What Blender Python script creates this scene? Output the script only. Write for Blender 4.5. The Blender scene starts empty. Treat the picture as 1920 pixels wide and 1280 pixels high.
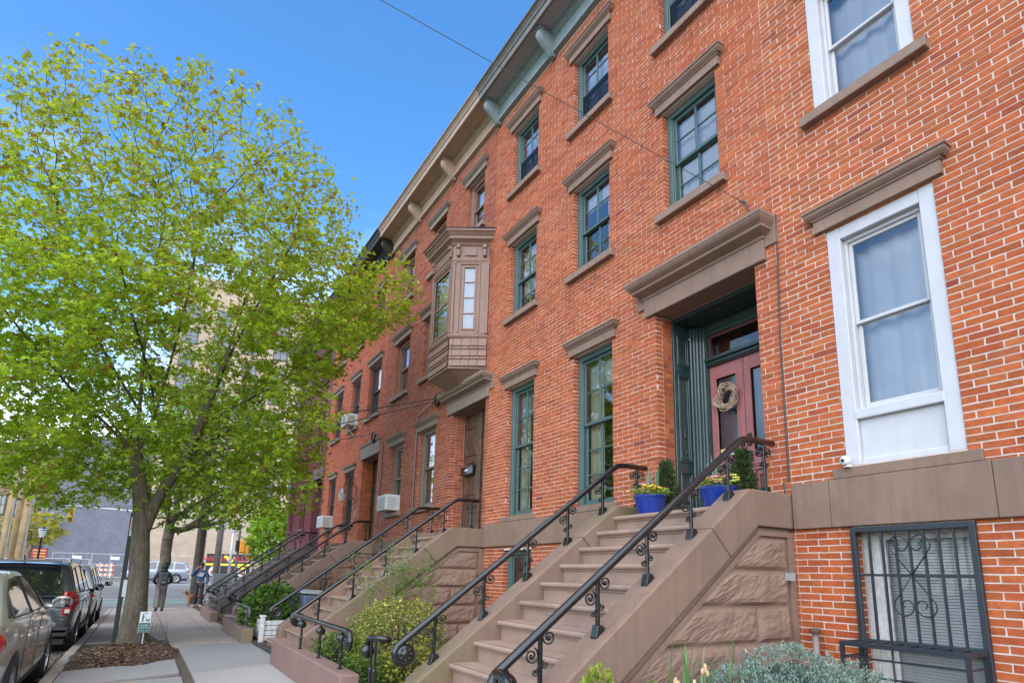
import bpy, math, random
import numpy as np
from mathutils import Vector, Matrix, noise
random.seed(7); rng = np.random.default_rng(7)
R = math.radians
scene = bpy.context.scene
C = scene.collection

# ------------------------------------------------------------------ camera
CAMZ = 1.30
def cam_axes(yaw, pitch, roll):
    cy, sy, cp, sp = math.cos(yaw), math.sin(yaw), math.cos(pitch), math.sin(pitch)
    f = Vector((sy*cp, cy*cp, sp)); r = Vector((cy, -sy, 0)); u = r.cross(f)
    return math.cos(roll)*r + math.sin(roll)*u, -math.sin(roll)*r + math.cos(roll)*u, f
cr, cu, cf = cam_axes(R(32.080), R(11.673), R(1.183))
cam = bpy.data.cameras.new('camera'); camo = bpy.data.objects.new('camera', cam); C.objects.link(camo)
M = Matrix.Identity(4)
for i in range(3):
    M[i][0], M[i][1], M[i][2] = cr[i], cu[i], -cf[i]
M[2][3] = CAMZ
camo.matrix_world = M
cam.sensor_width = 36; cam.lens = 1120.9/1920*36
cam.shift_x = (960-987.55)/1920; cam.shift_y = (846.3-640)/1920
cam.clip_start = .05; cam.clip_end = 3000
scene.camera = camo

# ------------------------------------------------------------------ sky, sun, exposure
SUN_AZ, SUN_EL = R(218), R(46)          # azimuth from +Y towards +X; the light comes from behind the camera, over the street
world = bpy.data.worlds.new('World'); scene.world = world; world.use_nodes = True
wn, wl = world.node_tree.nodes, world.node_tree.links
wn.clear()
wout = wn.new('ShaderNodeOutputWorld'); wbg = wn.new('ShaderNodeBackground'); wbg.inputs[1].default_value = .085
sky = wn.new('ShaderNodeTexSky'); sky.sky_type = 'NISHITA'; sky.sun_disc = False
sky.sun_elevation = SUN_EL; sky.sun_rotation = SUN_AZ
sky.air_density = 1.0; sky.dust_density = .2; sky.ozone_density = 2.2; sky.altitude = 0
hs = wn.new('ShaderNodeHueSaturation'); hs.inputs['Saturation'].default_value = 1.26
wl.new(sky.outputs[0], hs.inputs['Color'])
tc = wn.new('ShaderNodeTexCoord')
mp = wn.new('ShaderNodeMapping'); mp.inputs['Scale'].default_value = (1.0, 1.0, 2.6); mp.inputs['Location'].default_value = (4.2, .9, 2.0)
nz = wn.new('ShaderNodeTexNoise'); nz.inputs['Scale'].default_value = 2.6; nz.inputs['Detail'].default_value = 9; nz.inputs['Roughness'].default_value = .58
cr_ = wn.new('ShaderNodeValToRGB'); cr_.color_ramp.elements[0].position = .46; cr_.color_ramp.elements[1].position = .68
cr_.color_ramp.elements[1].color = (.85, .85, .85, 1)
# more cloud towards the horizon, clear overhead
sep = wn.new('ShaderNodeSeparateXYZ')
mr = wn.new('ShaderNodeMapRange'); mr.inputs[1].default_value = .16; mr.inputs[2].default_value = .58; mr.inputs[3].default_value = 1; mr.inputs[4].default_value = .02
mul = wn.new('ShaderNodeMath'); mul.operation = 'MULTIPLY'
mix = wn.new('ShaderNodeMixRGB'); mix.inputs[2].default_value = (7.2, 7.5, 8.0, 1)
wl.new(tc.outputs['Generated'], mp.inputs[0]); wl.new(mp.outputs[0], nz.inputs[0]); wl.new(nz.outputs[0], cr_.inputs[0])
wl.new(tc.outputs['Generated'], sep.inputs[0]); wl.new(sep.outputs[2], mr.inputs[0])
wl.new(cr_.outputs[0], mul.inputs[0]); wl.new(mr.outputs[0], mul.inputs[1]); wl.new(mul.outputs[0], mix.inputs[0])
wl.new(hs.outputs[0], mix.inputs[1]); wl.new(mix.outputs[0], wbg.inputs[0]); wl.new(wbg.outputs[0], wout.inputs[0])

sun = bpy.data.lights.new('sun', 'SUN'); sun.energy = 1.25; sun.angle = R(100); sun.color = (1, .92, .80)
suno = bpy.data.objects.new('sun', sun); C.objects.link(suno); suno.location = (-10, -10, 30)
sd = Vector((math.sin(SUN_AZ)*math.cos(SUN_EL), math.cos(SUN_AZ)*math.cos(SUN_EL), math.sin(SUN_EL)))
suno.rotation_euler = sd.to_track_quat('Z', 'Y').to_euler()

vs = scene.view_settings
vs.view_transform = 'Standard'; vs.look = 'None'; vs.gamma = 1; vs.use_curve_mapping = False
vs.exposure = 2.12
scene.render.engine = 'CYCLES'
scene.cycles.use_denoising = True
scene.cycles.max_bounces = 7; scene.cycles.diffuse_bounces = 3; scene.cycles.glossy_bounces = 4; scene.cycles.transparent_max_bounces = 12
scene.cycles.sample_clamp_indirect = 6
scene.cycles.caustics_reflective = False; scene.cycles.caustics_refractive = False

# ------------------------------------------------------------------ mesh helpers
class MB:
    """collects shapes for ONE mesh object"""
    def __init__(s): s.v = []; s.f = []; s.c = None
    def add(s, vs, fs):
        n = len(s.v); s.v.extend([tuple(p) for p in vs]); s.f.extend([tuple(i+n for i in f) for f in fs]); return s
    def box(s, x0, x1, y0, y1, z0, z1):
        if x0 > x1: x0, x1 = x1, x0
        if y0 > y1: y0, y1 = y1, y0
        if z0 > z1: z0, z1 = z1, z0
        return s.add([(x0,y0,z0),(x1,y0,z0),(x1,y1,z0),(x0,y1,z0),(x0,y0,z1),(x1,y0,z1),(x1,y1,z1),(x0,y1,z1)],
              [(0,3,2,1),(4,5,6,7),(0,1,5,4),(1,2,6,5),(2,3,7,6),(3,0,4,7)])
    def obox(s, c, size, rz=0, rx=0, ry=0):
        m = Matrix.Translation(c) @ Matrix.Rotation(rz,4,'Z') @ Matrix.Rotation(ry,4,'Y') @ Matrix.Rotation(rx,4,'X')
        a, b, d = size[0]/2, size[1]/2, size[2]/2
        vs = [m @ Vector(p) for p in ((-a,-b,-d),(a,-b,-d),(a,b,-d),(-a,b,-d),(-a,-b,d),(a,-b,d),(a,b,d),(-a,b,d))]
        return s.add(vs, [(0,3,2,1),(4,5,6,7),(0,1,5,4),(1,2,6,5),(2,3,7,6),(3,0,4,7)])
    def frustum(s, xf, y0, y1, z0, p0, e0, z1, p1, e1, back=.06):
        """moulding course on a wall facing -X at xf: projection p and end overhang e at bottom and top"""
        return s.add([(xf+back,y0-e0,z0),(xf-p0,y0-e0,z0),(xf-p0,y1+e0,z0),(xf+back,y1+e0,z0),
                      (xf+back,y0-e1,z1),(xf-p1,y0-e1,z1),(xf-p1,y1+e1,z1),(xf+back,y1+e1,z1)],
              [(0,1,2,3)[::-1],(4,5,6,7),(0,4,5,1)[::-1],(1,5,6,2)[::-1],(2,6,7,3)[::-1],(3,7,4,0)[::-1]])
    def prism(s, pts, axis, a0, a1):
        """polygon extruded along an axis; pts are the two other coordinates in xyz order"""
        n = len(pts)
        def P(p, a):
            if axis == 'x': return (a, p[0], p[1])
            if axis == 'y': return (p[0], a, p[1])
            return (p[0], p[1], a)
        vs = [P(p, a0) for p in pts] + [P(p, a1) for p in pts]
        fs = [tuple(range(n))[::-1], tuple(range(n, 2*n))] + [(i, (i+1) % n, n+(i+1) % n, n+i) for i in range(n)]
        return s.add(vs, fs)
    def tube(s, pts, r, n=8, cap=True, squash=None):
        pts = [Vector(p) for p in pts]; k = len(pts)
        rs = r if isinstance(r, (list, tuple, np.ndarray)) else [r]*k
        base = len(s.v); up = None
        for i in range(k):
            t = (pts[min(i+1,k-1)] - pts[max(i-1,0)])
            t = t.normalized() if t.length > 1e-9 else Vector((0,0,1))
            if up is None: up = Vector((0,0,1)) if abs(t.z) < .9 else Vector((1,0,0))
            a = t.cross(up)
            if a.length < 1e-4: a = t.cross(Vector((1,0,0)) if abs(t.x) < .9 else Vector((0,1,0)))
            a.normalize(); b = a.cross(t).normalized(); up = b
            for j in range(n):
                th = 2*math.pi*j/n + (math.pi/4 if n == 4 else 0)
                s.v.append(tuple(pts[i] + (a*math.cos(th)*(squash or 1) + b*math.sin(th))*rs[i]))
        for i in range(k-1):
            for j in range(n):
                s.f.append((base+i*n+j, base+i*n+(j+1) % n, base+(i+1)*n+(j+1) % n, base+(i+1)*n+j))
        if cap:
            s.f.append(tuple(base+j for j in range(n))[::-1]); s.f.append(tuple(base+(k-1)*n+j for j in range(n)))
        return s
    def lathe(s, prof, c=(0,0,0), n=20, axis='z', cap=True):
        base = len(s.v)
        for (r, h) in prof:
            for j in range(n):
                th = 2*math.pi*j/n; a, b = r*math.cos(th), r*math.sin(th)
                p = (a,b,h) if axis == 'z' else ((h,a,b) if axis == 'x' else (b,h,a))
                s.v.append((c[0]+p[0], c[1]+p[1], c[2]+p[2]))
        for i in range(len(prof)-1):
            for j in range(n):
                s.f.append((base+i*n+j, base+i*n+(j+1) % n, base+(i+1)*n+(j+1) % n, base+(i+1)*n+j))
        if cap:
            s.f.append(tuple(base+j for j in range(n))[::-1]); e = base+(len(prof)-1)*n; s.f.append(tuple(e+j for j in range(n)))
        return s
    def ball(s, c, r, n=10, m=7):
        rr = r if isinstance(r, (tuple, list)) else (r, r, r)
        base = len(s.v)
        for i in range(m+1):
            ph = math.pi*i/m
            for j in range(n):
                th = 2*math.pi*j/n
                s.v.append((c[0]+rr[0]*math.sin(ph)*math.cos(th), c[1]+rr[1]*math.sin(ph)*math.sin(th), c[2]-rr[2]*math.cos(ph)))
        for i in range(m):
            for j in range(n):
                s.f.append((base+i*n+j, base+i*n+(j+1) % n, base+(i+1)*n+(j+1) % n, base+(i+1)*n+j))
        return s
    def quad(s, a, b, c, d): return s.add([a,b,c,d], [(0,1,2,3)])
    def xf(s, m):
        s.v = [tuple(m @ Vector(p)) for p in s.v]; return s
    def mesh(s, name, off=(0,0,0), smooth=False):
        me = bpy.data.meshes.new(name)
        me.from_pydata([(p[0]-off[0], p[1]-off[1], p[2]-off[2]) for p in s.v], [], s.f)
        if smooth:
            me.polygons.foreach_set('use_smooth', [True]*len(me.polygons))
        me.update(); return me
    def build(s, name, mat, parent=None, smooth=False, bevel=0, off=None, angle=None, seg=1):
        o = (0,0,0) if off is None else off
        if off is None and parent is not None: o = root_loc(parent)
        me = s.mesh(name, o, smooth); return link(name, me, mat, parent, bevel, angle, seg)

ROOT = {}
def root_loc(o):
    while o.parent is not None: o = o.parent
    return ROOT.get(o.name, (0,0,0))
def link(name, me, mat, parent=None, bevel=0, angle=None, seg=1):
    o = bpy.data.objects.new(name, me); C.objects.link(o)
    if mat is not None and len(me.materials) == 0: me.materials.append(mat)
    if parent is not None: o.parent = parent
    if bevel:
        b = o.modifiers.new('bevel', 'BEVEL'); b.width = bevel; b.segments = seg; b.limit_method = 'ANGLE'; b.angle_limit = R(35)
    if angle:
        me.set_sharp_from_angle(angle=R(angle))
    return o
def thing(name, label, cat, loc=(0,0,0), rz=0, group=None):
    o = bpy.data.objects.new(name, None); C.objects.link(o); o.empty_display_size = .2
    o.location = loc; o.rotation_euler = (0,0,rz); ROOT[o.name] = tuple(loc)
    return tag(o, label, cat, group)
def tag(o, label=None, cat=None, group=None, kind=None):
    if label: o['label'] = label
    if cat: o['category'] = cat
    if group: o['group'] = group
    if kind: o['kind'] = kind
    return o
def np_mesh(name, V, F, col=None, smooth=False):
    """mesh from arrays; F is (n,k)"""
    V = np.asarray(V, dtype=np.float32); F = np.asarray(F, dtype=np.int32); k = F.shape[1]
    me = bpy.data.meshes.new(name)
    me.vertices.add(len(V)); me.vertices.foreach_set('co', V.ravel())
    me.loops.add(F.size); me.loops.foreach_set('vertex_index', F.ravel())
    me.polygons.add(len(F)); me.polygons.foreach_set('loop_start', np.arange(0, F.size, k, dtype=np.int32))
    me.polygons.foreach_set('use_smooth', np.full(len(F), bool(smooth)))
    me.update(calc_edges=True)
    if col is not None:
        at = me.attributes.new('Col', 'FLOAT_COLOR', 'FACE')
        c4 = np.ones((len(F), 4), dtype=np.float32); c4[:, :3] = col; at.data.foreach_set('color', c4.ravel())
    return me

# ------------------------------------------------------------------ materials
MATS = {}
def nodes_of(name):
    m = bpy.data.materials.new(name); m.use_nodes = True; nt = m.node_tree
    b = nt.nodes['Principled BSDF']; return m, nt, b
def mixrgb(nt, fac, a, b, mode='MIX'):
    n = nt.nodes.new('ShaderNodeMixRGB'); n.blend_type = mode
    for sock, val in ((n.inputs[0], fac), (n.inputs[1], a), (n.inputs[2], b)):
        if hasattr(val, 'is_linked') or hasattr(val, 'links'): nt.links.new(val, sock)
        elif isinstance(val, (int, float)): sock.default_value = val
        else: sock.default_value = tuple(val)+((1,) if len(val) == 3 else ())
    return n.outputs[0]
def noise_tex(nt, scale, detail=4, rough=.55, vec=None, stretch=None, coord='Object'):
    n = nt.nodes.new('ShaderNodeTexNoise'); n.inputs['Scale'].default_value = scale; n.inputs['Detail'].default_value = detail; n.inputs['Roughness'].default_value = rough
    if vec is None:
        t = nt.nodes.new('ShaderNodeNewGeometry').outputs['Position'] if coord == 'World' else nt.nodes.new('ShaderNodeTexCoord').outputs[coord]
        vec = t
    if stretch:
        mp = nt.nodes.new('ShaderNodeMapping'); mp.inputs['Scale'].default_value = stretch; nt.links.new(vec, mp.inputs[0]); vec = mp.outputs[0]
    nt.links.new(vec, n.inputs['Vector']); return n.outputs['Fac']
def ramp(nt, fac, stops):
    n = nt.nodes.new('ShaderNodeValToRGB'); e = n.color_ramp.elements
    while len(e) > len(stops): e.remove(e[-1])
    while len(e) < len(stops): e.new(.5)
    for i, (p, c) in enumerate(stops):
        e[i].position = p; e[i].color = tuple(c)+((1,) if len(c) == 3 else ()) if not isinstance(c, (int, float)) else (c, c, c, 1)
    nt.links.new(fac, n.inputs[0]); return n.outputs[0]
def bump(nt, b, h, strength=.3, dist=.01):
    n = nt.nodes.new('ShaderNodeBump'); n.inputs['Strength'].default_value = strength; n.inputs['Distance'].default_value = dist
    nt.links.new(h, n.inputs['Height']); nt.links.new(n.outputs[0], b.inputs['Normal'])
def mat(name, col, rough=.6, metal=0, var=.12, scale=6, spec=.5, coat=0, bmp=0, bscale=60, stain=None, streak=0, coord='World', fine=0):
    """plain surface: base colour with cloudy variation, optional vertical streaks, stain colour, fine relief"""
    if name in MATS: return MATS[name]
    m, nt, b = nodes_of(name)
    a = noise_tex(nt, scale, 6, .6, coord=coord)
    lo = [c*(1-var) for c in col]; hi = [min(1, c*(1+var)) for c in col]
    c = ramp(nt, a, [(.3, lo), (.7, hi)])
    if streak:
        st = noise_tex(nt, 3, 5, .6, stretch=(5, 5, .35), coord=coord)
        c = mixrgb(nt, ramp(nt, st, [(.45, 0), (.75, streak)]), c, [x*.45 for x in col])
    if stain:
        st = noise_tex(nt, stain[2] if len(stain) > 2 else 1.3, 5, .6, coord=coord)
        c = mixrgb(nt, ramp(nt, st, [(.46, 0), (.68, stain[1])]), c, stain[0])
    if fine:
        fn = noise_tex(nt, 130, 3, .7, coord=coord)
        c = mixrgb(nt, fine, c, ramp(nt, fn, [(.3, [x*.6 for x in col]), (.7, [min(1, x*1.35) for x in col])]))
    nt.links.new(c, b.inputs['Base Color'])
    rn = noise_tex(nt, 14, 4, .6, coord=coord)
    mr = nt.nodes.new('ShaderNodeMapRange'); mr.inputs[3].default_value = max(0, rough-.09); mr.inputs[4].default_value = min(1, rough+.09)
    nt.links.new(rn, mr.inputs[0]); nt.links.new(mr.outputs[0], b.inputs['Roughness'])
    b.inputs['Metallic'].default_value = metal; b.inputs['Specular IOR Level'].default_value = spec
    b.inputs['Coat Weight'].default_value = coat; b.inputs['Coat Roughness'].default_value = .04
    if bmp: bump(nt, b, noise_tex(nt, bscale, 5, .65, coord=coord), bmp, .006)
    MATS[name] = m; return m
def brick_mat(name, fleck=.35, bmp=.55, rough=.82):
    m, nt, b = nodes_of(name)
    at = nt.nodes.new('ShaderNodeAttribute'); at.attribute_name = 'Col'
    n1 = noise_tex(nt, 38, 5, .65, coord='World', stretch=(1, .7, 1.6)); n2 = noise_tex(nt, 9, 4, .6, coord='World'); n3 = noise_tex(nt, 70, 4, .7, coord='World')
    c = mixrgb(nt, 1.0, at.outputs['Color'], ramp(nt, n1, [(.25, (.70,.66,.64)), (.55, (1,1,1)), (.8, (1.18,1.13,1.05))]), 'MULTIPLY')
    c = mixrgb(nt, 1.0, c, ramp(nt, n2, [(.3, (.82,.8,.8)), (.7, (1.12,1.1,1.08))]), 'MULTIPLY')
    c = mixrgb(nt, ramp(nt, n3, [(.60, 0), (.70, fleck)]), c, (.05,.025,.02))
    nl = noise_tex(nt, 1.6, 5, .65, coord='World')       # lime bloom and soot
    c = mixrgb(nt, ramp(nt, nl, [(.58, 0), (.80, .13)]), c, (.42,.25,.18))
    nt.links.new(c, b.inputs['Base Color']); b.inputs['Roughness'].default_value = rough; b.inputs['Specular IOR Level'].default_value = .3
    bump(nt, b, n1, bmp, .006); MATS[name] = m; return m
def glass_mat(name, tint=(.86,.9,.9), refl=1.0, rough=.0):
    """thin window pane: clear, with Fresnel reflection and a little waviness"""
    m = bpy.data.materials.new(name); m.use_nodes = True; nt = m.node_tree; nt.nodes.clear()
    out = nt.nodes.new('ShaderNodeOutputMaterial'); mx = nt.nodes.new('ShaderNodeMixShader')
    tr = nt.nodes.new('ShaderNodeBsdfTransparent'); tr.inputs[0].default_value = (*tint, 1)
    gl = nt.nodes.new('ShaderNodeBsdfGlossy'); gl.inputs['Roughness'].default_value = rough; gl.inputs[0].default_value = (.96,.98,1,1)
    fr = nt.nodes.new('ShaderNodeFresnel'); fr.inputs[0].default_value = 1.62
    ml = nt.nodes.new('ShaderNodeMath'); ml.operation = 'MULTIPLY'; ml.inputs[1].default_value = 1.7*refl; ml.use_clamp = True
    nzz = noise_tex(nt, 2.2, 2, .5, coord='World'); bp = nt.nodes.new('ShaderNodeBump'); bp.inputs['Strength'].default_value = .10; bp.inputs['Distance'].default_value = .05
    nt.links.new(nzz, bp.inputs['Height']); nt.links.new(bp.outputs[0], gl.inputs['Normal'])
    nt.links.new(fr.outputs[0], ml.inputs[0]); nt.links.new(ml.outputs[0], mx.inputs[0])
    nt.links.new(tr.outputs[0], mx.inputs[1]); nt.links.new(gl.outputs[0], mx.inputs[2]); nt.links.new(mx.outputs[0], out.inputs[0])
    MATS[name] = m; return m
def leaf_mat(name, trans=.45, rough=.5, spec=.3, gain=1.0):
    m = bpy.data.materials.new(name); m.use_nodes = True; nt = m.node_tree
    b = nt.nodes['Principled BSDF']; out = nt.nodes['Material Output']
    at = nt.nodes.new('ShaderNodeAttribute'); at.attribute_name = 'Col'
    nt.links.new(at.outputs['Color'], b.inputs['Base Color']); b.inputs['Roughness'].default_value = rough; b.inputs['Specular IOR Level'].default_value = spec
    tl = nt.nodes.new('ShaderNodeBsdfTranslucent'); mx = nt.nodes.new('ShaderNodeMixShader'); mx.inputs[0].default_value = trans
    cc = mixrgb(nt, 1.0, at.outputs['Color'], (1.35*gain, 1.25*gain, .55*gain), 'MULTIPLY'); nt.links.new(cc, tl.inputs[0])
    nt.links.new(b.outputs[0], mx.inputs[1]); nt.links.new(tl.outputs[0], mx.inputs[2]); nt.links.new(mx.outputs[0], out.inputs[0])
    MATS[name] = m; return m
def flat(name, col, rough=.5, metal=0, coat=0, spec=.5, emit=0):
    if name in MATS: return MATS[name]
    m, nt, b = nodes_of(name)
    n = noise_tex(nt, 25, 3, .6); c = ramp(nt, n, [(.3, [x*.93 for x in col]), (.7, [min(1, x*1.06) for x in col])])
    nt.links.new(c, b.inputs['Base Color']); b.inputs['Roughness'].default_value = rough; b.inputs['Metallic'].default_value = metal
    b.inputs['Coat Weight'].default_value = coat; b.inputs['Coat Roughness'].default_value = .03; b.inputs['Specular IOR Level'].default_value = spec
    if emit: b.inputs['Emission Strength'].default_value = emit; nt.links.new(c, b.inputs['Emission Color'])
    MATS[name] = m; return m

BRICK = brick_mat('brick'); BRICK_PAINT = brick_mat('painted_brick', .12, .3, .6)
MORTAR_A = mat('mortar_white', (.62,.54,.47), .9, var=.12, scale=20, bmp=.5, bscale=90)
MORTAR_B = mat('mortar_pink', (.72,.57,.48), .9, var=.14, scale=16, bmp=.4, bscale=90)
MORTAR_C = mat('mortar_tan', (.56,.44,.37), .9, var=.14, scale=16, bmp=.4)
MORTAR_E = mat('mortar_plum', (.13,.04,.05), .7)
STONE = mat('brownstone', (.235,.152,.108), .8, var=.18, scale=3, streak=.55, stain=((.15,.105,.078), .6, 1.7), bmp=.35, bscale=70, fine=.35)
STONE_MOSS = mat('brownstone_mossy', (.225,.150,.108), .82, var=.16, scale=3, streak=.4, bmp=.4, bscale=60, stain=((.115,.120,.038), .95, 1.0), fine=.35)
STONE_TRIM = mat('brownstone_trim', (.265,.172,.126), .78, var=.15, scale=4, streak=.45, bmp=.3, bscale=80, fine=.3)
STONE_GREY = mat('grey_stone_trim', (.245,.19,.145), .8, var=.15, scale=4, streak=.4, bmp=.3, fine=.3)
STONE_ROCK = mat('rock_faced_brownstone', (.25,.158,.115), .8, var=.24, scale=4, bmp=.85, bscale=28, stain=((.30,.22,.15), .4, 1.6), fine=.5)
STONE_TREAD = mat('stone_tread', (.32,.22,.165), .75, var=.14, scale=5, bmp=.3, stain=((.17,.12,.09), .7, 2.2), fine=.35)
STONE_DARK = mat('dark_stone', (.10,.085,.08), .7, var=.2, scale=4, bmp=.2)
TEAL = mat('teal_paint', (.068,.122,.116), .42, var=.10, scale=5, bmp=.06, streak=.2)
TEAL_CORN = mat('blue_grey_paint', (.24,.305,.315), .6, var=.10, scale=4, streak=.35, bmp=.1)
SOFFIT = mat('grey_soffit_paint', (.36,.35,.345), .7, var=.08)
WHITE = mat('white_paint', (.54,.54,.55), .45, var=.05, scale=5, streak=.12, bmp=.04)
WHITE_OLD = mat('worn_white_paint', (.66,.65,.63), .65, var=.22, scale=18, streak=.6, bmp=.3)
BROWN_PAINT = mat('brown_paint', (.23,.138,.10), .55, var=.10, scale=5, streak=.3, bmp=.08)
TAN_PAINT = mat('tan_cornice_paint', (.46,.335,.25), .6, var=.10, scale=4, streak=.35, bmp=.08)
BRONZE = mat('dark_window_frame', (.05,.04,.037), .5, var=.15)
TAUPE = mat('taupe_window_frame', (.20,.165,.13), .55, var=.12, streak=.2)
PLUM = mat('plum_window_frame', (.09,.03,.035), .5, var=.12)
GREEN_DOOR = mat('dark_green_gloss_paint', (.026,.052,.048), .22, var=.15, coat=.3, bmp=.03)
RED_DOOR = mat('dusty_red_paint', (.37,.135,.125), .42, var=.12, streak=.2, bmp=.05)
WOOD_DARK = mat('weathered_dark_wood', (.11,.062,.036), .55, var=.45, scale=7, streak=.6, bmp=.4, bscale=40)
IRON = flat('black_gloss_iron', (.009,.009,.010), .30, coat=.35)
IRON_GREY = flat('blue_black_iron', (.022,.027,.035), .45)
IRON_OLD = flat('grey_worn_iron', (.09,.085,.08), .5)
GLASS = glass_mat('window_glass', (.97,.98,.98), 1.5); GLASS_B = glass_mat('basement_glass', (.97,.98,.98), .45); GLASS_DIM = glass_mat('dim_glass', (.45,.5,.5), 1.0)
CURTAIN = mat('white_curtain', (.82,.83,.86), .8, var=.06, scale=3)
CURTAIN_G = mat('sage_curtain', (.58,.58,.42), .85, var=.08, scale=3)
SHADE_W = mat('cream_roller_shade', (.85,.82,.76), .8, var=.04)
BLIND = mat('grey_blind', (.74,.75,.75), .55, var=.06)
SCREEN = mat('insect_screen', (.09,.09,.10), .7, var=.1)
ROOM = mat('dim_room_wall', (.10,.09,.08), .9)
# ------------------------------------------------------------------ ground
XF = 5.10                     # facade plane, facing -X
def zb(y): return float(np.interp(y, [-20, 0, 10, 15.6, 21.6, 26, 30, 60, 100, 140], [.03, .03, .03, -.05, -.09, -.16, -.2, -.1, 0, 0]))
def zg(x, y): return zb(y) - .045*(1.9-min(x, 1.9))
KX = -.76                      # street face of the kerb is at KX-.16
def zroad(y):
    if y <= 30: return zg(KX, y) - .13
    return float(np.interp(y, [30, 58, 82, 140], [zg(KX, 30)-.13, .08, .10, .10]))
CROSS0, CROSS1 = 30.0, 86.0    # the avenue beyond the corner

ASPHALT = mat('asphalt', (.165,.150,.136), .88, var=.22, scale=2.2, bmp=.5, bscale=90, stain=((.105,.095,.087), .7, .8), fine=.5)
CONC_NEW = mat('grey_concrete', (.27,.265,.26), .85, var=.14, scale=1.8, bmp=.35, bscale=70, stain=((.19,.185,.18), .75, .9), fine=.3)
CONC_LIGHT = mat('pale_concrete', (.33,.31,.29), .85, var=.14, scale=1.8, bmp=.35, bscale=70, stain=((.22,.205,.19), .75, .9), fine=.3)
CONC_OLD = mat('brownish_concrete', (.345,.285,.235), .88, var=.16, scale=1.5, bmp=.4, bscale=60, stain=((.23,.19,.155), .8, .7), fine=.35)
CONC_DIRT = mat('dirty_concrete', (.30,.255,.215), .9, var=.22, scale=2.4, bmp=.5, bscale=50, stain=((.12,.085,.06), .8, 1.4), fine=.4)
JOINT = mat('joint_dirt', (.085,.065,.05), .95, var=.3, scale=12)
SOIL = mat('garden_soil', (.07,.048,.035), .95, var=.35, scale=9, bmp=.8, bscale=30)
MULCH = mat('bark_mulch', (.085,.048,.032), .95, var=.5, scale=16, bmp=.9, bscale=36, stain=((.06,.04,.03), .7, 4))
KERB = mat('kerb_stone', (.33,.29,.255), .85, var=.18, scale=3, bmp=.4, stain=((.16,.12,.09), .7, 1.8), fine=.3)

b = MB(); b.box(-900, 900, -900, 900, -1.2, -.9); g = b.build('ground', mat('far_ground', (.16,.15,.14), .9)); tag(g, kind='structure')
# road along the row, as a strip that follows the grade, and the avenue beyond
b = MB(); ys = list(np.arange(-30, CROSS0+.1, 2.0))
for a, c in zip(ys[:-1], ys[1:]):
    b.quad((-12, a, zroad(a)), (KX-.1, a, zroad(a)), (KX-.1, c, zroad(c)), (-12, c, zroad(c)))
ys = list(np.arange(CROSS0, 130.1, 5.0))
for a, c in zip(ys[:-1], ys[1:]):
    b.quad((-120, a, zroad(a)), (140, a, zroad(a)), (140, c, zroad(c)), (-120, c, zroad(c)))
road = b.build('road', ASPHALT); tag(road, kind='structure')
GREENP = mat('green_lane_paint', (.17,.23,.175), .8, var=.2, scale=2, bmp=.3, stain=((.2,.19,.17), .8, 1.2))
WHITEP = mat('road_marking_paint', (.55,.53,.48), .8, var=.2, scale=3, stain=((.2,.19,.18), .8, 2))
def road_patch(name, x0, x1, y0, y1, m, lift=.005):
    b = MB(); ys = np.linspace(y0, y1, max(2, int((y1-y0)/2)+1))
    for a, c in zip(ys[:-1], ys[1:]):
        b.quad((x0, a, zroad(a)+lift), (x1, a, zroad(a)+lift), (x1, c, zroad(c)+lift), (x0, c, zroad(c)+lift))
    return b.build(name, m, road)
road_patch('bike_lane_paint', -40, 60, 33.5, 36.5, GREENP); road_patch('bike_lane_paint', -40, 60, 50.5, 52.0, GREENP)
for y in (32.8, 37.2, 49.8): road_patch('road_line', -40, 60, y, y+.22, WHITEP)
road_patch('asphalt_patch', -30, 60, 53, 62, mat('pale_asphalt', (.26,.25,.24), .85, var=.15, scale=1, fine=.4))
for k in range(6): road_patch('crossing_bar', -8+k*1.15, -7.45+k*1.15, 27.6, 29.6, WHITEP)

# sidewalk: one bed sheet with separate concrete slabs on it
b = MB(); ys = list(np.arange(-24, CROSS0+.1, 1.5))
for a, c in zip(ys[:-1], ys[1:]):
    b.quad((KX, a, zg(KX,a)-.03), (2.3, a, zg(2.3,a)-.03), (2.3, c, zg(2.3,c)-.03), (KX, c, zg(KX,c)-.03))
    b.quad((KX, a, zg(KX,a)-.03), (KX, c, zg(KX,c)-.03), (KX, c, -.9), (KX, a, -.9))
walk = b.build('sidewalk', JOINT); tag(walk, kind='structure')
def slab(x0, x1, y0, y1, m, gap=.008, tilt=None, skew=0.0, name='paving_slab'):
    t = tilt or [random.uniform(-.004, .004) for _ in range(4)]
    b = MB(); g_ = gap
    c = [(x0+g_, y0+g_), (x1-g_, y0+g_+skew), (x1-g_, y1-g_+skew), (x0+g_, y1-g_)]
    top = [(p[0], p[1], zg(p[0], p[1])+t[i]) for i, p in enumerate(c)]; bot = [(p[0], p[1], p[2]-.06) for p in top]
    b.add(bot+top, [(0,3,2,1),(4,5,6,7),(0,1,5,4),(1,2,6,5),(2,3,7,6),(3,0,4,7)])
    return b.build(name, m, walk, bevel=.006)
rows = [-9.5, -5.8, -2.1, 1.6, 5.3, 9.15, 12.75, 14.7, 16.6, 18.5, 20.4, 22.3, 24.2, 26.1, 28.0, 29.9]
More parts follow.
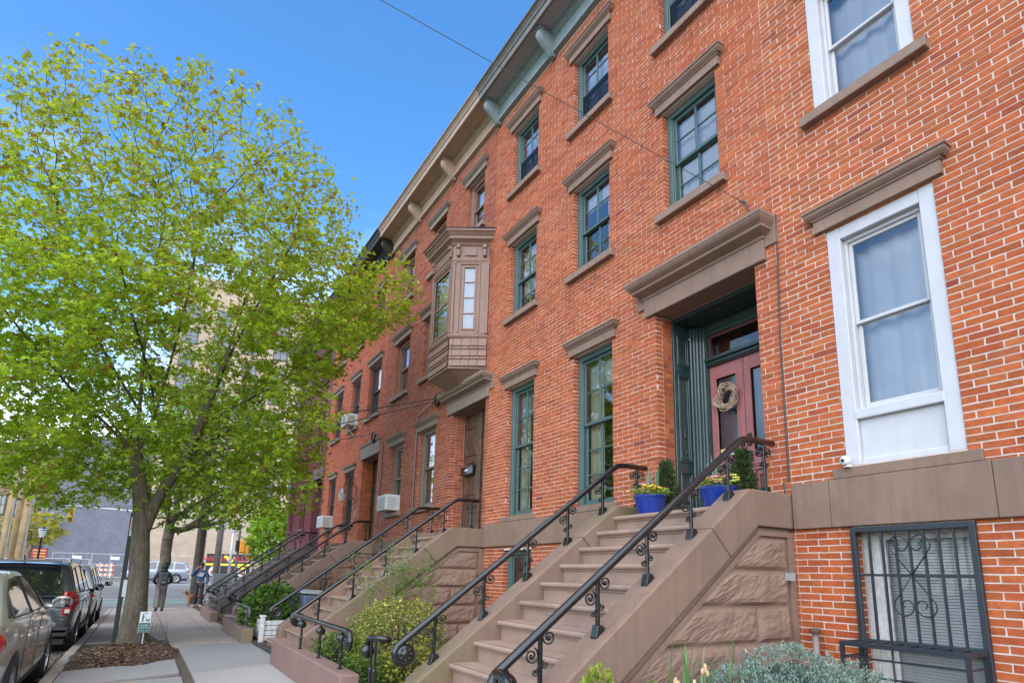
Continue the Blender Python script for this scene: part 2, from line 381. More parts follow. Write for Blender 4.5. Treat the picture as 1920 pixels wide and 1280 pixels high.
for i, (a, c) in enumerate(zip(rows[:-1], rows[1:])):
    new = c < 13
    sk = .40 if new else .1
    if new: slab(.71, 2.22, a, c, CONC_LIGHT if i in (3, 4) else CONC_NEW, skew=sk)
    else:
        for xa, xb in ((.62, 1.40), (1.40, 2.24)):
            slab(xa, xb, a, c, CONC_OLD, skew=.06)
    if not (10.4 < (a+c)/2 < 14): slab(KX+.01, .60 if new else .62, a, min(c, 10.55) if i == 5 else c, CONC_NEW if new else (CONC_DIRT if c < 19 else CONC_OLD), skew=-.1 if new else 0)
slab(KX+.01, .60, 9.15, 10.55, CONC_NEW, skew=.25)
for a, c in ((14.72, 15.6), (15.6, 16.58)):  slab(KX+.01, .05, a, c, CONC_DIRT, tilt=[.004]*4)
cov = MB(); cov.obox((-.02, 8.55, zg(-.02,8.55)+.006), (.62, .9, .012), .03, 0, .045)
cov.build('concrete_patch', CONC_DIRT, walk)
# kerb stones
yk = -10.0
while yk < 30:
    ln = random.choice([1.5, 1.8, 2.1]); t = random.uniform(-.006, .01); dx = random.uniform(-.012, .012)
    if not (29 < yk): 
        b = MB(); z0, z1 = zg(KX,yk)+t, zg(KX,yk+ln)+t
        xs0, xs1 = KX-.16+dx, KX+dx
        b.add([(xs0,yk+.008,-.8),(xs1,yk+.008,-.8),(xs1,yk+ln-.008,-.8),(xs0,yk+ln-.008,-.8),(xs0+.02,yk+.008,z0),(xs1,yk+.008,z0),(xs1,yk+ln-.008,z1),(xs0+.02,yk+ln-.008,z1)],
              [(0,3,2,1),(4,5,6,7),(0,1,5,4),(1,2,6,5),(2,3,7,6),(3,0,4,7)])
        b.build('kerb_stone', KERB, walk, bevel=.014, seg=2)
    yk += ln
# front gardens / areaways between the stoops
def grid_sheet(x0, x1, y0, y1, nx, ny, h):
    V = []; F = []
    for j in range(ny+1):
        for i in range(nx+1):
            x = x0+(x1-x0)*i/nx; y = y0+(y1-y0)*j/ny; V.append((x, y, h(x, y)))
    for j in range(ny):
        for i in range(nx):
            a = j*(nx+1)+i; F.append((a, a+1, a+nx+2, a+nx+1))
    return V, F
b = MB(); V, F = grid_sheet(1.86, 5.3, -6, 28.5, 14, 120, lambda x, y: zb(y)+.02+.03*noise.noise(Vector((x*1.3, y*1.3, 3))))
b.add(V, F); o = b.build('garden_ground', SOIL, smooth=True); tag(o, kind='structure')
# tree pit: mulch mound with litter
def pit_h(x, y):
    ex, ey = (x+.08)/.80, (y-12.15)/1.85
    r = (abs(ex)**2.6+abs(ey)**2.6)**.385 + .10*noise.noise(Vector((x*2.2, y*2.2, 1)))
    return zg(x, y) - .05 + .105*max(0, min(1, (1.02-r)*3.5)) + .018*noise.noise(Vector((x*9, y*9, 5))) + .012*noise.noise(Vector((x*23, y*23, 8)))
b = MB(); V, F = grid_sheet(-.98, .80, 10.25, 14.1, 56, 110, pit_h); b.add(V, F)
o = b.build('tree_pit', MULCH, smooth=True); tag(o, kind='structure')
def litter(name, pts, cols, smin, smax, par=None, kind='stuff'):
    n = len(pts); V = np.zeros((n, 4, 3)); a = rng.uniform(0, 6.28, n); s = rng.uniform(smin, smax, n); asp = rng.uniform(.35, .9, n)
    ca, sa = np.cos(a), np.sin(a); tl = rng.uniform(-.35, .35, (n, 2))
    for k, (u, w) in enumerate(((-1,-.2),(0,-1),(1,.1),(0,1))):
        dx = (u*ca - w*asp*sa)*s; dy = (u*sa + w*asp*ca)*s
        V[:, k, 0] = pts[:, 0]+dx; V[:, k, 1] = pts[:, 1]+dy; V[:, k, 2] = pts[:, 2]+.008+(dx*tl[:, 0]+dy*tl[:, 1])+.4*s*(k % 2)*.3
    F = np.arange(n*4).reshape(n, 4); col = np.array(cols)[rng.integers(0, len(cols), n)]*rng.uniform(.6, 1.2, (n, 1))
    me = np_mesh(name, V.reshape(-1, 3), F, col); o = link(name, me, LITTER, par); tag(o, kind=kind); return o
LITTER = leaf_mat('dry_litter', .1, .85, .2)
LC = [(.14,.075,.04),(.19,.11,.06),(.10,.05,.03),(.24,.16,.10),(.08,.045,.03),(.30,.23,.16)]
p = np.stack([rng.normal(-.1, .42, 2600), rng.uniform(10.4, 13.9, 2600), np.zeros(2600)], 1); p = p[(p[:, 0] > -.74) & (p[:, 0] < .72)]
p[:, 2] = [pit_h(x, y) for x, y in p[:, :2]]; p = p[[pit_h(x, y) > zg(x, y)-.01 for x, y in p[:, :2]]]
tag(litter('mulch_litter', p, LC, .012, .04), 'scattered bark chips and dry leaves around the tree', 'litter')
n = 900; yy = rng.uniform(7.5, 24, n); xx = KX-.2-np.abs(rng.normal(0, .16, n)); p = np.stack([xx, yy, [zroad(y)+.004 for y in yy]], 1)
tag(litter('gutter_litter', p, LC, .01, .035), 'dry leaves gathered along the gutter', 'litter')
n = 420; yy = rng.uniform(6, 22, n); xx = 1.93-np.abs(rng.normal(0, .07, n)); p = np.stack([xx, yy, [zg(x, y)+.004 for x, y in zip(xx, yy)]], 1)
tag(litter('wall_foot_litter', p, LC, .008, .022), 'fine dry litter along the foot of the stoops', 'litter')

# ------------------------------------------------------------------ brickwork
BL, BH = .2066, .0597
def lay_bricks(y0, y1, z0, z1, holes, jt, seed):
    """running-bond courses between y0..y1, cut round the openings; returns (ya,yb,za,zb)"""
    rs = random.Random(seed); out = []; nrow = int((z1-z0)/BH)
    for k in range(nrow):
        za = z0+k*BH+jt/2; zt = z0+(k+1)*BH-jt/2; zm = (za+zt)/2
        iv = [(y0, y1)]
        for (h0, h1, q0, q1) in holes:
            if q0-.012 < zm < q1+.012:
                nv = []
                for a, c in iv:
                    if h1 <= a or h0 >= c: nv.append((a, c)); continue
                    if h0 > a: nv.append((a, h0))
                    if h1 < c: nv.append((h1, c))
                iv = nv
        off = (k % 2)*BL/2 + rs.uniform(-.012, .012)
        for a, c in iv:
            p = y0+off-BL; e = [a]
            while p < c:
                if p > a+.035 and p < c-.035: e.append(p+rs.uniform(-.006, .006))
                p += BL
            e.append(c)
            for i in range(len(e)-1):
                g0 = jt/2 if i > 0 else 0.0; g1 = jt/2 if i < len(e)-2 else 0.0
                out.append((e[i]+g0, e[i+1]-g1, za, zt))
    return out
def brick_geo(bs, xf, depth, pal, seed, jit=.0022, wts=None):
    bs = np.array(bs); n = len(bs); r = np.random.default_rng(seed)
    dx = r.normal(0, .0006, n)
    V = np.zeros((n, 8, 3))
    for k, (iy, iz, back) in enumerate(((0,2,0),(1,2,0),(1,3,0),(0,3,0),(0,2,1),(1,2,1),(1,3,1),(0,3,1))):
        V[:, k, 1] = bs[:, iy]+(r.uniform(-jit, jit, n) if not back else 0); V[:, k, 2] = bs[:, iz]+(r.uniform(-jit, jit, n) if not back else 0)
        V[:, k, 0] = xf+dx+(r.uniform(-.0007, .0007, n) if not back else depth)
    base = np.arange(n)[:, None]*8
    F = np.concatenate([base+np.array(f) for f in ([0,3,2,1],[0,1,5,4],[1,2,6,5],[2,3,7,6],[3,0,4,7])], 1).reshape(-1, 4)
    pal = np.array(pal); idx = r.choice(len(pal), n, p=wts); col = pal[idx]*np.array([.91,.86,.92])*r.uniform(.87, 1.10, (n, 1))*r.uniform(.94, 1.06, (n, 3))
    return V, F, col
def in_frame(x, y, z, mx=30):
    d = Vector((x, y, z-CAMZ)); w = d.dot(cf)
    if w < .1: return False
    u = 987.5+1120.9*d.dot(cr)/w; v = 846.3-1120.9*d.dot(cu)/w
    return -mx < u < 1920+mx and -mx < v < 1280+mx
def brick_wall(house, wall, y0, y1, z0, z1, holes, pal, jt, seed, singles=0, material=None, depth=.115, wts=None):
    bs = lay_bricks(y0, y1, z0, z1, holes, jt, seed)
    V, F, col = brick_geo(bs, XF, depth, pal, seed, wts=wts); n = len(bs); off = np.array(root_loc(house)); material = material or BRICK
    one = np.zeros(n, dtype=bool)
    if singles:
        c = V.mean(1); full = (np.array(bs)[:, 1]-np.array(bs)[:, 0]) > .15
        vis = np.array([in_frame(*p) for p in c]); d = np.linalg.norm(c-np.array([0, 0, CAMZ]), axis=1)
        d[~(vis & full)] = 1e9; idx = np.argsort(d)[:singles]; one[idx] = True
        F1 = F[:5]
        for i in idx:
            ctr = c[i]; me = np_mesh('brick', V[i]-ctr, F1, np.repeat(col[i][None], 5, 0)); o = link('brick', me, material, wall); o.location = ctr-off
    keep = np.where(~one)[0]; Vk = V[keep].reshape(-1, 3)-off; nk = len(keep)
    Fk = (np.arange(nk)[:, None]*8+F[:5].reshape(1, -1)).reshape(-1, 4)
    me = np_mesh('brickwork', Vk, Fk, np.repeat(col[keep], 5, 0)); o = link('brickwork', me, material, wall); tag(o, kind='stuff'); return o
def wall_sheet(name, house, y0, y1, z0, z1, holes, m, x=XF+.0028, deep=.32, parent=None):
    """mortar bed behind the bricks, open at the holes, with reveals"""
    b = MB(); Y = sorted({y0, y1, *[h[i] for h in holes for i in (0, 1) if y0 < h[i] < y1]}); Z = sorted({z0, z1, *[h[i] for h in holes for i in (2, 3) if z0 < h[i] < z1]})
    for a, c in zip(Y[:-1], Y[1:]):
        for d, e in zip(Z[:-1], Z[1:]):
            ym, zm = (a+c)/2, (d+e)/2
            if any(h[0] < ym < h[1] and h[2] < zm < h[3] for h in holes): continue
            b.quad((x, a, d), (x, a, e), (x, c, e), (x, c, d))
    for h0, h1, q0, q1 in holes:
        X1 = x+deep; e = .0015
        b.quad((x, h0-e, q0), (X1, h0-e, q0), (X1, h0-e, q1), (x, h0-e, q1)); b.quad((x, h1+e, q0), (x, h1+e, q1), (X1, h1+e, q1), (X1, h1+e, q0))
        u_, l_ = q1+.004, q0-.004; b.quad((x, h0, u_), (X1, h0, u_), (X1, h1, u_), (x, h1, u_)); b.quad((x, h0, l_), (x, h1, l_), (X1, h1, l_), (X1, h0, l_))
    return b.build(name, m, parent or house)

# ------------------------------------------------------------------ windows, lintels, sills 
def sheet_curtain(win, x, y0, y1, z0, z1, m, folds=6, amp=.025, name='curtain', taper=0):
    b = MB(); n = folds*8; V = []; F = []
    for j, z in enumerate((z0, z1)):
        for i in range(n+1):
            t = i/n; yy = y0+(y1-y0)*t
            if j == 0 and taper: yy = y0+(y1-y0)*t*(1-taper)
            V.append((x+amp*math.sin(t*folds*6.28+random.uniform(-.3, .3))*(1 if j == 0 else .6), yy, z))
    for i in range(n): F.append((i, n+1+i, n+2+i, i+1))
    b.add(V, F); return b.build(name, m, win, smooth=True)
def sash(win, x, y0, y1, z0, z1, cols, rows, m, gm, st=.045, th=.034, mt=.020, rb=None):
    b = MB(); rb = rb or st
    b.box(x, x+th, y0, y0+st, z0, z1).box(x, x+th, y1-st, y1, z0, z1).box(x+.001, x+th-.001, y0+st, y1-st, z0, z0+rb).box(x+.001, x+th-.001, y0+st, y1-st, z1-st, z1)
    gy0, gy1, gz0, gz1 = y0+st, y1-st, z0+rb, z1-st
    mw = mt*1.8
    for i in range(1, cols):
        yc = gy0+(gy1-gy0)*i/cols; b.box(x+.004, x+th-.004, yc-mw/2, yc+mw/2, gz0, gz1)
    for j in range(1, rows):
        zc = gz0+(gz1-gz0)*j/rows; b.box(x+.006, x+th-.006, gy0, gy1, zc-mt/2, zc+mt/2)
    b.build('sash', m, win, bevel=.004)
    for i in range(cols):
        for j in range(rows):
            a, c = gy0+(gy1-gy0)*i/cols, gy0+(gy1-gy0)*(i+1)/cols; d, e = gz0+(gz1-gz0)*j/rows, gz0+(gz1-gz0)*(j+1)/rows
            q = MB(); t = random.uniform(-.0012, .0012); xx = x+th*.5
            q.quad((xx+t, a, d), (xx, a, e), (xx-t, c, e), (xx, c, d)); q.build('pane', gm, win)
def window(house, y0, y1, z0, z1, m, cols=1, rt=1, rl=1, split=.5, case=.075, set_=.085, gm=None, st=.045, label=None, deep=.15):
    """double-hung window in an opening: casing, two sashes, panes"""
    gm = gm or GLASS; b = MB(); x = XF+set_
    b.box(x, x+deep, y0, y0+case, z0, z1).box(x, x+deep, y1-case, y1, z0, z1).box(x+.002, x+deep-.002, y0+case, y1-case, z1-case, z1).box(x-.01, x+deep-.002, y0+.003, y1-.003, z0, z0+case*.55)
    b.box(x+.02, x+.045, y0+case-.001, y0+case+.015, z0+case*.5, z1-case).box(x+.02, x+.045, y1-case-.015, y1-case+.001, z0+case*.5, z1-case)
    w = b.build('window', m, house, bevel=.006)
    if label: w['label'] = label
    a, c, d, e = y0+case, y1-case, z0+case*.55, z1-case; zm = d+(e-d)*split
    sash(w, x+.045, a, c, zm-.02, e, cols, rt, m, gm, st)
    sash(w, x+.083, a, c, d, zm+.02, cols, rl, m, gm, st, rb=st*1.5)
    w_in = (a, c, d, e, x+.13); return w, w_in
def lintel(house, y0, y1, z, m, ht=.118, crown=.105, proj=.045, cp=.105, ext=.085, flatcap=False):
    b = MB()
    b.frustum(XF, y0, y1, z, proj, ext, z+ht, proj, ext)
    zc = z+ht
    if flatcap:
        b.frustum(XF, y0, y1, zc+.001, cp*.75, ext+.03, zc+crown*.55, cp, ext+.06)
        return b.build('lintel', m, house, bevel=.006)
    b.frustum(XF, y0, y1, zc+.001, proj+.014, ext+.014, zc+crown*.16, proj+.016, ext+.016)
    steps = 6; h0 = zc+crown*.165; hh = crown*.60
    for i in range(steps):       # a bold round of six facets
        t0, t1 = i/steps, (i+1)/steps
        f = lambda t: proj+.022+(cp-proj-.022)*math.sin(min(1, t*1.08)*math.pi*.62)/1.0
        b.frustum(XF, y0, y1, h0+hh*t0+.0005, f(t0), ext+.02+(f(t0)-proj)*.8, h0+hh*t1, f(t1), ext+.02+(f(t1)-proj)*.8)
    b.frustum(XF, y0, y1, h0+hh+.001, cp+.012, ext+.03+(cp-proj)*.8, zc+crown, cp+.014, ext+.03+(cp-proj)*.8)
    return b.build('lintel', m, house)
def sill(house, y0, y1, z, m, h=.115, proj=.085, ext=.11):
    b = MB(); b.frustum(XF, y0, y1, z-h, proj, ext, z-.012, proj, ext, back=.14).frustum(XF, y0, y1, z-.0115, proj, ext, z, proj-.03, ext, back=.14)
    return b.build('sill', m, house, bevel=.008)
def bracket(corn, y, m, zt=10.78, proj=.33, h=.42, w=.14):
    """scrolled console with a leaf on its face"""
    pts = []
    for i in range(13):
        t = i/12; ang = t*math.pi
        xx = XF-.05-(proj-.05)*(math.cos(t*math.pi/2)**.8 if t < 1 else 0) - .035*math.sin(ang*2); pts.append((xx, zt-.05-h*t))
    prof = [(XF-.02, zt-.002), (XF-proj-.03, zt-.002), (XF-proj-.03, zt-.05)] + pts + [(XF-.02, zt-h-.06)]
    b = MB(); b.prism(prof, 'y', y-w/2, y+w/2)
    b.box(XF-proj-.05, XF-.02, y-w/2-.02, y+w/2+.02, zt-.045, zt-.003)
    o = b.build('bracket', m, corn, bevel=.006)
    b = MB()
    for k in range(-2, 3):
        b.tube([(pts[i][0]-.012-.006*(2-abs(k)), y+k*w*.19*(1-.35*i/12), pts[i][1]) for i in range(1, 13)], [.018*(1-.5*abs(i-5)/8) for i in range(1, 13)], 6)
    b.build('bracket_leaf', m, corn, smooth=True); return o
def cornice(house, s, m_face, m_soffit, m_top, w=6.1, z=10.36):
    b = MB(); e = .004
    b.box(XF-.055, XF+.2, s+e, s+w-e, z+.05, z+.425)                       # frieze board
    b.box(XF-.095, XF+.1, s+e, s+w-e, z, z+.052)                           # lower mould
    b.box(XF-.075, XF+.1, s+e, s+w-e, z+.055, z+.075)
    b.prism([(XF-.06, z+.33), (XF-.16, z+.42), (XF-.06, z+.42)], 'y', s+e, s+w-e)
    c = b.build('cornice', m_face, house, bevel=.005)
    b = MB(); b.box(XF-.42, XF+.1, s+e, s+w-e, z+.422, z+.45); b.build('soffit', m_soffit, c)
    b = MB(); b.box(XF-.47, XF-.42, s+e, s+w-e, z+.40, z+.53)
    b.prism([(XF-.46, z+.53), (XF-.49, z+.535), (XF-.50, z+.575), (XF-.54, z+.615), (XF-.58, z+.63), (XF-.58, z+.655), (XF-.1, z+.74), (XF-.1, z+.53)], 'y', s+e, s+w-e)
    b.build('crown_moulding', m_top, c, bevel=.004)
    return c
def shell(house, s, w=6.1, top=10.85, depth=9.5):
    b = MB(); e = .012; x0, x1 = XF+.33, XF+depth
    b.quad((x0, s+e, -.5), (x1, s+e, -.5), (x1, s+e, top), (x0, s+e, top)); b.quad((x0, s+w-e, -.5), (x0, s+w-e, top), (x1, s+w-e, top), (x1, s+w-e, -.5))
    b.quad((x1, s+e, -.5), (x1, s+w-e, -.5), (x1, s+w-e, top), (x1, s+e, top)); b.build('party_wall', mat('rear_brick_render', (.22,.12,.09), .9), house)
    b = MB(); b.box(XF-.1, x1, s+e, s+w-e, top+.22, top+.26); b.build('roof', mat('tar_roof', (.08,.08,.08), .9), house)
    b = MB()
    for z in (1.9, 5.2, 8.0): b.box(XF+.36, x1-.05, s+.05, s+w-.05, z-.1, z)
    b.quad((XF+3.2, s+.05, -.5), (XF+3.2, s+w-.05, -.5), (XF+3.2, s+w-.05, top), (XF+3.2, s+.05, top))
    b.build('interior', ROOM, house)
# ------------------------------------------------------------------ houses
def panel_rect(b, axis, plane, a0, a1, z0, z1, t, w=.022, sgn=1):
    """raised frame of a door panel on a plane of constant axis"""
    for (p0, p1, q0, q1) in ((a0, a1, z0, z0+w), (a0, a1, z1-w, z1), (a0, a0+w, z0+w, z1-w), (a1-w, a1, z0+w, z1-w)):
        if axis == 'x': b.box(plane, plane+t, p0, p1, q0, q1)
        else: b.box(p0, p1, plane, plane+t, q0, q1)
def jamb_bricks(house, wall, y, x0, x1, z0, z1, pal, jt, seed, material):
    """brick courses on the side of a recess, facing -Y"""
    rs = np.random.default_rng(seed); V = []; F = []; col = []; pal = np.array(pal); k = 0; z = z0
    while z+BH <= z1+.01:
        L = [(x0+.001, x1)] if k % 2 else [(x0+.001, x0+(x1-x0)*.45-jt/2), (x0+(x1-x0)*.45+jt/2, x1)]
        for a, c in L:
            n = len(V); yy = y-.006+rs.normal(0, .0012); za, zt = z+jt/2, z+BH-jt/2
            V += [(a,yy,za),(c,yy,za),(c,yy,zt),(a,yy,zt),(a,y+.03,za),(c,y+.03,za),(c,y+.03,zt),(a,y+.03,zt)]
            F += [[n+i for i in f] for f in ([0,1,2,3],[0,4,5,1],[1,5,6,2],[2,6,7,3],[3,7,4,0])]
            cc = pal[rs.integers(0, len(pal))]*rs.uniform(.8, 1.15); col += [cc]*5
        z += BH; k += 1
    me = np_mesh('brickwork', np.array(V)-np.array(root_loc(house)), F, np.array(col)); o = link('brickwork', me, material, wall); tag(o, kind='stuff')
def hood(house, y0, y1, z0, m, zl=.235, proj=.27, crown=.215, lp=.05):
    """door hood: flat lintel carrying a deep moulded shelf"""
    b = MB(); b.frustum(XF, y0, y1, z0, lp, .15, z0+zl, lp, .15, back=.27)
    b.build('door_lintel', m, house, bevel=.008)
    b = MB(); zz = z0+zl+.001
    b.box(XF-.02, XF+.05, y0-.30, y1+.30, z0+zl-.09, zz+crown)       # backing block
    seq = [(0, .055, .16), (.03, .065, .165), (.034, .08, .175), (.065, .17, .225), (.069, .18, .235), (.098, .186, .238), (.102, .195, .242), (.128, .235, .262), (.155, .258, .278), (.172, .262, .28), (.176, proj, .285), (crown, proj, .285)]
    for (h0, p0, e0), (h1, p1, e1) in zip(seq[:-1], seq[1:]):
        b.frustum(XF, y0, y1, zz+h0+.0004, p0, e0, zz+h1, p1, e1)
    b.build('door_hood', m, house)
PAL_A = [(.50,.132,.038),(.46,.116,.035),(.53,.150,.044),(.40,.096,.034),(.48,.142,.050),(.31,.076,.036)]
PAL_B = [(.47,.128,.044),(.44,.116,.041),(.50,.148,.052),(.39,.098,.040),(.46,.142,.058),(.34,.086,.042)]
PAL_C = [(.40,.115,.050),(.36,.100,.045),(.42,.132,.058),(.31,.080,.042),(.38,.118,.056)]
PAL_D = [(.50,.130,.046),(.46,.115,.042),(.53,.148,.052),(.42,.102,.042)]
PAL_E = [(.19,.042,.055),(.17,.038,.050),(.21,.050,.064),(.155,.035,.047)]
def house_root(s, name, label): return thing(name, label, 'house', (XF+.2, s+3.05, 0))
def start_house(s, name, label, holes, pal, mortar, jt, seed, singles=0, bands=(), w=6.1, material=None, wts=None):
    h = house_root(s, name, label)
    wall = wall_sheet('wall', h, s, s+w, -.4, 10.5, holes, mortar)
    brick_wall(h, wall, s+.003, s+w-.003, -.12, 10.36, list(holes)+[(q[0], q[1], q[2]+.035, q[3]-.035) for q in bands], pal, jt, seed, singles, material, wts=wts)
    shell(h, s, w); return h, wall
def stone_band(h, y0, y1, z0, z1, m, cuts, proj=.045):
    ys = [y0]+list(cuts)+[y1]
    for a, c in zip(ys[:-1], ys[1:]):
        b = MB(); b.box(XF-proj, XF+.12, a+.002, c-.002, z0, z1); b.build('water_table_stone', m, h, bevel=.005)

# ---- house A: nearest, white windows
SA = -2.70
AW = [(1.94, 2.87), (-.10, .83)]
holesA = [(1.94,2.87,2.29,4.545), (-.10,.83,2.29,4.545), (1.94,2.88,5.85,7.30), (-.10,.84,5.85,7.30), (-2.06,-1.16,5.85,7.30), (1.94,2.88,8.40,9.76), (-.10,.84,8.40,9.76), (-2.06,-1.16,8.40,9.76),
          (1.955,2.86,.12,1.75), (-.10,.80,.12,1.75), (-2.43,-.96,1.95,4.55)]
hA, wallA = start_house(SA, 'brick_house', 'red brick house with white window frames and thick pale mortar, nearest at the right edge', holesA, PAL_A, MORTAR_A, .0108, 11, 300, [(SA, 3.4, 1.765, 2.18)], wts=[.42,.28,.18,.05,.06,.01])
stone_band(hA, SA+.005, 3.385, 1.765, 2.18, STONE, (-1.2, .2, 1.79, 3.02))
b = MB(); b.box(XF-.03, XF+.12, 1.84, 2.98, 2.184, 2.275); b.build('sill', STONE, hA, bevel=.006)
b = MB(); b.box(XF-.03, XF+.12, -.2, .93, 2.184, 2.275); b.build('sill', STONE, hA, bevel=.006)
def white_window(h, y0, y1, z0, z1, panel=0, curt=True, screen=False):
    b = MB(); cw = .125; x = XF+.012; d = .10
    b.box(x, x+d, y0, y0+cw, z0, z1).box(x, x+d, y1-cw, y1, z0, z1).box(x+.003, x+d, y0+cw, y1-cw, z1-cw, z1)
    zb_ = z0
    if panel:
        b.box(x+.045, x+d, y0+cw, y1-cw, z0+.001, z0+panel)                                # recessed apron panel
        b.box(x+.02, x+d, y0+cw, y1-cw, z0+.002, z0+.05)
        b.box(x-.004, x+d, y0+cw-.012, y1-cw+.012, z0+panel, z0+panel+.085); zb_ = z0+panel+.085
    else: b.box(x+.003, x+d, y0+cw, y1-cw, z0, z0+.06); zb_ = z0+.06
    w = b.build('window', WHITE, h, bevel=.006)
    a, c, e = y0+cw, y1-cw, z1-cw
    b = MB(); xx = x+.06
    b.box(xx, xx+.08, a, a+.028, zb_, e).box(xx, xx+.08, c-.028, c, zb_, e).box(xx+.001, xx+.08, a+.028, c-.028, e-.035, e).box(xx+.001, xx+.08, a+.028, c-.028, zb_, zb_+.02); b.build('track', WHITE, w, bevel=.004)
    zm = zb_+(e-zb_)*.5
    sash(w, xx+.025, a+.028, c-.028, zm-.018, e-.035, 1, 1, WHITE, GLASS, .032)
    sash(w, xx+.058, a+.028, c-.028, zb_+.02, zm+.018, 1, 1, WHITE, GLASS, .035, rb=.05)
    if curt:
        sheet_curtain(w, xx+.18, a-.02, c+.05, zb_-.05, e+.1, CURTAIN, 4, .02)
    if screen:
        b = MB(); b.quad((xx+.045, a+.028, zb_), (xx+.045, a+.028, zm), (xx+.045, c-.028, zm), (xx+.045, c-.028, zb_))
    return w
for (y0, y1) in AW: white_window(hA, y0, y1, 2.29, 4.545, .40)
for (y0, y1) in ((1.94,2.88), (-.10,.84), (-2.06,-1.16)): white_window(hA, y0, y1, 5.85, 7.30); white_window(hA, y0, y1, 8.40, 9.76)
for (y0, y1) in AW: lintel(hA, y0, y1, 4.555, STONE_TRIM, ht=.118, crown=.105)
for (y0, y1) in ((1.94,2.88), (-.10,.84), (-2.06,-1.16)):
    for z0, z1 in ((5.85,7.30), (8.40,9.76)): lintel(hA, y0, y1, z1+.01, STONE_TRIM); sill(hA, y0, y1, z0, STONE_TRIM)
# basement window with blind, behind its iron grille
def basement_window(h, y0, y1, z0, z1, m):
    b = MB(); x = XF+.13; cw = .055
    b.box(x, x+.1, y0, y0+cw, z0, z1).box(x, x+.1, y1-cw, y1, z0, z1).box(x+.002, x+.1, y0+cw, y1-cw, z1-cw, z1).box(x-.05, x+.1, y0+.004, y1-.004, z0, z0+.05)
    b.box(x+.03, x+.06, y1-cw-.07, y1-cw, z0+.05, z1-cw)
    w = b.build('window', m, h, bevel=.005); zm = z0+(z1-z0)*.42
    sash(w, x+.045, y0+cw, y1-cw-.07, zm-.015, z1-cw, 1, 1, m, GLASS_B, .042); sash(w, x+.082, y0+cw, y1-cw-.07, z0+.05, zm+.015, 1, 1, m, GLASS_B, .042)
    b = MB(); zz = z1-.08
    while zz > z0+.30:
        b.add([(x+.135, y0+.06, zz-.012), (x+.135, y1-.06, zz-.012), (x+.152, y1-.06, zz+.008), (x+.152, y0+.06, zz+.008)], [(0,1,2,3)]); zz -= .0235
    b.box(x+.13, x+.16, y0+.06, y1-.06, zz-.02, zz); b.build('blind', BLIND, w); return w
basement_window(hA, 1.955, 2.86, .12, 1.75, WHITE_OLD); basement_window(hA, -.10, .80, .12, 1.75, WHITE_OLD)
b = MB(); b.box(XF+.35, XF+.40, -2.43, -.96, 1.9, 4.55); dA = b.build('door', WOOD_DARK, hA)
cornice(hA, SA, TAN_PAINT, TAN_PAINT, TAN_PAINT)

# ---- house B: teal windows and the plum-red door
SB = 3.40
YB1 = [(5.975,6.855), (7.945,8.80)]; YB = [(4.045,4.92), (6.005,6.885), (7.955,8.83)]
holesB = [(a,c,2.255,4.515) for a,c in YB1]+[(a,c,5.86,7.32) for a,c in YB]+[(a,c,8.42,9.755) for a,c in YB]+[(3.66,5.14,1.80,4.555)]+[(a,c,.55,1.70) for a,c in YB1]
hB, wallB = start_house(SB, 'brick_house', 'red brick house with teal paned windows and a plum red front door', holesB, PAL_B, MORTAR_B, .0080, 12, 300, [(SB+2.0, 9.5, 1.77, 2.17)], wts=[.40,.28,.17,.05,.09,.01])
stone_band(hB, 5.40, 9.495, 1.77, 2.17, STONE, (6.6, 7.82))
for a, c in YB1: b = MB(); b.box(XF-.047, XF+.12, a-.10, c+.10, 2.172, 2.252); b.build('sill', STONE, hB, bevel=.006)
for a, c in YB1:
    w, (p, q, d, e, xx) = window(hB, a, c, 2.255, 4.515, TEAL, 2, 2, 3, .545, label='tall teal window of five rows of panes')
    sheet_curtain(w, xx+.05, p, p+(q-p)*.30, d, e, CURTAIN_G, 3, .025); sheet_curtain(w, xx+.05, q-(q-p)*.42, q, d, e, CURTAIN_G, 3, .025)
    b = MB(); b.box(xx+.03, xx+.05, p, q, e-.42, e); b.build('blind', mat('pale_aqua_shade', (.50,.58,.55), .8), w)
    lintel(hB, a, c, 4.525, STONE_TRIM)
for k, (a, c) in enumerate(YB):
    w, (p, q, d, e, xx) = window(hB, a, c, 5.86, 7.32, TEAL, 2, 2, 2, .5)
    if k == 0:
        b = MB(); b.box(xx+.005, xx+.012, p, q, d, e); b.build('blind', SHADE_W, w)
    elif k == 1:
        sheet_curtain(w, xx+.05, p, p+(q-p)*.36, d, e, CURTAIN, 3, .02); b = MB(); b.box(xx+.006, xx+.014, p, q, e-.30, e); b.build('blind', SHADE_W, w)
    else: sheet_curtain(w, xx+.05, p, q, d+.4, e, CURTAIN_G, 5, .02)
    lintel(hB, a, c, 7.33, STONE_TRIM); sill(hB, a, c, 5.86, STONE_TRIM)
    w, (p, q, d, e, xx) = window(hB, a, c, 8.42, 9.755, TEAL, 2, 2, 2, .5)
    sheet_curtain(w, xx+.035, p, q, d, e, CURTAIN, 4, .02)
    b = MB(); zz = d+(e-d)*.5; b.quad((xx-.092, p, d), (xx-.092, p, zz), (xx-.092, q, zz), (xx-.092, q, d)); b.build('insect_screen', glass_mat('screen_mesh', (.32,.31,.33), .25, .3) if 'screen_mesh' not in MATS else MATS['screen_mesh'], w)
    lintel(hB, a, c, 9.765, STONE_TRIM); sill(hB, a, c, 8.42, STONE_TRIM)
for a, c in YB1: window(hB, a, c, .55, 1.70, TEAL, 2, 1, 1, .5)
jamb_bricks(hB, wallB, 5.14, XF+.118, XF+.27, 1.85, 4.55, PAL_B, .0075, 5, BRICK)
hood(hB, 3.66, 5.14, 4.555, STONE_TRIM)
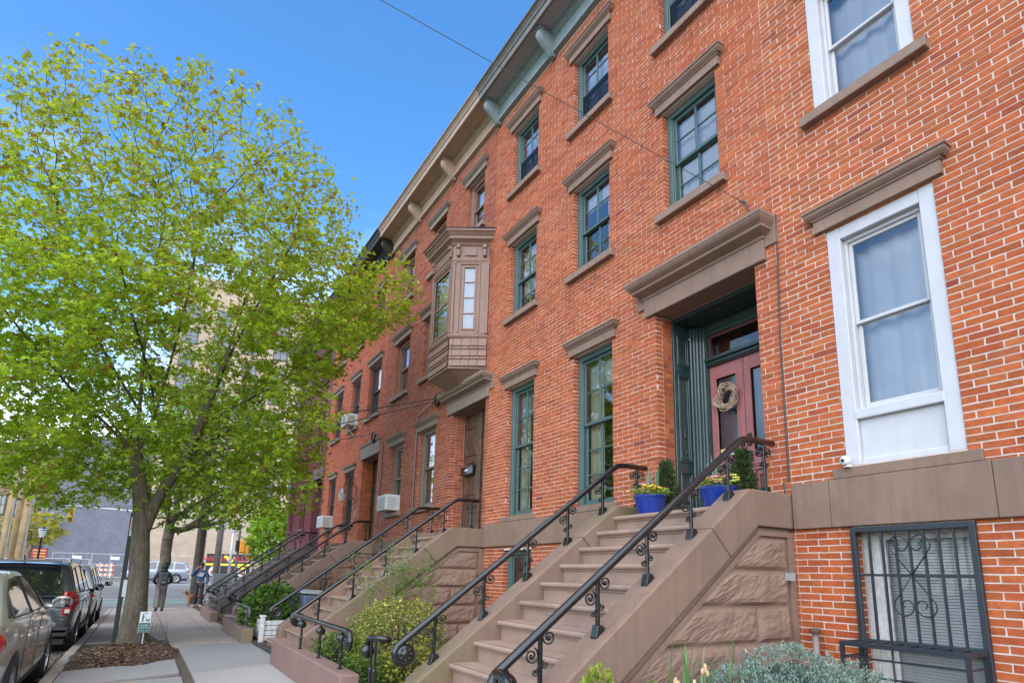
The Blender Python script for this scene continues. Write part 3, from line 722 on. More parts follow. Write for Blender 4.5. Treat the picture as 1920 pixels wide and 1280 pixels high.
# entrance: panelled green jambs, transom, paired red doors
def entrance(h):
    x0, x1 = XF+.275, XF+.60; ya, yb = 3.66, 5.14; zt = 4.55; zf = 1.96
    b = MB()
    b.box(x0, x1, yb-.035, yb-.002, zf, zt).box(x0, x1, ya+.002, ya+.035, zf, zt)                    # jamb linings
    for z0, z1 in ((zf+.10, zf+.62), (zf+.74, zf+1.86), (zf+1.98, zf+2.40)):
        panel_rect(b, 'y', yb-.035, x0+.05, x1-.07, z0, z1, -.016); panel_rect(b, 'y', yb-.035, x0+.075, x1-.095, z0+.03, z1-.03, -.008)
    b.box(x0+.001, x1+.2, ya+.035, yb-.035, zt-.05, zt)                                              # soffit board
    s = b.build('door_surround', GREEN_DOOR, h, bevel=.004)
    b = MB()                                                                                          # reeded frame either side of the doors
    for sgn, yy in ((-1, yb-.035), (1, ya+.035)):
        for i in range(6): b.tube([(x1-.02+i*.022, yy+sgn*(.016+i*.034), zf), (x1-.02+i*.022, yy+sgn*(.016+i*.034), zt-.06)], .022 if i % 2 else .027, 8)
        b.box(x1+.06, x1+.16, yy+sgn*.0, yy+sgn*.205, zf, zt-.05)
    b.build('door_frame', GREEN_DOOR, s, smooth=True, angle=40)
    y0, y1 = ya+.242, yb-.242; xd = x1+.09
    b = MB(); b.box(xd-.05, xd+.06, y0-.01, y1+.01, 3.925, 4.02).box(xd-.07, xd+.05, y0-.01, y1+.01, 3.94, 3.965).box(xd-.09, xd+.05, y0-.012, y1+.012, 3.985, 4.03)
    b.box(xd-.03, xd+.06, y0-.01, y1+.01, 4.34, 4.50).box(xd-.05, xd+.05, y0-.01, y1+.01, 4.40, 4.44)
    b.build('transom_bar', GREEN_DOOR, s, bevel=.006)
    b = MB(); panel_rect(b, 'x', xd, y0, y1, 4.03, 4.34, .03, .03); b.build('transom_frame', mat('dark_red_frame', (.12,.03,.03), .4), s)
    b = MB(); b.quad((xd+.015, y0, 4.03), (xd+.015, y0, 4.34), (xd+.015, y1, 4.34), (xd+.015, y1, 4.03)); b.build('transom_pane', GLASS_DIM, s)
    ym = (y0+y1)/2
    for a, c, first in ((y0, ym-.004, False), (ym+.004, y1, True)):
        b = MB(); sw = .085
        b.box(xd, xd+.045, a, a+sw, zf, 3.925).box(xd, xd+.045, c-sw, c, zf, 3.925).box(xd+.001, xd+.045, a+sw, c-sw, 3.925-.16, 3.924).box(xd+.001, xd+.045, a+sw, c-sw, zf+.001, zf+.20).box(xd+.001, xd+.045, a+sw, c-sw, 2.56, 2.72)
        b.box(xd+.015, xd+.04, a+sw, c-sw, zf+.20, 2.56)
        panel_rect(b, 'x', xd-.012, a+sw-.01, c-sw+.01, zf+.20, 2.56, .02, .025); panel_rect(b, 'x', xd-.012, a+sw-.012, c-sw+.012, 2.71, 3.775, .02, .028)
        b.box(xd-.02, xd+.01, a+sw-.03, c-sw+.03, 2.60, 2.625).box(xd-.014, xd+.01, a+sw-.02, c-sw+.02, 2.575, 2.60)
        panel_rect(b, 'x', xd-.01, a+sw+.05, c-sw-.05, zf+.27, 2.49, .02, .02)
        d = b.build('door', RED_DOOR, h, bevel=.004)
        d['label'] = 'plum red door leaf with the wreath' if first else 'plum red door leaf half hidden by the brick jamb'
        b = MB(); b.quad((xd+.022, a+sw, 2.72), (xd+.022, a+sw, 3.765), (xd+.022, c-sw, 3.765), (xd+.022, c-sw, 2.72)); b.build('pane', glass_mat('frosted_door_glass', (.55,.6,.62), 1.3, .12) if 'frosted_door_glass' not in MATS else MATS['frosted_door_glass'], d)
        b = MB(); b.quad((xd+.09, a+.03, 2.6), (xd+.09, a+.03, 3.85), (xd+.09, c-.03, 3.85), (xd+.09, c-.03, 2.6)); b.build('door_curtain', mat('grey_door_curtain', (.30,.33,.37), .85), d)
        ys = a+.045 if first else c-.045
        b = MB()
        if first:
            b.box(xd-.03, xd, a+.02, a+.07, 2.83, 2.89).lathe([(.026,-.045),(.030,-.04),(.030,-.0),(.026,.0)], (xd, a+.045, 2.70), 14, 'x')
            b.box(xd-.022, xd, a+.022, a+.068, 2.66, 2.74)
        else:
            b.box(xd-.028, xd, c-.075, c-.02, 2.83, 2.97); b.box(xd-.022, xd, c-.07, c-.025, 2.62, 2.76).lathe([(.026,-.06),(.032,-.05),(.032,-.02),(.016,.0)], (xd, c-.047, 2.69), 14, 'x')
        b.build('door_lock', IRON, d, bevel=.004)
        if first:
            b = MB(); b.box(xd+.014, xd+.018, a+sw+.02, c-sw-.06, 2.75, 2.80); b.build('sticker', flat('pale_blue_sticker', (.55,.66,.72), .5), d)
            b = MB(); b.box(xd+.014, xd+.018, a+sw+.07, c-sw-.02, 2.81, 2.85); b.build('sticker', flat('yellow_sticker', (.72,.55,.18), .5), d)
    b = MB(); b.box(x0+.13, x0+.17, yb-.056, yb-.036, 3.00, 3.14); b.box(x0+.14, x0+.165, yb-.06, yb-.036, 2.80, 2.86); b.build('doorbell', flat('doorbell_black', (.03,.03,.035), .3), s, bevel=.004)
    b = MB(); b.ball((x1-.05, yb-.05, 4.34), .012, 8, 5).ball((x1+.12, yb-.30, 3.975), .016, 8, 5).ball((x1-.0, yb-.06, 3.97), .01, 8, 5); b.build('door_contact', WHITE, s, smooth=True)
    return s, xd
surB, XD = entrance(hB)
cB = cornice(hB, SB, TEAL_CORN, SOFFIT, mat('weathered_grey_fascia', (.20,.19,.175), .7, var=.15, streak=.4))
for y in (SB+.09, SB+2.03, SB+4.07, SB+6.01): bracket(cB, y, TEAL_CORN)

# ---- houses C, D, E further along
def plain_window(h, y0, y1, z0, z1, m, kind, lm, sl=True, lint=True, flatcap=False, frame=.085):
    w, (p, q, d, e, xx) = window(h, y0, y1, z0, z1, m, 1, 1, 1, .52, case=frame, gm=GLASS)
    if kind == 'shade':
        b = MB(); b.box(xx+.03, xx+.04, p, q, d+(e-d)*.45, e); b.build('blind', SHADE_W, w)
    elif kind == 'blind':
        b = MB(); zz = e
        while zz > d+.15: b.quad((xx+.04, p, zz-.02), (xx+.04, q, zz-.02), (xx+.06, q, zz+.008), (xx+.06, p, zz+.008)); zz -= .034
        b.build('blind', BLIND, w)
    elif kind == 'curtain': sheet_curtain(w, xx+.1, p, q, d, e, CURTAIN, 4, .03)
    if lint: lintel(h, y0, y1, z1+.01, lm, flatcap=flatcap, ext=.07 if flatcap else .10)
    if sl: sill(h, y0, y1, z0, lm)
    return w
SC = 9.50
C1 = [(11.93,12.87,2.74,4.50), (13.88,14.77,2.76,4.47)]; C2 = [(12.06,12.93,5.82,7.33), (13.88,14.85,5.82,7.30)]; C3 = [(10.02,10.80,8.45,9.70), (11.93,12.74,8.45,9.68), (13.90,14.76,8.45,9.68)]
holesC = C1+C2+C3+[(9.63,11.12,1.80,4.555), (9.80,11.35,5.85,7.4)]
hC, wallC = start_house(SC, 'brick_house', 'brick house with the brown oriel bay window above its door', holesC, PAL_C, MORTAR_C, .0075, 13, 0, [(SC+2, 15.6, 1.77, 2.05)])
stone_band(hC, 11.5, 15.595, 1.77, 2.05, STONE, (13.0, 14.4))
for k, q in enumerate(C1): plain_window(hC, *q, TAUPE, 'blind' if k else 'curtain', STONE_GREY)
for k, q in enumerate(C2): plain_window(hC, *q, BROWN_PAINT, 'curtain', STONE_TRIM)
for k, q in enumerate(C3): plain_window(hC, *q, BROWN_PAINT, 'shade', STONE_GREY)
jamb_bricks(hC, wallC, 11.12, XF+.118, XF+.30, 1.85, 4.55, PAL_C, .0075, 6, BRICK)
hood(hC, 9.63, 11.12, 4.555, STONE_GREY, zl=.225, proj=.25)
b = MB(); xd = XF+.31
b.box(xd, xd+.05, 9.63, 11.12, 1.9, 4.55)
for z0, z1 in ((2.10, 2.62), (2.86, 3.55), (3.66, 4.28)): panel_rect(b, 'x', xd-.02, 10.50, 10.98, z0, z1, .03, .04); panel_rect(b, 'x', xd-.02, 9.75, 10.22, z0, z1, .03, .04)
b.box(xd-.05, xd, 10.27, 10.45, 1.9, 4.5)
dC = b.build('door', WOOD_DARK, hC, bevel=.006); dC['label'] = 'weathered dark wooden door with tall panels'
b = MB(); b.box(xd-.03, xd, 10.43, 10.47, 2.93, 3.16); b.build('door_lock', flat('brass_lock', (.45,.40,.30), .3, 1), dC)
cC = cornice(hC, SC, TAN_PAINT, TAN_PAINT, TAN_PAINT)
for y in (SC+2.03, SC+4.07): bracket(cC, y, TAN_PAINT)
b = MB(); b.tube([(XF-.03, 12.98, 2.2), (XF-.03, 12.98, 4.9), (XF-.05, 11.55, 5.12)], .014, 6); b.tube([(XF-.02, 15.4, 2.4), (XF-.02, 15.4, 4.7)], .012, 6); b.build('service_cable', IRON, hC)

def bay_window():
    bay = None
    P = [(XF, 9.67), (4.50, 10.08), (4.50, 11.04), (XF, 11.45)]          # canted plan
    def off(d):                                                          # plan offset outward by d
        return [(XF, 9.67-d*1.15), (4.50-d, 10.08-d*.45), (4.50-d, 11.04+d*.45), (XF, 11.45+d*1.15)]
    def ring(b, z0, d0, z1, d1):
        A, B = off(d0), off(d1); n = len(b.v)
        b.add([(x+(.05 if i in (0,3) else 0), y, z0) for i, (x, y) in enumerate(A)]+[(x+(.05 if i in (0,3) else 0), y, z1) for i, (x, y) in enumerate(B)],
              [(0,1,5,4),(1,2,6,5),(2,3,7,6),(4,5,6,7),(3,2,1,0)])
    b = MB(); ring(b, 5.20, .0, 5.80, .0); bay = b.build('bay_window', BROWN_PAINT, hC); bay['label'] = 'brown canted oriel bay with shingled skirt'
    b = MB()
    for z0, d0, z1, d1 in ((5.77,.03,5.80,.05),(5.80,.05,5.84,.055),(5.84,.05,5.87,.02)):
        ring(b, z0+.0005, d0, z1, d1)
    b.build('bay_moulding', BROWN_PAINT, bay, bevel=.004)
    b = MB()
    for z0, d0, z1, d1 in ((7.38,.015,7.42,.03),(7.42,.03,7.46,.03),(7.46,.004,7.74,.004),(7.74,.02,7.80,.06),(7.80,.06,7.84,.12),(7.84,.13,7.90,.135),(7.90,.14,7.97,.20),(7.97,.215,8.02,.22)): ring(b, z0+.0005, d0, z1, d1)
    b.build('bay_cornice', BROWN_PAINT, bay, bevel=.004)
    b = MB(); ring(b, 5.155, .012, 5.20, .012); b.build('bay_moulding', BROWN_PAINT, bay, bevel=.004)
    b = MB(); A = off(.24); b.add([(x+(.05 if i in (0,3) else 0), y, 8.021) for i, (x, y) in enumerate(A)]+[(XF+.05, 9.62, 8.16), (XF+.05, 11.5, 8.16)], [(0,1,2,3),(0,4,1),(1,4,5,2),(2,5,3)])
    b.build('bay_roof', mat('black_tar', (.025,.025,.028), .6), bay)
    # underside: shallow curved taper to the wall
    b = MB(); L = []
    for t in np.linspace(0, 1, 7):
        k = 1-t; L.append([(XF+.03-(XF-x+.03)*k*(1 if i in (1,2) else 0), 10.56+(y-10.56)*(.30+.70*k), 5.16-.40*t) for i, (x, y) in enumerate(P)])
    V = [p for r in L for p in r]; F = [(r*4+i, r*4+i+1, r*4+i+5, r*4+i+4) for r in range(6) for i in range(3)]
    b.add(V, F); b.build('bay_soffit', BROWN_PAINT, bay)
    segs = [(P[0], P[1]), (P[1], P[2]), (P[2], P[3])]
    for si, (p, q) in enumerate(segs):
        p, q = Vector((*p, 0)), Vector((*q, 0)); t = (q-p); ln = t.length; t.normalize(); nrm = Vector((-abs(t.y), t.x if si != 2 else t.x, 0)); nrm = Vector((t.y*-1, t.x, 0))
        if nrm.x > 0: nrm = -nrm
        def bx(b, a0, a1, z0, z1, d0, d1):
            c = [p+t*a0+nrm*d0, p+t*a1+nrm*d0, p+t*a1+nrm*d1, p+t*a0+nrm*d1]
            b.add([(v.x,v.y,z0) for v in c]+[(v.x,v.y,z1) for v in c], [(0,3,2,1),(4,5,6,7),(0,1,5,4),(1,2,6,5),(2,3,7,6),(3,0,4,7)])
        wa, wb = (ln*.36, ln*.70) if si != 1 else (ln*.13, ln*.87)
        z0, z1 = 5.96, 7.28
        b = MB(); bx(b, 0, wa, 5.87, 7.38, -.03, 0); bx(b, wb, ln, 5.87, 7.38, -.03, 0); bx(b, wa, wb, 5.87, z0, -.03, -.001); bx(b, wa, wb, z1, 7.38, -.03, -.001)
        for a0, a1 in ((0, .05), (ln-.05, ln)): bx(b, a0, a1, 5.87, 7.38, 0, .03)
        bx(b, wa-.09, wa-.055, 5.9, 7.36, 0, .02); bx(b, wb+.055, wb+.09, 5.9, 7.36, 0, .02); bx(b, wa-.09, wb+.09, 7.33, 7.36, .0005, .022)
        for a0, a1 in ((wa-.02, wa+.02), (wb-.02, wb+.02)): bx(b, a0, a1, z0-.02, z1+.02, 0, .015)
        bx(b, wa+.02, wb-.02, z0-.02, z0+.02, 0, .014); bx(b, wa+.02, wb-.02, z1-.02, z1+.02, 0, .014)
        if si == 1: bx(b, wa, wb, 6.58, 6.63, -.02, .005)
        else:
            for z in (6.29, 6.62, 6.95): bx(b, wa, wb, z-.012, z+.012, -.02, .004)
        bx(b, wa, wb, 7.52, 7.68, .005, .018)
        b.build('bay_frame', BROWN_PAINT, bay, bevel=.004)
        zs = [z0, 6.6, z1] if si == 1 else [z0, 6.29, 6.62, 6.95, z1]
        for a, c in zip(zs[:-1], zs[1:]):
            q_ = MB(); g = [p+t*wa-nrm*.012, p+t*wb-nrm*.012]; q_.quad((g[0].x,g[0].y,a), (g[0].x,g[0].y,c), (g[1].x,g[1].y,c), (g[1].x,g[1].y,a)); q_.build('pane', GLASS, bay)
        b = MB(); g = [p+t*wa-nrm*.10, p+t*wb-nrm*.10]; b.quad((g[0].x,g[0].y,z0+.02), (g[0].x,g[0].y,z1), (g[1].x,g[1].y,z1), (g[1].x,g[1].y,z0+.02)); b.build('blind', SHADE_W if si == 1 else mat('sky_reflection_tint', (.12,.16,.22), .8), bay)  # side sheets: sky reflection put into their blue colour; the front is a blind
        # frieze consoles
        for aa in ((.10, ln-.10) if si != 1 else (.06, ln-.06)):
            b = MB(); bx(b, aa-.035, aa+.035, 7.66, 7.74, .005, .085); bx(b, aa-.035, aa+.035, 7.58, 7.66, .005, .05); bx(b, aa-.03, aa+.03, 7.50, 7.58, .005, .065); b.build('frieze_bracket', BROWN_PAINT, bay, bevel=.006)
        # shingles, each its own piece
        rs = random.Random(si); z = 5.205; rowh = [.145, .06, .145, .06, .15]
        for r, hh in enumerate(rowh):
            a = 0.0; first = True
            while a < ln-.01:
                w_ = rs.uniform(.14, .19) if not first else rs.uniform(.08, .19); first = False; c = min(ln, a+w_)
                if ln-c < .05: c = ln
                b = MB(); d = .012+.006*rs.random()
                e0 = p+t*(a+.005); e1 = p+t*(c-.005)
                b.add([tuple(e0+nrm*(.022+d))[:2]+(z,), tuple(e1+nrm*(.022+d))[:2]+(z,), tuple(e1+nrm*.012)[:2]+(z+hh+.004,), tuple(e0+nrm*.012)[:2]+(z+hh+.004,), tuple(e0)[:2]+(z,), tuple(e1)[:2]+(z,)], [(0,1,2,3),(0,4,5,1)])
                b.build('shingle', BROWN_PAINT, bay); a = c
            z += hh
bay_window()

SD = 15.60
D1 = [(17.97,18.95,2.66,4.33), (20.02,20.90,2.66,4.33)]; D2 = [(16.05,17.15,5.72,7.33), (18.02,18.93,5.72,7.33), (20.02,21.0,5.70,7.33)]; D3 = [(16.1,17.1,8.42,9.68), (18.0,18.9,8.42,9.68), (20.0,20.95,8.42,9.68)]
holesD = D1+D2+D3+[(15.78,17.20,1.80,4.50)]
DARK_CORN = mat('dark_green_cornice', (.030,.036,.030), .5, var=.2)
hD, wallD = start_house(SD, 'brick_house', 'orange brick house with dark window frames and a wall lantern by its door', holesD, PAL_D, MORTAR_C, .0065, 14, 0, [(SD+2, 21.65, 1.77, 2.0)], w=6.05)
stone_band(hD, 17.6, 21.64, 1.77, 2.0, STONE, (19.6,))
for k, q in enumerate(D1): plain_window(hD, *q, BRONZE, 'curtain' if k == 0 else 'none', STONE_GREY, flatcap=True)
for k, q in enumerate(D2): plain_window(hD, *q, BRONZE, 'none' if k else 'curtain', STONE_GREY, flatcap=True)
for k, q in enumerate(D3): plain_window(hD, *q, BRONZE, 'shade' if k == 1 else 'none', STONE_GREY, flatcap=True)
b = MB(); b.frustum(XF, 15.78, 17.20, 4.50, .05, .12, 4.86, .05, .12, back=.3).frustum(XF, 15.78, 17.20, 4.861, .07, .14, 4.93, .09, .16); b.build('door_lintel', STONE_GREY, hD, bevel=.008)
jamb_bricks(hD, wallD, 17.20, XF+.118, XF+.34, 1.85, 4.5, PAL_D, .0065, 7, BRICK)
b = MB(); xd = XF+.36; b.box(xd, xd+.05, 15.78, 17.20, 1.9, 4.5)
for z0, z1 in ((2.1, 2.75), (2.9, 3.9)): panel_rect(b, 'x', xd-.02, 16.60, 17.0, z0, z1, .03, .03)
b.build('door', GREEN_DOOR, hD, bevel=.005)
cD = cornice(hD, SD, DARK_CORN, DARK_CORN, DARK_CORN, w=6.05)
for y in (SD+.09, SD+2.03, SD+4.07): bracket(cD, y, DARK_CORN)
SE = 21.66
E1 = [(24.25,25.15,2.9,4.56), (26.35,27.05,2.9,4.56)]; E2 = [(22.30,23.2,5.75,7.4), (24.3,25.2,5.75,7.4), (26.3,27.1,5.75,7.4)]; E3 = [(22.30,23.2,8.42,9.7), (24.3,25.2,8.42,9.7), (26.3,27.1,8.42,9.7)]
holesE = E1+E2+E3+[(21.92,23.2,1.80,4.6)]
hE, wallE = start_house(SE, 'painted_brick_house', 'plum painted brick house at the far end of the row', holesE, PAL_E, MORTAR_E, .006, 15, 0, (), w=5.9, material=BRICK_PAINT)
for k, q in enumerate(E1+E2+E3): plain_window(hE, *q, PLUM, 'curtain' if k % 3 == 0 else 'none', mat('plum_stone', (.14,.055,.06), .7), flatcap=True, frame=.07)
b = MB(); b.frustum(XF, 21.92, 23.2, 4.6, .05, .12, 5.0, .05, .12, back=.3); b.build('door_lintel', mat('grey_plum_stone', (.15,.10,.10), .75), hE, bevel=.008)
b = MB(); b.box(XF+.4, XF+.45, 21.92, 23.2, 1.9, 4.6); b.build('door', BRONZE, hE)
cornice(hE, SE, DARK_CORN, DARK_CORN, DARK_CORN, w=5.9)
b = MB(); b.box(XF+.01, XF+9.4, SE+5.9, SE+5.96, -.4, 10.9); b.build('end_wall', mat('plum_render', (.12,.04,.045), .8), hE)
# ------------------------------------------------------------------ stoops
RIS, TRD = .182, .2435
LZ, LX = 1.967, 4.40                      # landing level and nose
def cap_z(x): return 2.095 if x >= 4.471 else 2.095-.747*(4.471-x)
def rock_stone(stoop, x0a, x0b, x1a, x1b, z0, z1, yf, m, seed, sgn=-1, g=.008, pr=.045):
    """rock-faced ashlar on a wall facing -Y: left edge x0a (bottom) .. x0b (top), right edge x1a .. x1b"""
    nx, nz = max(5, int((x1a-x0a)/.040)), 9; V = []; F = []; sd = seed*7.31
    for j in range(nz+1):
        t = j/nz; z = z0+g+(z1-z0-2*g)*t
        for i in range(nx+1):
            u = i/nx; xa = x0a+(x0b-x0a)*t+g; xb = x1a+(x1b-x1a)*t-g; x = xa+(xb-xa)*u
            e = min(1, min(u*(xb-xa), (1-u)*(xb-xa))/.05, min(t, 1-t)*(z1-z0)/.05); e = max(0, e)
            q = Vector((x*3.4+sd, z*4.2, sd))
            d = .35+.55*noise.noise(q)+.45*abs(noise.noise(q*2.3))+.25*noise.noise(q*5.1)
            d += .18*math.floor(3*noise.noise(Vector((x*2.1, z*2.9, sd+9))))/3
            V.append((x, yf+sgn*(.002+pr*e**.55*max(.15, d+.35)), z))
    for j in range(nz):
        for i in range(nx):
            a = j*(nx+1)+i; F.append((a, a+1, a+nx+2, a+nx+1))
    b = MB(); b.add(V, F); return b.build('rock_faced_stone', m, stoop, smooth=False)
def stoop(s, label, m_r, m_l, m_step, rock=True, m_rock=None):
    st = thing('stoop', label, 'stoop', (3.5, s+1.02, 0), group='brownstone stoops along the row')
    y0, y1 = s+.28, s+1.76
    for i in range(11):
        z = LZ-RIS*i; x = LX-TRD*i; xb = XF+.50 if i == 0 else x+TRD+.06
        a, c = (y0-.03, y1+.03) if i < 10 else (s-.03, s+2.07)
        bot = z-RIS-.03 if i < 10 else -.6
        pr = [(xb, z), (x+.02, z)]
        for k in range(7):
            th = math.pi/2+math.pi*k/6; pr.append((x+.026+.026*math.cos(th), z-.026+.026*math.sin(th)))
        pr += [(x+.034, z-.054), (x+.034, z-.068), (x+.05, z-.07), (x+.05, bot), (xb, bot)]
        b = MB(); b.prism(pr[::-1], 'y', a, c); b.build('landing' if i == 0 else 'step', m_step, st, smooth=False)
    for yy0, yy1, m in ((s, s+.28, m_r), (s+1.76, s+2.04, m_l)):
        xe = 2.13
        pts = [(XF+.0, 2.095), (4.471, 2.095), (xe+.03, cap_z(xe+.03)), (xe, cap_z(xe)-.05), (xe, -.6), (2.28, -.6), (2.28, .07), (4.574, 1.77), (XF+.0, 1.77)]
        q0, q1 = (3.965, cap_z(3.965)), (4.19, 1.77-.747*(4.574-4.19)-.0)         # joint across the slope
        up_ = [pts[0], pts[1], (q0[0]+.003, q0[1]+.002), (q1[0]+.003, q1[1]+.002), pts[7], pts[8]]; lo_ = [(q0[0]-.002, q0[1]-.002), pts[2], pts[3], pts[4], pts[5], pts[6], (q1[0]-.002, q1[1]-.002)]
        for pl in (up_, lo_):
            b = MB(); b.prism(pl, 'y', yy0, yy1); b.build('stringer', m, st, bevel=.012, seg=2)
        core = [(XF-.01, 1.80), (4.57, 1.80), (2.25, .075), (2.25, -.6), (XF-.01, -.6)]
        b = MB(); b.prism(core, 'y', yy0+.055, yy1-.055); b.build('side_wall', STONE_ROCK if m_rock is None else m_rock, st)
        if rock and yy0 == s:
            b = MB(); w = .075                                       # moulded strip under the stringer and down the house wall
            b.add([(2.30,s+.02,.0),(4.60,s+.02,1.735),(XF-.002,s+.02,1.735),(XF-.002,s+.02,1.69),(4.615,s+.02,1.69),(2.36,s+.02,-.02),
                   (2.30,s+.07,.0),(4.60,s+.07,1.735),(XF-.002,s+.07,1.735),(XF-.002,s+.07,1.69),(4.615,s+.07,1.69),(2.36,s+.07,-.02)],
                  [(0,1,4,5)[::-1],(1,2,3,4)[::-1],(5,4,10,11)[::-1],(4,3,9,10)[::-1]])
            b.box(XF-.085, XF-.004, s+.022, s+.075, -.5, 1.688); b.build('stone_margin', m, st)
            z = 1.685; k = 0; rs = random.Random(int(s*10))
            while z > -.25:
                zz = z-.305
                xl = lambda q: 4.615-(1.69-q)/.747-.02
                xr = XF-.09; xs = [xr]; x = xr
                while True:
                    x -= rs.uniform(.38, .85) if len(xs) > 1 or k % 2 else rs.uniform(.30, .5)
                    if x < xl(z)+.22: break
                    xs.append(x)
                for a, c in zip(xs[1:], xs[:-1]): rock_stone(st, a, a, c, c, zz, z, s+.055, m_rock or STONE_ROCK, k*5.3+a)
                rock_stone(st, max(2.3, xl(zz)), max(2.35, xl(z)), xs[-1], xs[-1], zz, z, s+.055, m_rock or STONE_ROCK, k*3.7)
                z = zz; k += 1
    return st
stB = stoop(SB, 'brownstone stoop with rock-faced side below the plum red door', STONE, STONE_MOSS, STONE_TREAD)
stC = stoop(SC, 'mossy brownstone stoop below the oriel bay window', STONE_MOSS, STONE, STONE_TREAD)
stD = stoop(SD, 'pinkish brown stoop of the house with the wall lantern', mat('pink_brownstone', (.29,.19,.155), .8, var=.14, scale=3, streak=.25, bmp=.3), STONE, STONE_TREAD, True)
stE = stoop(SE, 'dark grey stoop of the plum painted house', STONE_DARK, STONE_DARK, mat('dark_tread', (.12,.10,.095), .75, var=.2), False, STONE_DARK)

# ------------------------------------------------------------------ iron handrails
def spiral_mesh(name, r0, r1, turns, mirror, bar=.0062, boss=.013):
    pts = []; n = int(22*turns)
    for i in range(n+1):
        t = i/n; r = r0+(r1-r0)*t; a = math.pi*.62+turns*6.283*t
        pts.append((mirror*r*math.cos(a), 0, r*math.sin(a)))
    b = MB(); b.tube(pts, bar, 4, squash=1.5); b.ball((pts[-1][0]*.3, 0, pts[-1][2]*.3), (boss, boss*1.25, boss), 8, 6)
    me = b.mesh(name, smooth=True); me.materials.append(IRON); return me
SCR = {(k, sg): spiral_mesh('scroll', .056 if k == 'big' else .028, .016 if k == 'big' else .010, 1.55 if k == 'big' else 1.2, sg, .0064 if k == 'big' else .0052, .015 if k == 'big' else .010) for k in ('big', 'small') for sg in (1, -1)}
def rail_z(x): return 2.585-.747*(4.58-x) if x < 4.58 else 2.598
def volute(P, d, n, r0=.098, r1=.03, turns=1.55):
    c = P+n*r0; out = []
    for i in range(1, 34):
        t = i/33; a = turns*6.283*t; r = r0+(r1-r0)*t
        out.append(c + (-n*math.cos(a)+d*math.sin(a))*r)
    return out, c
def handrail(y, label, posts=(4.89, 4.36, 3.87, 3.36, 2.86, 2.36), rosette=False, end=5.03):
    h = thing('handrail', label, 'handrail', (3.5, y, 1.0), group='iron handrails of the stoops')
    path = [Vector((x, y, rail_z(x))) for x in (2.02, 2.5, 3.0, 3.5, 4.0, 4.42)]+[Vector((4.53, y, 2.545)), Vector((4.60, y, 2.583)), Vector((4.70, y, 2.598)), Vector((end, y, 2.602))]
    d = Vector((-.801, 0, -.598)); n = Vector((.598, 0, -.801)); v, c = volute(path[0], d, n)
    pts = v[::-1]+path
    rr = [.020+.012*min(1, i/20) for i in range(len(v))]+[.032]*len(path)
    b = MB(); b.tube(pts, rr, 12); b.ball(tuple(path[-1]), .033, 10, 6); b.build('rail', IRON, h, smooth=True)
    if rosette:
        b = MB(); b.lathe([(.005,-.052),(.030,-.05),(.052,-.03),(.07,-.032),(.078,-.022),(.078,.022),(.07,.032),(.052,.03),(.03,.05),(.005,.052)], tuple(c), 18, 'y')
        for k in range(8):
            for sg in (-1, 1): b.ball((c.x+.05*math.cos(k*.785), c.y+sg*.034, c.z+.05*math.sin(k*.785)), (.016, .012, .016), 7, 5)
        b.build('rosette', IRON, h, smooth=True)
    off = Vector(root_loc(h))
    for x in posts:
        zc, zr = cap_z(x), rail_z(x); sl = .747 if x < 4.47 else 0
        b = MB(); b.box(x-.0135, x+.0135, y-.0135, y+.0135, zc-.01, zr-.01)
        w = .042; p = [(x-w, zc-sl*w-.004), (x+w, zc+sl*w-.004), (x+w, zc+sl*w+.014), (x+.022, zc+.065), (x-.022, zc+.065), (x-w, zc-sl*w+.014)]
        b.prism(p, 'y', y-.034, y+.034)
        for q in (.13, .19): b.ball((x, y, zc+q), (.018, .018, .009), 8, 5)
        po = b.build('post', IRON, h, bevel=.004)
        rz = zr-.034
        for k, sg, ox, oz in (('big', 1, .070, sl*.07-.058), ('big', -1, -.070, -sl*.07-.070), ('small', 1, .040, -.185), ('small', -1, -.040, -.185-sl*.06)):
            o = bpy.data.objects.new('scroll', SCR[(k, sg)]); C.objects.link(o); o.parent = po; o.location = Vector((x+ox, y, rz+oz))-off
    return h
hr = [handrail(SB+.14, 'black iron scroll handrail at the right of the plum red door steps', rosette=True),
      handrail(SB+1.90, 'black iron scroll handrail at the left of the plum red door steps', rosette=True),
      handrail(SC+.14, 'black iron handrail on the mossy stringer of the bay window house'),
      handrail(SC+1.90, 'black iron handrail on the far side of the bay window house steps'),
      handrail(SD+.14, 'iron handrail on the near side of the pinkish brown stoop', end=4.95),
      handrail(SD+1.90, 'iron handrail on the far side of the pinkish brown stoop'),
      handrail(SE+.14, 'iron handrail on the near side of the dark grey stoop'),
      handrail(SE+1.90, 'iron handrail on the far side of the dark grey stoop')]
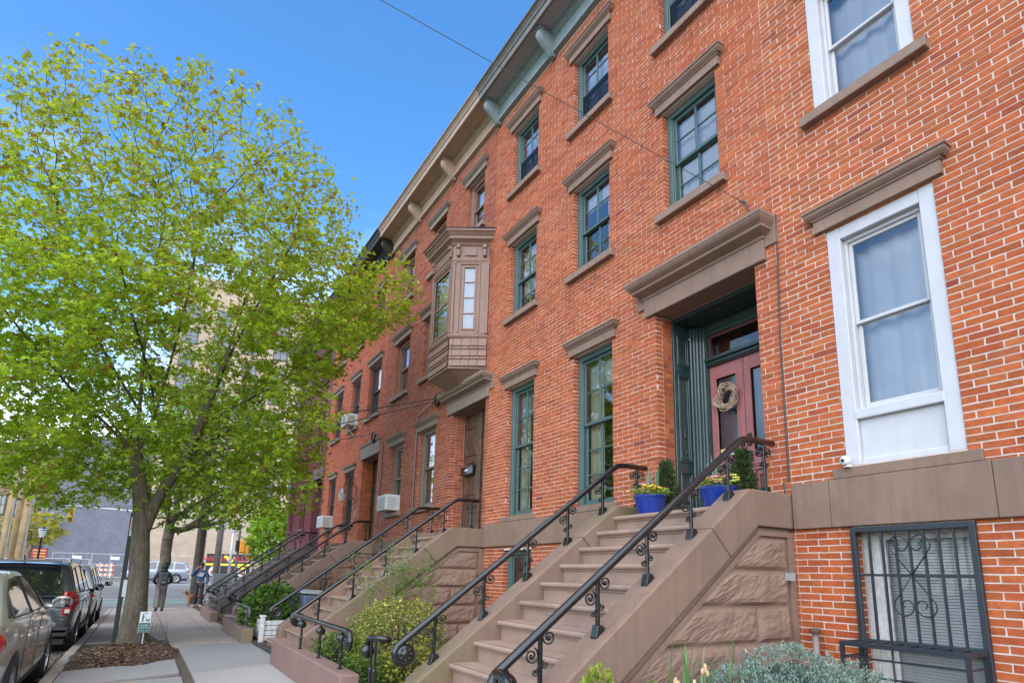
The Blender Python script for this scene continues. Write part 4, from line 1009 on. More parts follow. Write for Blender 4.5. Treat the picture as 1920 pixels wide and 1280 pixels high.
# ------------------------------------------------------------------ low garden walls with short rails
def low_wall(y0, y1, x, zt, m, label, zdrop=0):
    b = MB(); b.box(x-.10, x+.09, y0, y1, -.6, zt); o = b.build('garden_wall', m, bevel=.016, seg=2); tag(o, label, 'wall', 'low garden walls'); return o
low_wall(5.93, 9.44, 1.80, .345, mat('rose_brownstone', (.225,.14,.115), .8, var=.12, scale=3, streak=.25, bmp=.25, fine=.3), 'low brownstone garden wall with three-post rail in front of the teal windows')
low_wall(12.35, 15.55, 1.80, .24, STONE_MOSS, 'low mossy stone wall in front of the white planter')
low_wall(18.3, 21.5, 1.80, .17, STONE, 'low stone wall just before the dark grey stoop')
def short_rail(ya, yb, x, zw, zr, posts, label, m=IRON, curl=True):
    h = thing('low_railing', label, 'railing', (x, (ya+yb)/2, zw), group='short iron railings on the garden walls')
    pts = [Vector((x, yb, zr-.012)), Vector((x, yb-.05, zr)), Vector((x, ya+.12, zr)), Vector((x, ya+.06, zr-.008)), Vector((x, ya+.015, zr-.04)), Vector((x, ya, zr-.09)), Vector((x, ya+.01, zr-.15)), Vector((x, ya+.05, zr-.185))]
    b = MB(); b.tube(pts, [.028]*5+[.027, .024, .012], 10, squash=1.0); b.build('rail', m, h, smooth=True)
    if curl:
        b = MB(); b.lathe([(.01,-.02),(.05,-.025),(.05,.025),(.01,.02)], (x, ya+.075, zr-.10), 14, 'x')
        for k in range(6): b.ball((x-.03, ya+.075+.03*math.cos(k), zr-.10+.03*math.sin(k)), .012, 6, 4)
        b.build('rosette', m, h, smooth=True)
    for y in posts:
        b = MB(); b.box(x-.011, x+.011, y-.011, y+.011, zw-.01, zr-.01); b.box(x-.022, x+.022, y-.022, y+.022, zw-.005, zw+.018)
        b.lathe([(.012,-.03),(.022,-.012),(.022,.012),(.012,.03)], (x, y, zw+.55*(zr-zw)*.6), 10)
        p = b.build('post', m, h, bevel=.003)
        for sg in (-1, 1):
            b = MB(); b.lathe([(.008,-.014),(.038,-.018),(.044,-.008),(.044,.008),(.038,.018),(.008,.014)], (x+sg*.0, y+sg*.035, zr-.085), 12, 'y'); b.build('scroll', m, p, smooth=True)
    return h
short_rail(6.02, 8.60, 1.80, .345, .725, (8.11, 7.18, 6.31), 'black three-post railing on the low wall in front of the teal windows')
short_rail(12.45, 14.3, 1.80, .24, .60, (13.9, 13.3, 12.8), 'worn iron railing on the mossy low wall by the white planter', IRON_OLD, False)
short_rail(18.4, 20.6, 1.80, .17, .55, (20.2, 19.5, 18.8), 'worn iron railing on the low wall before the dark grey stoop', IRON_OLD, False)
def newel_return(y, sg, label):
    h = thing('gate_post', label, 'post', (1.92, y, 0)); x = 1.90
    b = MB(); b.tube([(2.0, y-sg*.02, .70), (x, y+sg*.03, .715), (x-.03, y+sg*.20, .70), (x-.03, y+sg*.25, .655), (x-.03, y+sg*.255, .60)], [.026, .028, .028, .027, .022], 10); b.build('rail', IRON, h, smooth=True)
    b = MB(); b.lathe([(.01,-.035),(.05,-.035),(.062,-.012),(.062,.012),(.05,.035),(.01,.035)], (x-.03, y+sg*.235, .585), 14, 'y'); b.build('rosette', IRON, h, smooth=True)
    for yy in (y+sg*.06, y+sg*.17):
        b = MB(); b.box(x-.025, x-.003, yy-.011, yy+.011, -.05, .70); b.lathe([(.012,-.03),(.021,-.01),(.021,.01),(.012,.03)], (x-.014, yy, .42), 10); b.lathe([(.012,-.03),(.021,-.01),(.021,.01),(.012,.03)], (x-.014, yy, .25), 10); b.build('post', IRON, h, bevel=.003)
newel_return(5.46, 1, 'short black iron gate post with rosette beside the nearest left handrail')
newel_return(3.36, -1, 'short black iron return post at the foot of the nearest right handrail')

# ------------------------------------------------------------------ iron grille and rack at the basement window
def grille():
    g_ = thing('window_grille', 'blue-black iron window grille with heart scrolls over the basement window', 'grille', (XF, 2.4, .8)); x = XF-.045; y0, y1, z0, z1 = 1.945, 2.865, .83, 1.752
    b = MB(); t = .042
    b.box(x, x+.045, y0, y0+t, z0-.75, z1).box(x, x+.045, y1-t, y1, z0-.75, z1).box(x+.001, x+.044, y0+t, y1-t, z1-t, z1).box(x+.001, x+.044, y0+t, y1-t, z0-.02, z0+t-.02); b.build('frame', IRON_GREY, g_, bevel=.003)
    for k in range(7):
        y = y0+t+(y1-y0-2*t)*(k+1)/8; b = MB(); b.box(x+.012, x+.028, y-.0085, y+.0085, z0+.02, z1-t); b.build('bar', IRON_GREY, g_)
    zm = z0+.53; b = MB(); b.box(x+.011, x+.029, y0+t, y1-t, zm-.010, zm+.010); b.build('crossbar', IRON_GREY, g_)
    yc = (y0+y1)/2
    for up in (1, -1):
        for sd_ in (1, -1):
            pts = [(x+.004, yc, zm)]; cy_, cz_, r = yc+sd_*.077, zm+up*.235, .075
            a0 = -.75
            for i in range(30):
                t_ = i/29; a = a0+t_*7.6; rr = r*(1-.72*max(0, t_-.30)/.70)
                oy = cy_ - sd_*(.022*max(0, t_-.30)/.70); pts.append((x+.004, oy+sd_*rr*math.cos(a), cz_+up*(rr*math.sin(a))))
            b = MB(); b.tube(pts, .0058, 5); b.build('heart_scroll', IRON_GREY, g_, smooth=True)
def rack():
    r = thing('iron_rack', 'black iron plant rack standing below the window grille', 'rack', (4.9, 2.4, 0)); x0, x1, y0, y1, zt = 4.76, 5.05, 1.96, 2.86, .845
    b = MB(); t = .03
    b.box(x0, x0+t, y0, y1, zt-.035, zt).box(x1-.02, x1, y0, y1, zt-.035, zt).box(x0+t, x1-.02, y0, y0+t, zt-.034, zt-.001).box(x0+t, x1-.02, y1-t, y1, zt-.034, zt-.001)
    for k in range(1, 8): y = y0+(y1-y0)*k/8; b.box(x0+t, x1-.02, y-.012, y+.012, zt-.012, zt-.002)
    b.build('top_frame', IRON_GREY, r, bevel=.002)
    for yy in (y0, y1-t):
        for xx in (x0, x1-.02): b = MB(); b.box(xx+.001, xx+t-.001, yy+.001, yy+t-.001, .02, zt-.036); b.build('leg', IRON_GREY, r)
    for z in (.73, .60, .47, .34, .21):
        b = MB(); b.box(x0+.01, x0+.022, y0+t, y1-t, z-.007, z+.007).box(x0+t, x1-.02, y0+.008, y0+.02, z-.006, z+.006).box(x0+t, x1-.02, y1-.02, y1-.008, z-.006, z+.006); b.build('side_bar', IRON_GREY, r)
grille(); rack()
# ------------------------------------------------------------------ small things on the walls
def sec_camera():
    c = thing('security_camera', 'small round white security camera at the corner of the white window', 'camera', (XF-.02, 2.84, 2.31))
    b = MB(); b.lathe([(.001,-.05),(.03,-.045),(.043,-.02),(.043,.01),(.032,.03),(.001,.032)], (XF-.055, 2.835, 2.325), 18, 'x'); b.build('housing', flat('camera_white', (.75,.75,.73), .35), c, smooth=True)
    b = MB(); b.lathe([(.001,-.006),(.014,-.004),(.016,.004),(.001,.006)], (XF-.107, 2.835, 2.325), 14, 'x'); b.build('lens', flat('lens_black', (.01,.01,.012), .1), c, smooth=True)
    b = MB(); b.lathe([(.035,0),(.035,.02),(.02,.03)], (XF-.035, 2.835, 2.272), 14); b.build('base', flat('camera_white', (.75,.75,.73), .35), c)
sec_camera()
def wreath():
    b = MB(); cx, cy, cz = XD-.055, 4.615, 3.46; rs = random.Random(3)
    for k in range(17):
        pts = []; R0 = rs.uniform(.100, .150); ph = rs.uniform(0, 6.28); w = rs.choice([2, 3, 4]); am = rs.uniform(.015, .035); ox, oz = rs.uniform(-.012, .012), rs.uniform(-.012, .012)
        for i in range(41):
            a = 6.283*i/40; r = R0+am*math.sin(w*a+ph); pts.append((cx+.030*math.cos(w*a+ph*1.7), cy+ox+r*math.cos(a), cz+oz+r*math.sin(a)))
        b.tube(pts, rs.uniform(.0045, .0075), 5, cap=False)
    o = b.build('wreath', mat('pale_vine', (.42,.30,.20), .8, var=.3, scale=40), smooth=True, off=(cx, cy, cz)); o.location = (cx, cy, cz)
    tag(o, 'round woven twig wreath hanging on the plum red door', 'wreath')
wreath()
def mailbox(x, y0, y1, z0, z1, d, m, label):
    t = thing('mailbox', label, 'mailbox', (x, (y0+y1)/2, z0))
    b = MB(); b.box(x-d, x, y0, y1, z0, z1-.04); b.build('box', m, t, bevel=.008)
    b = MB(); b.prism([(x, z1), (x-d-.015, z1-.045), (x-d-.015, z1-.055), (x, z1-.035)], 'y', y0-.008, y1+.008); b.build('lid', m, t, bevel=.003); return t
mailbox(XD-.014, 3.86, 4.06, 3.36, 3.70, .10, flat('slate_box', (.03,.035,.042), .4), 'slate grey mailbox beside the plum red door, half hidden by the brick jamb')
tC = mailbox(XF+.285, 10.48, 10.98, 3.26, 3.46, .09, IRON, 'wide black mailbox on the weathered wooden door')
b = MB(); b.box(XF+.193, XF+.197, 10.66, 10.80, 3.33, 3.37); b.build('plate', flat('white_plate', (.7,.7,.7), .5), tC)
def ac_unit(y0, y1, z0, z1, label, x=XF-.33):
    t = thing('air_conditioner', label, 'air conditioner', (x, (y0+y1)/2, z0), group='window air conditioners'); W = flat('ac_white', (.62,.62,.60), .5)
    b = MB(); b.box(x, XF+.12, y0, y1, z0, z1); b.build('case', W, t, bevel=.012)
    b = MB()
    for k in range(9): zz = z0+.04+(z1-z0-.08)*k/9; b.box(x-.006, x+.01, y0+.04, y1-.04, zz, zz+.012)
    for k in range(7): zz = z0+.05+(z1-z0-.1)*k/7; b.box(x+.05, x+.26, y0-.005, y0+.008, zz, zz+.014)
    b.build('louvre', flat('ac_grey', (.30,.31,.31), .6), t); return t
ac_unit(13.98, 14.62, 2.78, 3.16, 'white window air conditioner beside the tall brick pier of the bay window house')
ac_unit(20.12, 20.78, 2.70, 3.08, 'white window air conditioner in the ground window next to the plum house')
t = ac_unit(18.15, 18.75, 5.76, 6.12, 'white air conditioner on outrigger bracket in an upper window')
b = MB(); b.tube([(XF-.30, 18.3, 5.74), (XF-.02, 18.3, 5.45)], .015, 6).tube([(XF-.30, 18.6, 5.74), (XF-.02, 18.6, 5.45)], .015, 6).box(XF-.33, XF, 18.2, 18.7, 5.735, 5.755); b.build('support_bracket', WHITE, t)
def lantern():
    t = thing('wall_lantern', 'curled iron wall lantern with glass shade beside the dark green door', 'lantern', (XF, 17.6, 3.2)); y = 17.55
    b = MB(); b.box(XF-.02, XF+.0, y-.05, y+.05, 3.15, 3.55); b.build('back_plate', flat('grey_metal', (.25,.25,.24), .4, .6), t, bevel=.006)
    b = MB(); b.tube([(XF-.02, y, 3.35)]+[(XF-.22+.2*math.cos(a), y, 3.62+.27*math.sin(a)) for a in np.linspace(-.9, 3.1, 22)], .014, 6).tube([(XF-.02, y, 3.25)]+[(XF-.12+.08*math.cos(a), y, 3.33+.09*math.sin(a)) for a in np.linspace(-1, 4.5, 18)], .01, 6); b.build('arm', IRON, t, smooth=True)
    b = MB(); b.lathe([(.01,.28),(.05,.24),(.12,.12),(.13,.10)], (XF-.42, y, 3.42), 8); b.build('cap', flat('grey_metal', (.25,.25,.24), .4, .6), t)
    b = MB(); b.lathe([(.115,.10),(.075,-.10),(.02,-.14)], (XF-.42, y, 3.42), 8); b.build('shade', flat('milky_glass', (.55,.53,.48), .25), t)
lantern()
b = MB(); b.prism([(17.52+.16*math.cos(a)*.8, 2.95+.16*math.sin(a)) for a in np.linspace(0, 6.283, 15)[:-1]], 'x', XF-.02, XF-.002); o = b.build('house_plaque', flat('grey_plaque', (.22,.21,.19), .6)); tag(o, 'oval grey house plaque below the wall lantern', 'plaque')
b = MB(); b.box(XF-.12, XF+.05, 18.1, 18.8, 2.60, 2.72); o = b.build('window_box', flat('black_box', (.03,.03,.03), .7)); tag(o, 'small black window box below the lantern window', 'window box')
t = thing('vent_pipe', 'short rusty vent pipe beside the blue-green juniper', 'pipe', (4.98, 3.2, 0))
b = MB(); b.lathe([(.025,-.2),(.025,.86)], (4.98, 3.20, 0), 12); b.build('pipe', mat('grey_pipe', (.22,.19,.17), .6), t, smooth=True)
b = MB(); b.lathe([(.045,.86),(.05,.88),(.045,.90),(.005,.905)], (4.98, 3.20, 0), 12); b.build('cap', mat('rust', (.10,.05,.03), .8), t)
b = MB(); b.box(4.93, 5.0, SB-.035, SB+.02, 1.30, 1.37); o = b.build('junction_box', flat('grey_box', (.34,.34,.35), .5)); tag(o, 'small grey junction box on the rock-faced stoop side', 'box')
# ------------------------------------------------------------------ trees
def bark_mat():
    m, nt, b = nodes_of('maple_bark')
    a = noise_tex(nt, 15, 7, .65, coord='World', stretch=(1, 1, .22)); c2 = noise_tex(nt, 55, 5, .7, coord='World', stretch=(1, 1, .45)); g = noise_tex(nt, 2.2, 5, .6, coord='World')
    c = ramp(nt, a, [(.32, (.035,.029,.022)), (.5, (.11,.09,.066)), (.68, (.21,.175,.13))])
    c = mixrgb(nt, ramp(nt, g, [(.42, 0), (.66, .65)]), c, (.17,.175,.075)); c = mixrgb(nt, .5, c, ramp(nt, c2, [(.3, (.04,.033,.027)), (.7, (.2,.17,.13))]))
    nt.links.new(c, b.inputs['Base Color']); b.inputs['Roughness'].default_value = .92; b.inputs['Specular IOR Level'].default_value = .2
    h = mixrgb(nt, .3, a, c2); bump(nt, b, h, 1.0, .045); MATS['maple_bark'] = m; return m
BARK = bark_mat()
TWIG = mat('dark_twig', (.055,.042,.034), .85, var=.3, scale=10)
LEAF = leaf_mat('young_maple_leaf', .62, .45, .3); LEAF_S = leaf_mat('shrub_leaf', .30, .45, .35)
def colonize(start, attract, step=.17, infl=2.2, kill=.34, iters=140, jit=.12, seed=1, up=.05):
    """space colonisation: start = list of (pos, parent)"""
    r = np.random.default_rng(seed)
    P = [np.array(p, float) for p, _ in start]; par = [q for _, q in start]
    A = np.array(attract, float); best = np.full(len(A), 1e9); bi = np.zeros(len(A), int); alive = np.ones(len(A), bool); new = list(range(len(P)))
    kids = np.zeros(60000, int)
    for it in range(iters):
        if not alive.any() or not new: break
        idx = np.where(alive)[0]; N = np.array([P[i] for i in new])
        d = np.linalg.norm(A[idx][:, None]-N[None], axis=2); k = d.argmin(1); m = d[np.arange(len(idx)), k]
        upd = m < best[idx]; best[idx[upd]] = m[upd]; bi[idx[upd]] = np.array(new)[k[upd]]
        alive &= best > kill
        idx = np.where(alive & (best < infl))[0]
        if len(idx) == 0: break
        acc = {}
        for i in idx:
            v = A[i]-P[bi[i]]; acc.setdefault(bi[i], []).append(v/np.linalg.norm(v))
        new = []
        for n_, vs_ in acc.items():
            if kids[n_] > 3: continue
            v = np.mean(vs_, 0)+r.normal(0, jit, 3)+np.array([0, 0, up]); v /= np.linalg.norm(v)+1e-9
            P.append(P[n_]+v*step); par.append(n_); kids[n_] += 1; new.append(len(P)-1)
    return np.array(P), np.array(par)
def pipe_radii(P, par, tip=.0045, expo=2.25):
    n = len(P); acc = np.zeros(n); ch = np.zeros(n, int)
    for i in range(n-1, -1, -1):
        if ch[i] == 0: acc[i] = tip**expo
        if par[i] >= 0: acc[par[i]] += acc[i]; ch[par[i]] += 1
    return acc**(1/expo), ch
def limb_tubes(P, par, rad, sel, sides):
    """quads for each parent-child link in sel, with shared ring frames"""
    V = []; F = []
    for i in np.where(sel)[0]:
        p = par[i]
        if p < 0: continue
        a, c = Vector(P[p]), Vector(P[i]); t = (c-a)
        if t.length < 1e-6: continue
        t0 = (a-Vector(P[par[p]])).normalized() if par[p] >= 0 else t.normalized()
        t.normalize(); n0 = len(V)
        r0 = min(rad[p], rad[i]*1.25)
        for ctr, rr, tt in ((a, r0, (t0+t).normalized()), (c, rad[i], t)):
            x = tt.cross(Vector((.31, .95, .05)))
            x.normalize(); y = tt.cross(x)
            for j in range(sides):
                th = 6.28318*j/sides; V.append(tuple(ctr+(x*math.cos(th)+y*math.sin(th))*rr))
        F += [(n0+j, n0+(j+1) % sides, n0+sides+(j+1) % sides, n0+sides+j) for j in range(sides)]
    return np.array(V), np.array(F)
def leaves_geo(pts, dirs, size, colf, seed, lobes=3, droop=.35, per=1, width=.42):
    """maple-like leaves: each a fan of folded lobes at the end of a short stalk"""
    r = np.random.default_rng(seed); n = len(pts)
    nrm = r.normal(0, .55, (n, 3)); nrm[:, 2] += 1.0; nrm /= np.linalg.norm(nrm, axis=1)[:, None]
    d = dirs+r.normal(0, .8, (n, 3)); d -= nrm*(d*nrm).sum(1)[:, None]; d /= np.linalg.norm(d, axis=1)[:, None]+1e-9
    d = d-np.array([0, 0, droop])*r.uniform(.2, 1, (n, 1)); d /= np.linalg.norm(d, axis=1)[:, None]
    s_ = np.cross(nrm, d); s_ /= np.linalg.norm(s_, axis=1)[:, None]+1e-9; nrm = np.cross(d, s_)
    sz = size*r.uniform(.55, 1.25, n)[:, None]; V = []; ang = [0] if lobes == 1 else [-1.0, 0, 1.0]; ln = [1] if lobes == 1 else [.80, 1, .80]
    for a, l in zip(ang, ln):
        ax = d*math.cos(a)+s_*math.sin(a); sd_ = -d*math.sin(a)+s_*math.cos(a); w = width*(1.45 if lobes > 1 else 1)
        V += [pts, pts+sz*l*(ax*.52-sd_*w*.5+nrm*.06), pts+sz*l*(ax-nrm*.10), pts+sz*l*(ax*.52+sd_*w*.5+nrm*.06)]
    V = np.stack(V, 1); k = len(ang); F = (np.arange(n)[:, None]*4*k+np.arange(4*k)[None]).reshape(-1, 4)
    col = colf(pts, r); return V.reshape(-1, 3), F, np.repeat(col, k, 0)
def make_tree(root, P, par, tip, leaf_size, colf, seed, per_tip, thin=.010, thick=.022, trunk_path=None, trunk_rad=None, leaf_r=.24, lobes=3, thin_out=None):
    rad, ch = pipe_radii(P, par, tip); off = np.array(root_loc(root))
    b = MB()
    if trunk_path is not None: 
        for path, rr, sd in trunk_path: bark_tube(b, path, rr, sd)
    sel = rad >= thick; V, F = limb_tubes(P, par, rad, sel, 9)
    if len(V): b.add([tuple(v) for v in V], [tuple(f) for f in F])
    b.build('trunk', BARK, root, smooth=True)
    V, F = limb_tubes(P, par, rad, (rad < thick), 5)
    me = np_mesh('branches', V-off, F, smooth=True); tag(link('branches', me, TWIG, root), kind='stuff')
    r = np.random.default_rng(seed); idx = np.where(rad < thin)[0]
    tips = (ch[idx] == 0); reps = np.where(tips, per_tip*2, per_tip); idx = np.repeat(idx, reps)
    dirs = P[idx]-P[np.maximum(par[idx], 0)]; dirs /= np.linalg.norm(dirs, axis=1)[:, None]+1e-9
    o = r.normal(0, leaf_r*.42, (len(idx), 3)); o[:, 2] *= .55; pts = P[idx]+o
    if thin_out is not None:
        k = thin_out(pts, r); pts, dirs = pts[k], dirs[k]
    V, F, col = leaves_geo(pts, dirs, leaf_size, colf, seed+1, lobes)
    me = np_mesh('crown', V-off, F, col); link('crown', me, LEAF, root); return len(idx), rad
def bark_tube(b, path, rr, seed, n=22):
    """trunk or limb with ridged, lumpy bark"""
    pts = [Vector(p) for p in path]; k = len(pts); base = len(b.v); m = (k-1)*7+1
    for i in range(m):
        t = i/7; i0 = min(int(t), k-2); f = t-i0
        p0, p1, p2, p3 = pts[max(i0-1,0)], pts[i0], pts[i0+1], pts[min(i0+2,k-1)]
        c = .5*((2*p1)+(p2-p0)*f+(2*p0-5*p1+4*p2-p3)*f*f+(-p0+3*p1-3*p2+p3)*f**3); r = rr[i0]+(rr[i0+1]-rr[i0])*f
        tt = (p2-p1).normalized(); x = tt.cross(Vector((0, 1, .02))).normalized(); y = tt.cross(x)
        for j in range(n):
            th = 6.28318*j/n; q = Vector((math.cos(th)*1.6, math.sin(th)*1.6, c.z*1.1+seed))
            w = 1+.11*noise.noise(q)+.055*noise.noise(q*3.1)+.05*math.sin(7*th+3*noise.noise(Vector((c.z*1.4, seed, 1))))*max(0, 1-(i/m)*1.3)
            b.v.append(tuple(c+(x*math.cos(th)+y*math.sin(th))*r*w))
    for i in range(m-1):
        for j in range(n): b.f.append((base+i*n+j, base+i*n+(j+1) % n, base+(i+1)*n+(j+1) % n, base+(i+1)*n+j))

def main_tree():
    bx, by = .05, 13.6; z0 = zg(bx, by)
    root = thing('maple_tree', 'large maple with fresh yellow-green leaves growing from the sidewalk pit', 'tree', (bx, by, z0))
    start = []; paths = []
    def chain(pts, parent, st=.17):
        pts = [np.array(p, float) for p in pts]; last = parent
        for a, c in zip(pts[:-1], pts[1:]):
            n = max(1, int(np.linalg.norm(c-a)/st))
            for k in range(1, n+1):
                start.append((a+(c-a)*k/n, last)); last = len(start)-1
        return last
    start.append((np.array([bx, by, z0-.1]), -1))
    T = [(bx, by, z0-.1), (-.0, by, .9), (-.08, by, 1.75), (-.11, by, 2.35)]; t_end = chain(T, 0)
    L0 = [(-.11, by, 2.35), (-.24, by-.02, 2.85), (-.36, by-.05, 3.35)]; l_end = chain(L0, t_end)
    R0 = [(-.08, by, 2.1), (.16, by-.05, 2.75), (.42, by-.1, 3.35), (.62, by-.15, 4.1), (.80, by-.1, 4.9), (1.0, by, 5.9), (1.2, by, 7.2)]; ri = chain(R0, t_end-2)
    limbs = []
    for pts in ([(-.36,by-.05,3.35),(-.42,by+.05,4.3),(-.50,by+.2,5.5),(-.55,by+.3,7.0),(-.5,by+.2,8.6)],
                [(-.36,by-.05,3.35),(-.15,by-.3,4.2),(-.02,by-.6,5.2),(.1,by-.8,6.6),(.15,by-.9,8.2)],
                [(-.36,by-.05,3.35),(-.75,by-.4,3.75),(-1.3,by-.8,4.2),(-2.0,by-1.1,4.9),(-2.8,by-1.5,5.8)],
                [(-.36,by-.05,3.35),(-.7,by+.5,3.9),(-1.3,by+1.0,4.7),(-1.8,by+1.4,5.9)],
                [(-.42,by+.05,4.3),(-1.0,by-.2,5.1),(-1.7,by-.5,6.3),(-2.1,by-.6,7.6)],
                [(-.15,by-.3,4.2),(-.3,by-1.1,4.7),(-.6,by-2.0,5.3),(-.9,by-2.9,6.0)]):
        k0 = min(range(len(start)), key=lambda i: np.linalg.norm(start[i][0]-np.array(pts[0]))); chain(pts, k0); limbs.append(pts)
    for pts in ([(.62,by-.15,4.1),(1.3,by-.6,4.6),(2.1,by-1.0,5.2),(2.9,by-1.4,5.9),(3.6,by-1.7,6.4)],
                [(.42,by-.1,3.35),(1.1,by-.7,3.6),(1.9,by-1.2,3.75),(2.7,by-1.5,3.7)],
                [(.80,by-.1,4.9),(1.0,by-1.0,5.6),(1.3,by-1.9,6.4),(1.6,by-2.6,7.2)],
                [(.42,by-.1,3.35),(.9,by+.7,4.0),(1.5,by+1.5,4.6),(2.0,by+2.2,5.4)],
                [(-.02,by-.02,1.9),(.30,by-.1,2.2),(.6,by-.3,2.42),(1.0,by-.6,2.7),(1.5,by-.9,2.95)]):
        k0 = min(range(len(start)), key=lambda i: np.linalg.norm(start[i][0]-np.array(pts[0]))); chain(pts, k0); limbs.append(pts)
    r = np.random.default_rng(4); A = []
    def ell(c, rad, n, shell_=.45):
        v = r.normal(0, 1, (n, 3)); v /= np.linalg.norm(v, axis=1)[:, None]; q = r.uniform(shell_**3, 1, n)**(1/3); return np.array(c)+v*q[:, None]*np.array(rad)
    A.append(ell((-.05, by-.2, 7.0), (3.8, 3.6, 4.8), 2900)); A.append(ell((2.1, by-.3, 8.3), (1.5, 1.6, 2.3), 420, .1)); A.append(ell((.9, by-.4, 6.2), (3.3, 3.2, 3.7), 1000))
    A.append(ell((2.7, by-1.5, 6.0), (1.7, 1.6, 2.0), 380, .2)); A.append(ell((-1.6, by-1.4, 5.0), (2.2, 2.3, 2.0), 520, .2)); A.append(ell((1.2, by-.6, 3.7), (2.7, 2.4, 1.1), 620, .1)); A.append(ell((-.4, by+.6, 3.5), (3.0, 2.6, .95), 520, .1))
    A.append(ell((3.5, by-2.2, 6.8), (1.0, 1.0, 1.0), 200, .0)); A.append(ell((-2.2, by-.6, 9.0), (1.4, 1.5, 2.0), 320, .1)); A.append(ell((-.9, by-.2, 10.9), (1.0, 1.0, 1.0), 130, .1)); A.append(ell((2.9, by-2.6, 4.0), (1.0, .8, .5), 100, .0))
    A.append(ell((1.5, by-.8, 3.2), (1.9, 1.9, 1.15), 420, .1)); A.append(ell((-1.5, by-.7, 3.25), (2.2, 2.1, 1.05), 420, .1)); A.append(ell((2.6, by-1.6, 4.3), (1.3, 1.2, 1.0), 220, .1))
    A = np.concatenate(A); A = A[(A[:, 2] > 2.05) & (A[:, 0] < 2.75+np.clip(A[:, 2]-5.0, 0, 9)*.85) & (A[:, 0] < 4.55)]
    P, par = colonize(start, A, step=.17, infl=1.7, kill=.30, iters=120, jit=.16, seed=2)
    def colf(p, q):
        n = len(p); t = np.clip((p[:, 2]-4.5)/6.0, 0, 1)+q.normal(0, .22, n); t = np.clip(t, 0, 1)[:, None]
        lo = np.array([.33,.47,.050]); hi = np.array([.32,.36,.055]); c = lo*(1-t)+hi*t
        red = (q.uniform(0, 1, n) < .02+.10*t[:, 0])[:, None]; c = np.where(red, np.array([.30,.18,.06]), c)
        return c*q.uniform(.62, 1.30, (n, 1))*q.uniform(.9, 1.1, (n, 3))
    def open_centre(p, q):                 # the sunlit top is thinner and the fork stands in the open
        u = q.uniform(0, 1, len(p)); keep = u < np.clip(.95-(p[:, 2]-5.2)*.16, .27, .95)
        d = np.abs(p[:, 0]-(-.05+.10*(p[:, 2]-2.5))); near = (p[:, 1] < by+.3) & (p[:, 2] < 5.4) & (d < 1.15)
        low = (p[:, 0] > .9) & (p[:, 2] < 5.2)
        return keep & ~(near & (q.uniform(0, 1, len(p)) < .80)) & ~(low & (q.uniform(0, 1, len(p)) < .50))
    tp = [([(bx, by, z0-.12), (.02, by, z0+.18), (-.0, by, .65), (-.03, by, 1.2), (-.08, by, 1.75), (-.13, by, 2.4), (-.24, by-.02, 2.95), (-.36, by-.05, 3.45)], [.34, .245, .178, .160, .155, .150, .130, .105], 1.0),
          ([(-.06, by, 1.85), (.02, by-.02, 2.3), (.16, by-.05, 2.75), (.42, by-.1, 3.35), (.62, by-.15, 4.1), (.80, by-.1, 4.9), (1.0, by, 5.9)], [.09, .110, .105, .095, .085, .07, .05], 5.0)]
    n, rad = make_tree(root, P, par, .0031, .082, colf, 9, 17, thin=.0115, thick=.024, trunk_path=tp, leaf_r=.25, thin_out=open_centre)
    b = MB(); rs = random.Random(2)                                  # surface roots
    for k in range(7):
        a = k*.9+rs.uniform(-.2, .2); L_ = rs.uniform(.35, .6)
        b.tube([(bx+math.cos(a)*q, by+math.sin(a)*q, z0+.10-.30*(q/L_-.3)) for q in np.linspace(.12, L_, 6)], [.10, .09, .075, .06, .045, .02], 8)
    b.build('root', BARK, root, smooth=True); return n, len(P)
print('tree', main_tree())

def small_tree(name, label, x, y, h, crown_c, crown_r, natt, cols, seed, leaf=.16, trunk_r=.10, per=3, group=None, fork=.35, z0=None):
    z0 = zg(x, y) if z0 is None else z0
    root = thing(name, label, 'tree', (x, y, z0), group=group); r = np.random.default_rng(seed)
    start = [(np.array([x, y, z0-.1]), -1)]; last = 0
    for k in range(1, 12): start.append((np.array([x+r.normal(0, .02), y+r.normal(0, .02), z0+h*fork*k/11]), last)); last = k
    v = r.normal(0, 1, (natt, 3)); v /= np.linalg.norm(v, axis=1)[:, None]; A = np.array(crown_c)+v*(r.uniform(.05, 1, natt)**(1/3))[:, None]*np.array(crown_r)
    st = max(.17, min(crown_r)*.07)
    P, par = colonize(start, A, step=st, infl=max(crown_r)*1.2, kill=st*1.7, iters=90, jit=.18, seed=seed)
    cols = np.array(cols)
    def colf(p, q): n = len(p); return cols[q.integers(0, len(cols), n)]*q.uniform(.65, 1.3, (n, 1))
    rad, ch = pipe_radii(P, par, .0045); tp_ = .0045*trunk_r/max(rad[0], 1e-3)
    make_tree(root, P, par, tp_, leaf, colf, seed, per, thin=tp_*2.1, thick=max(.02, tp_*2.5), leaf_r=leaf*2.0)
    return root

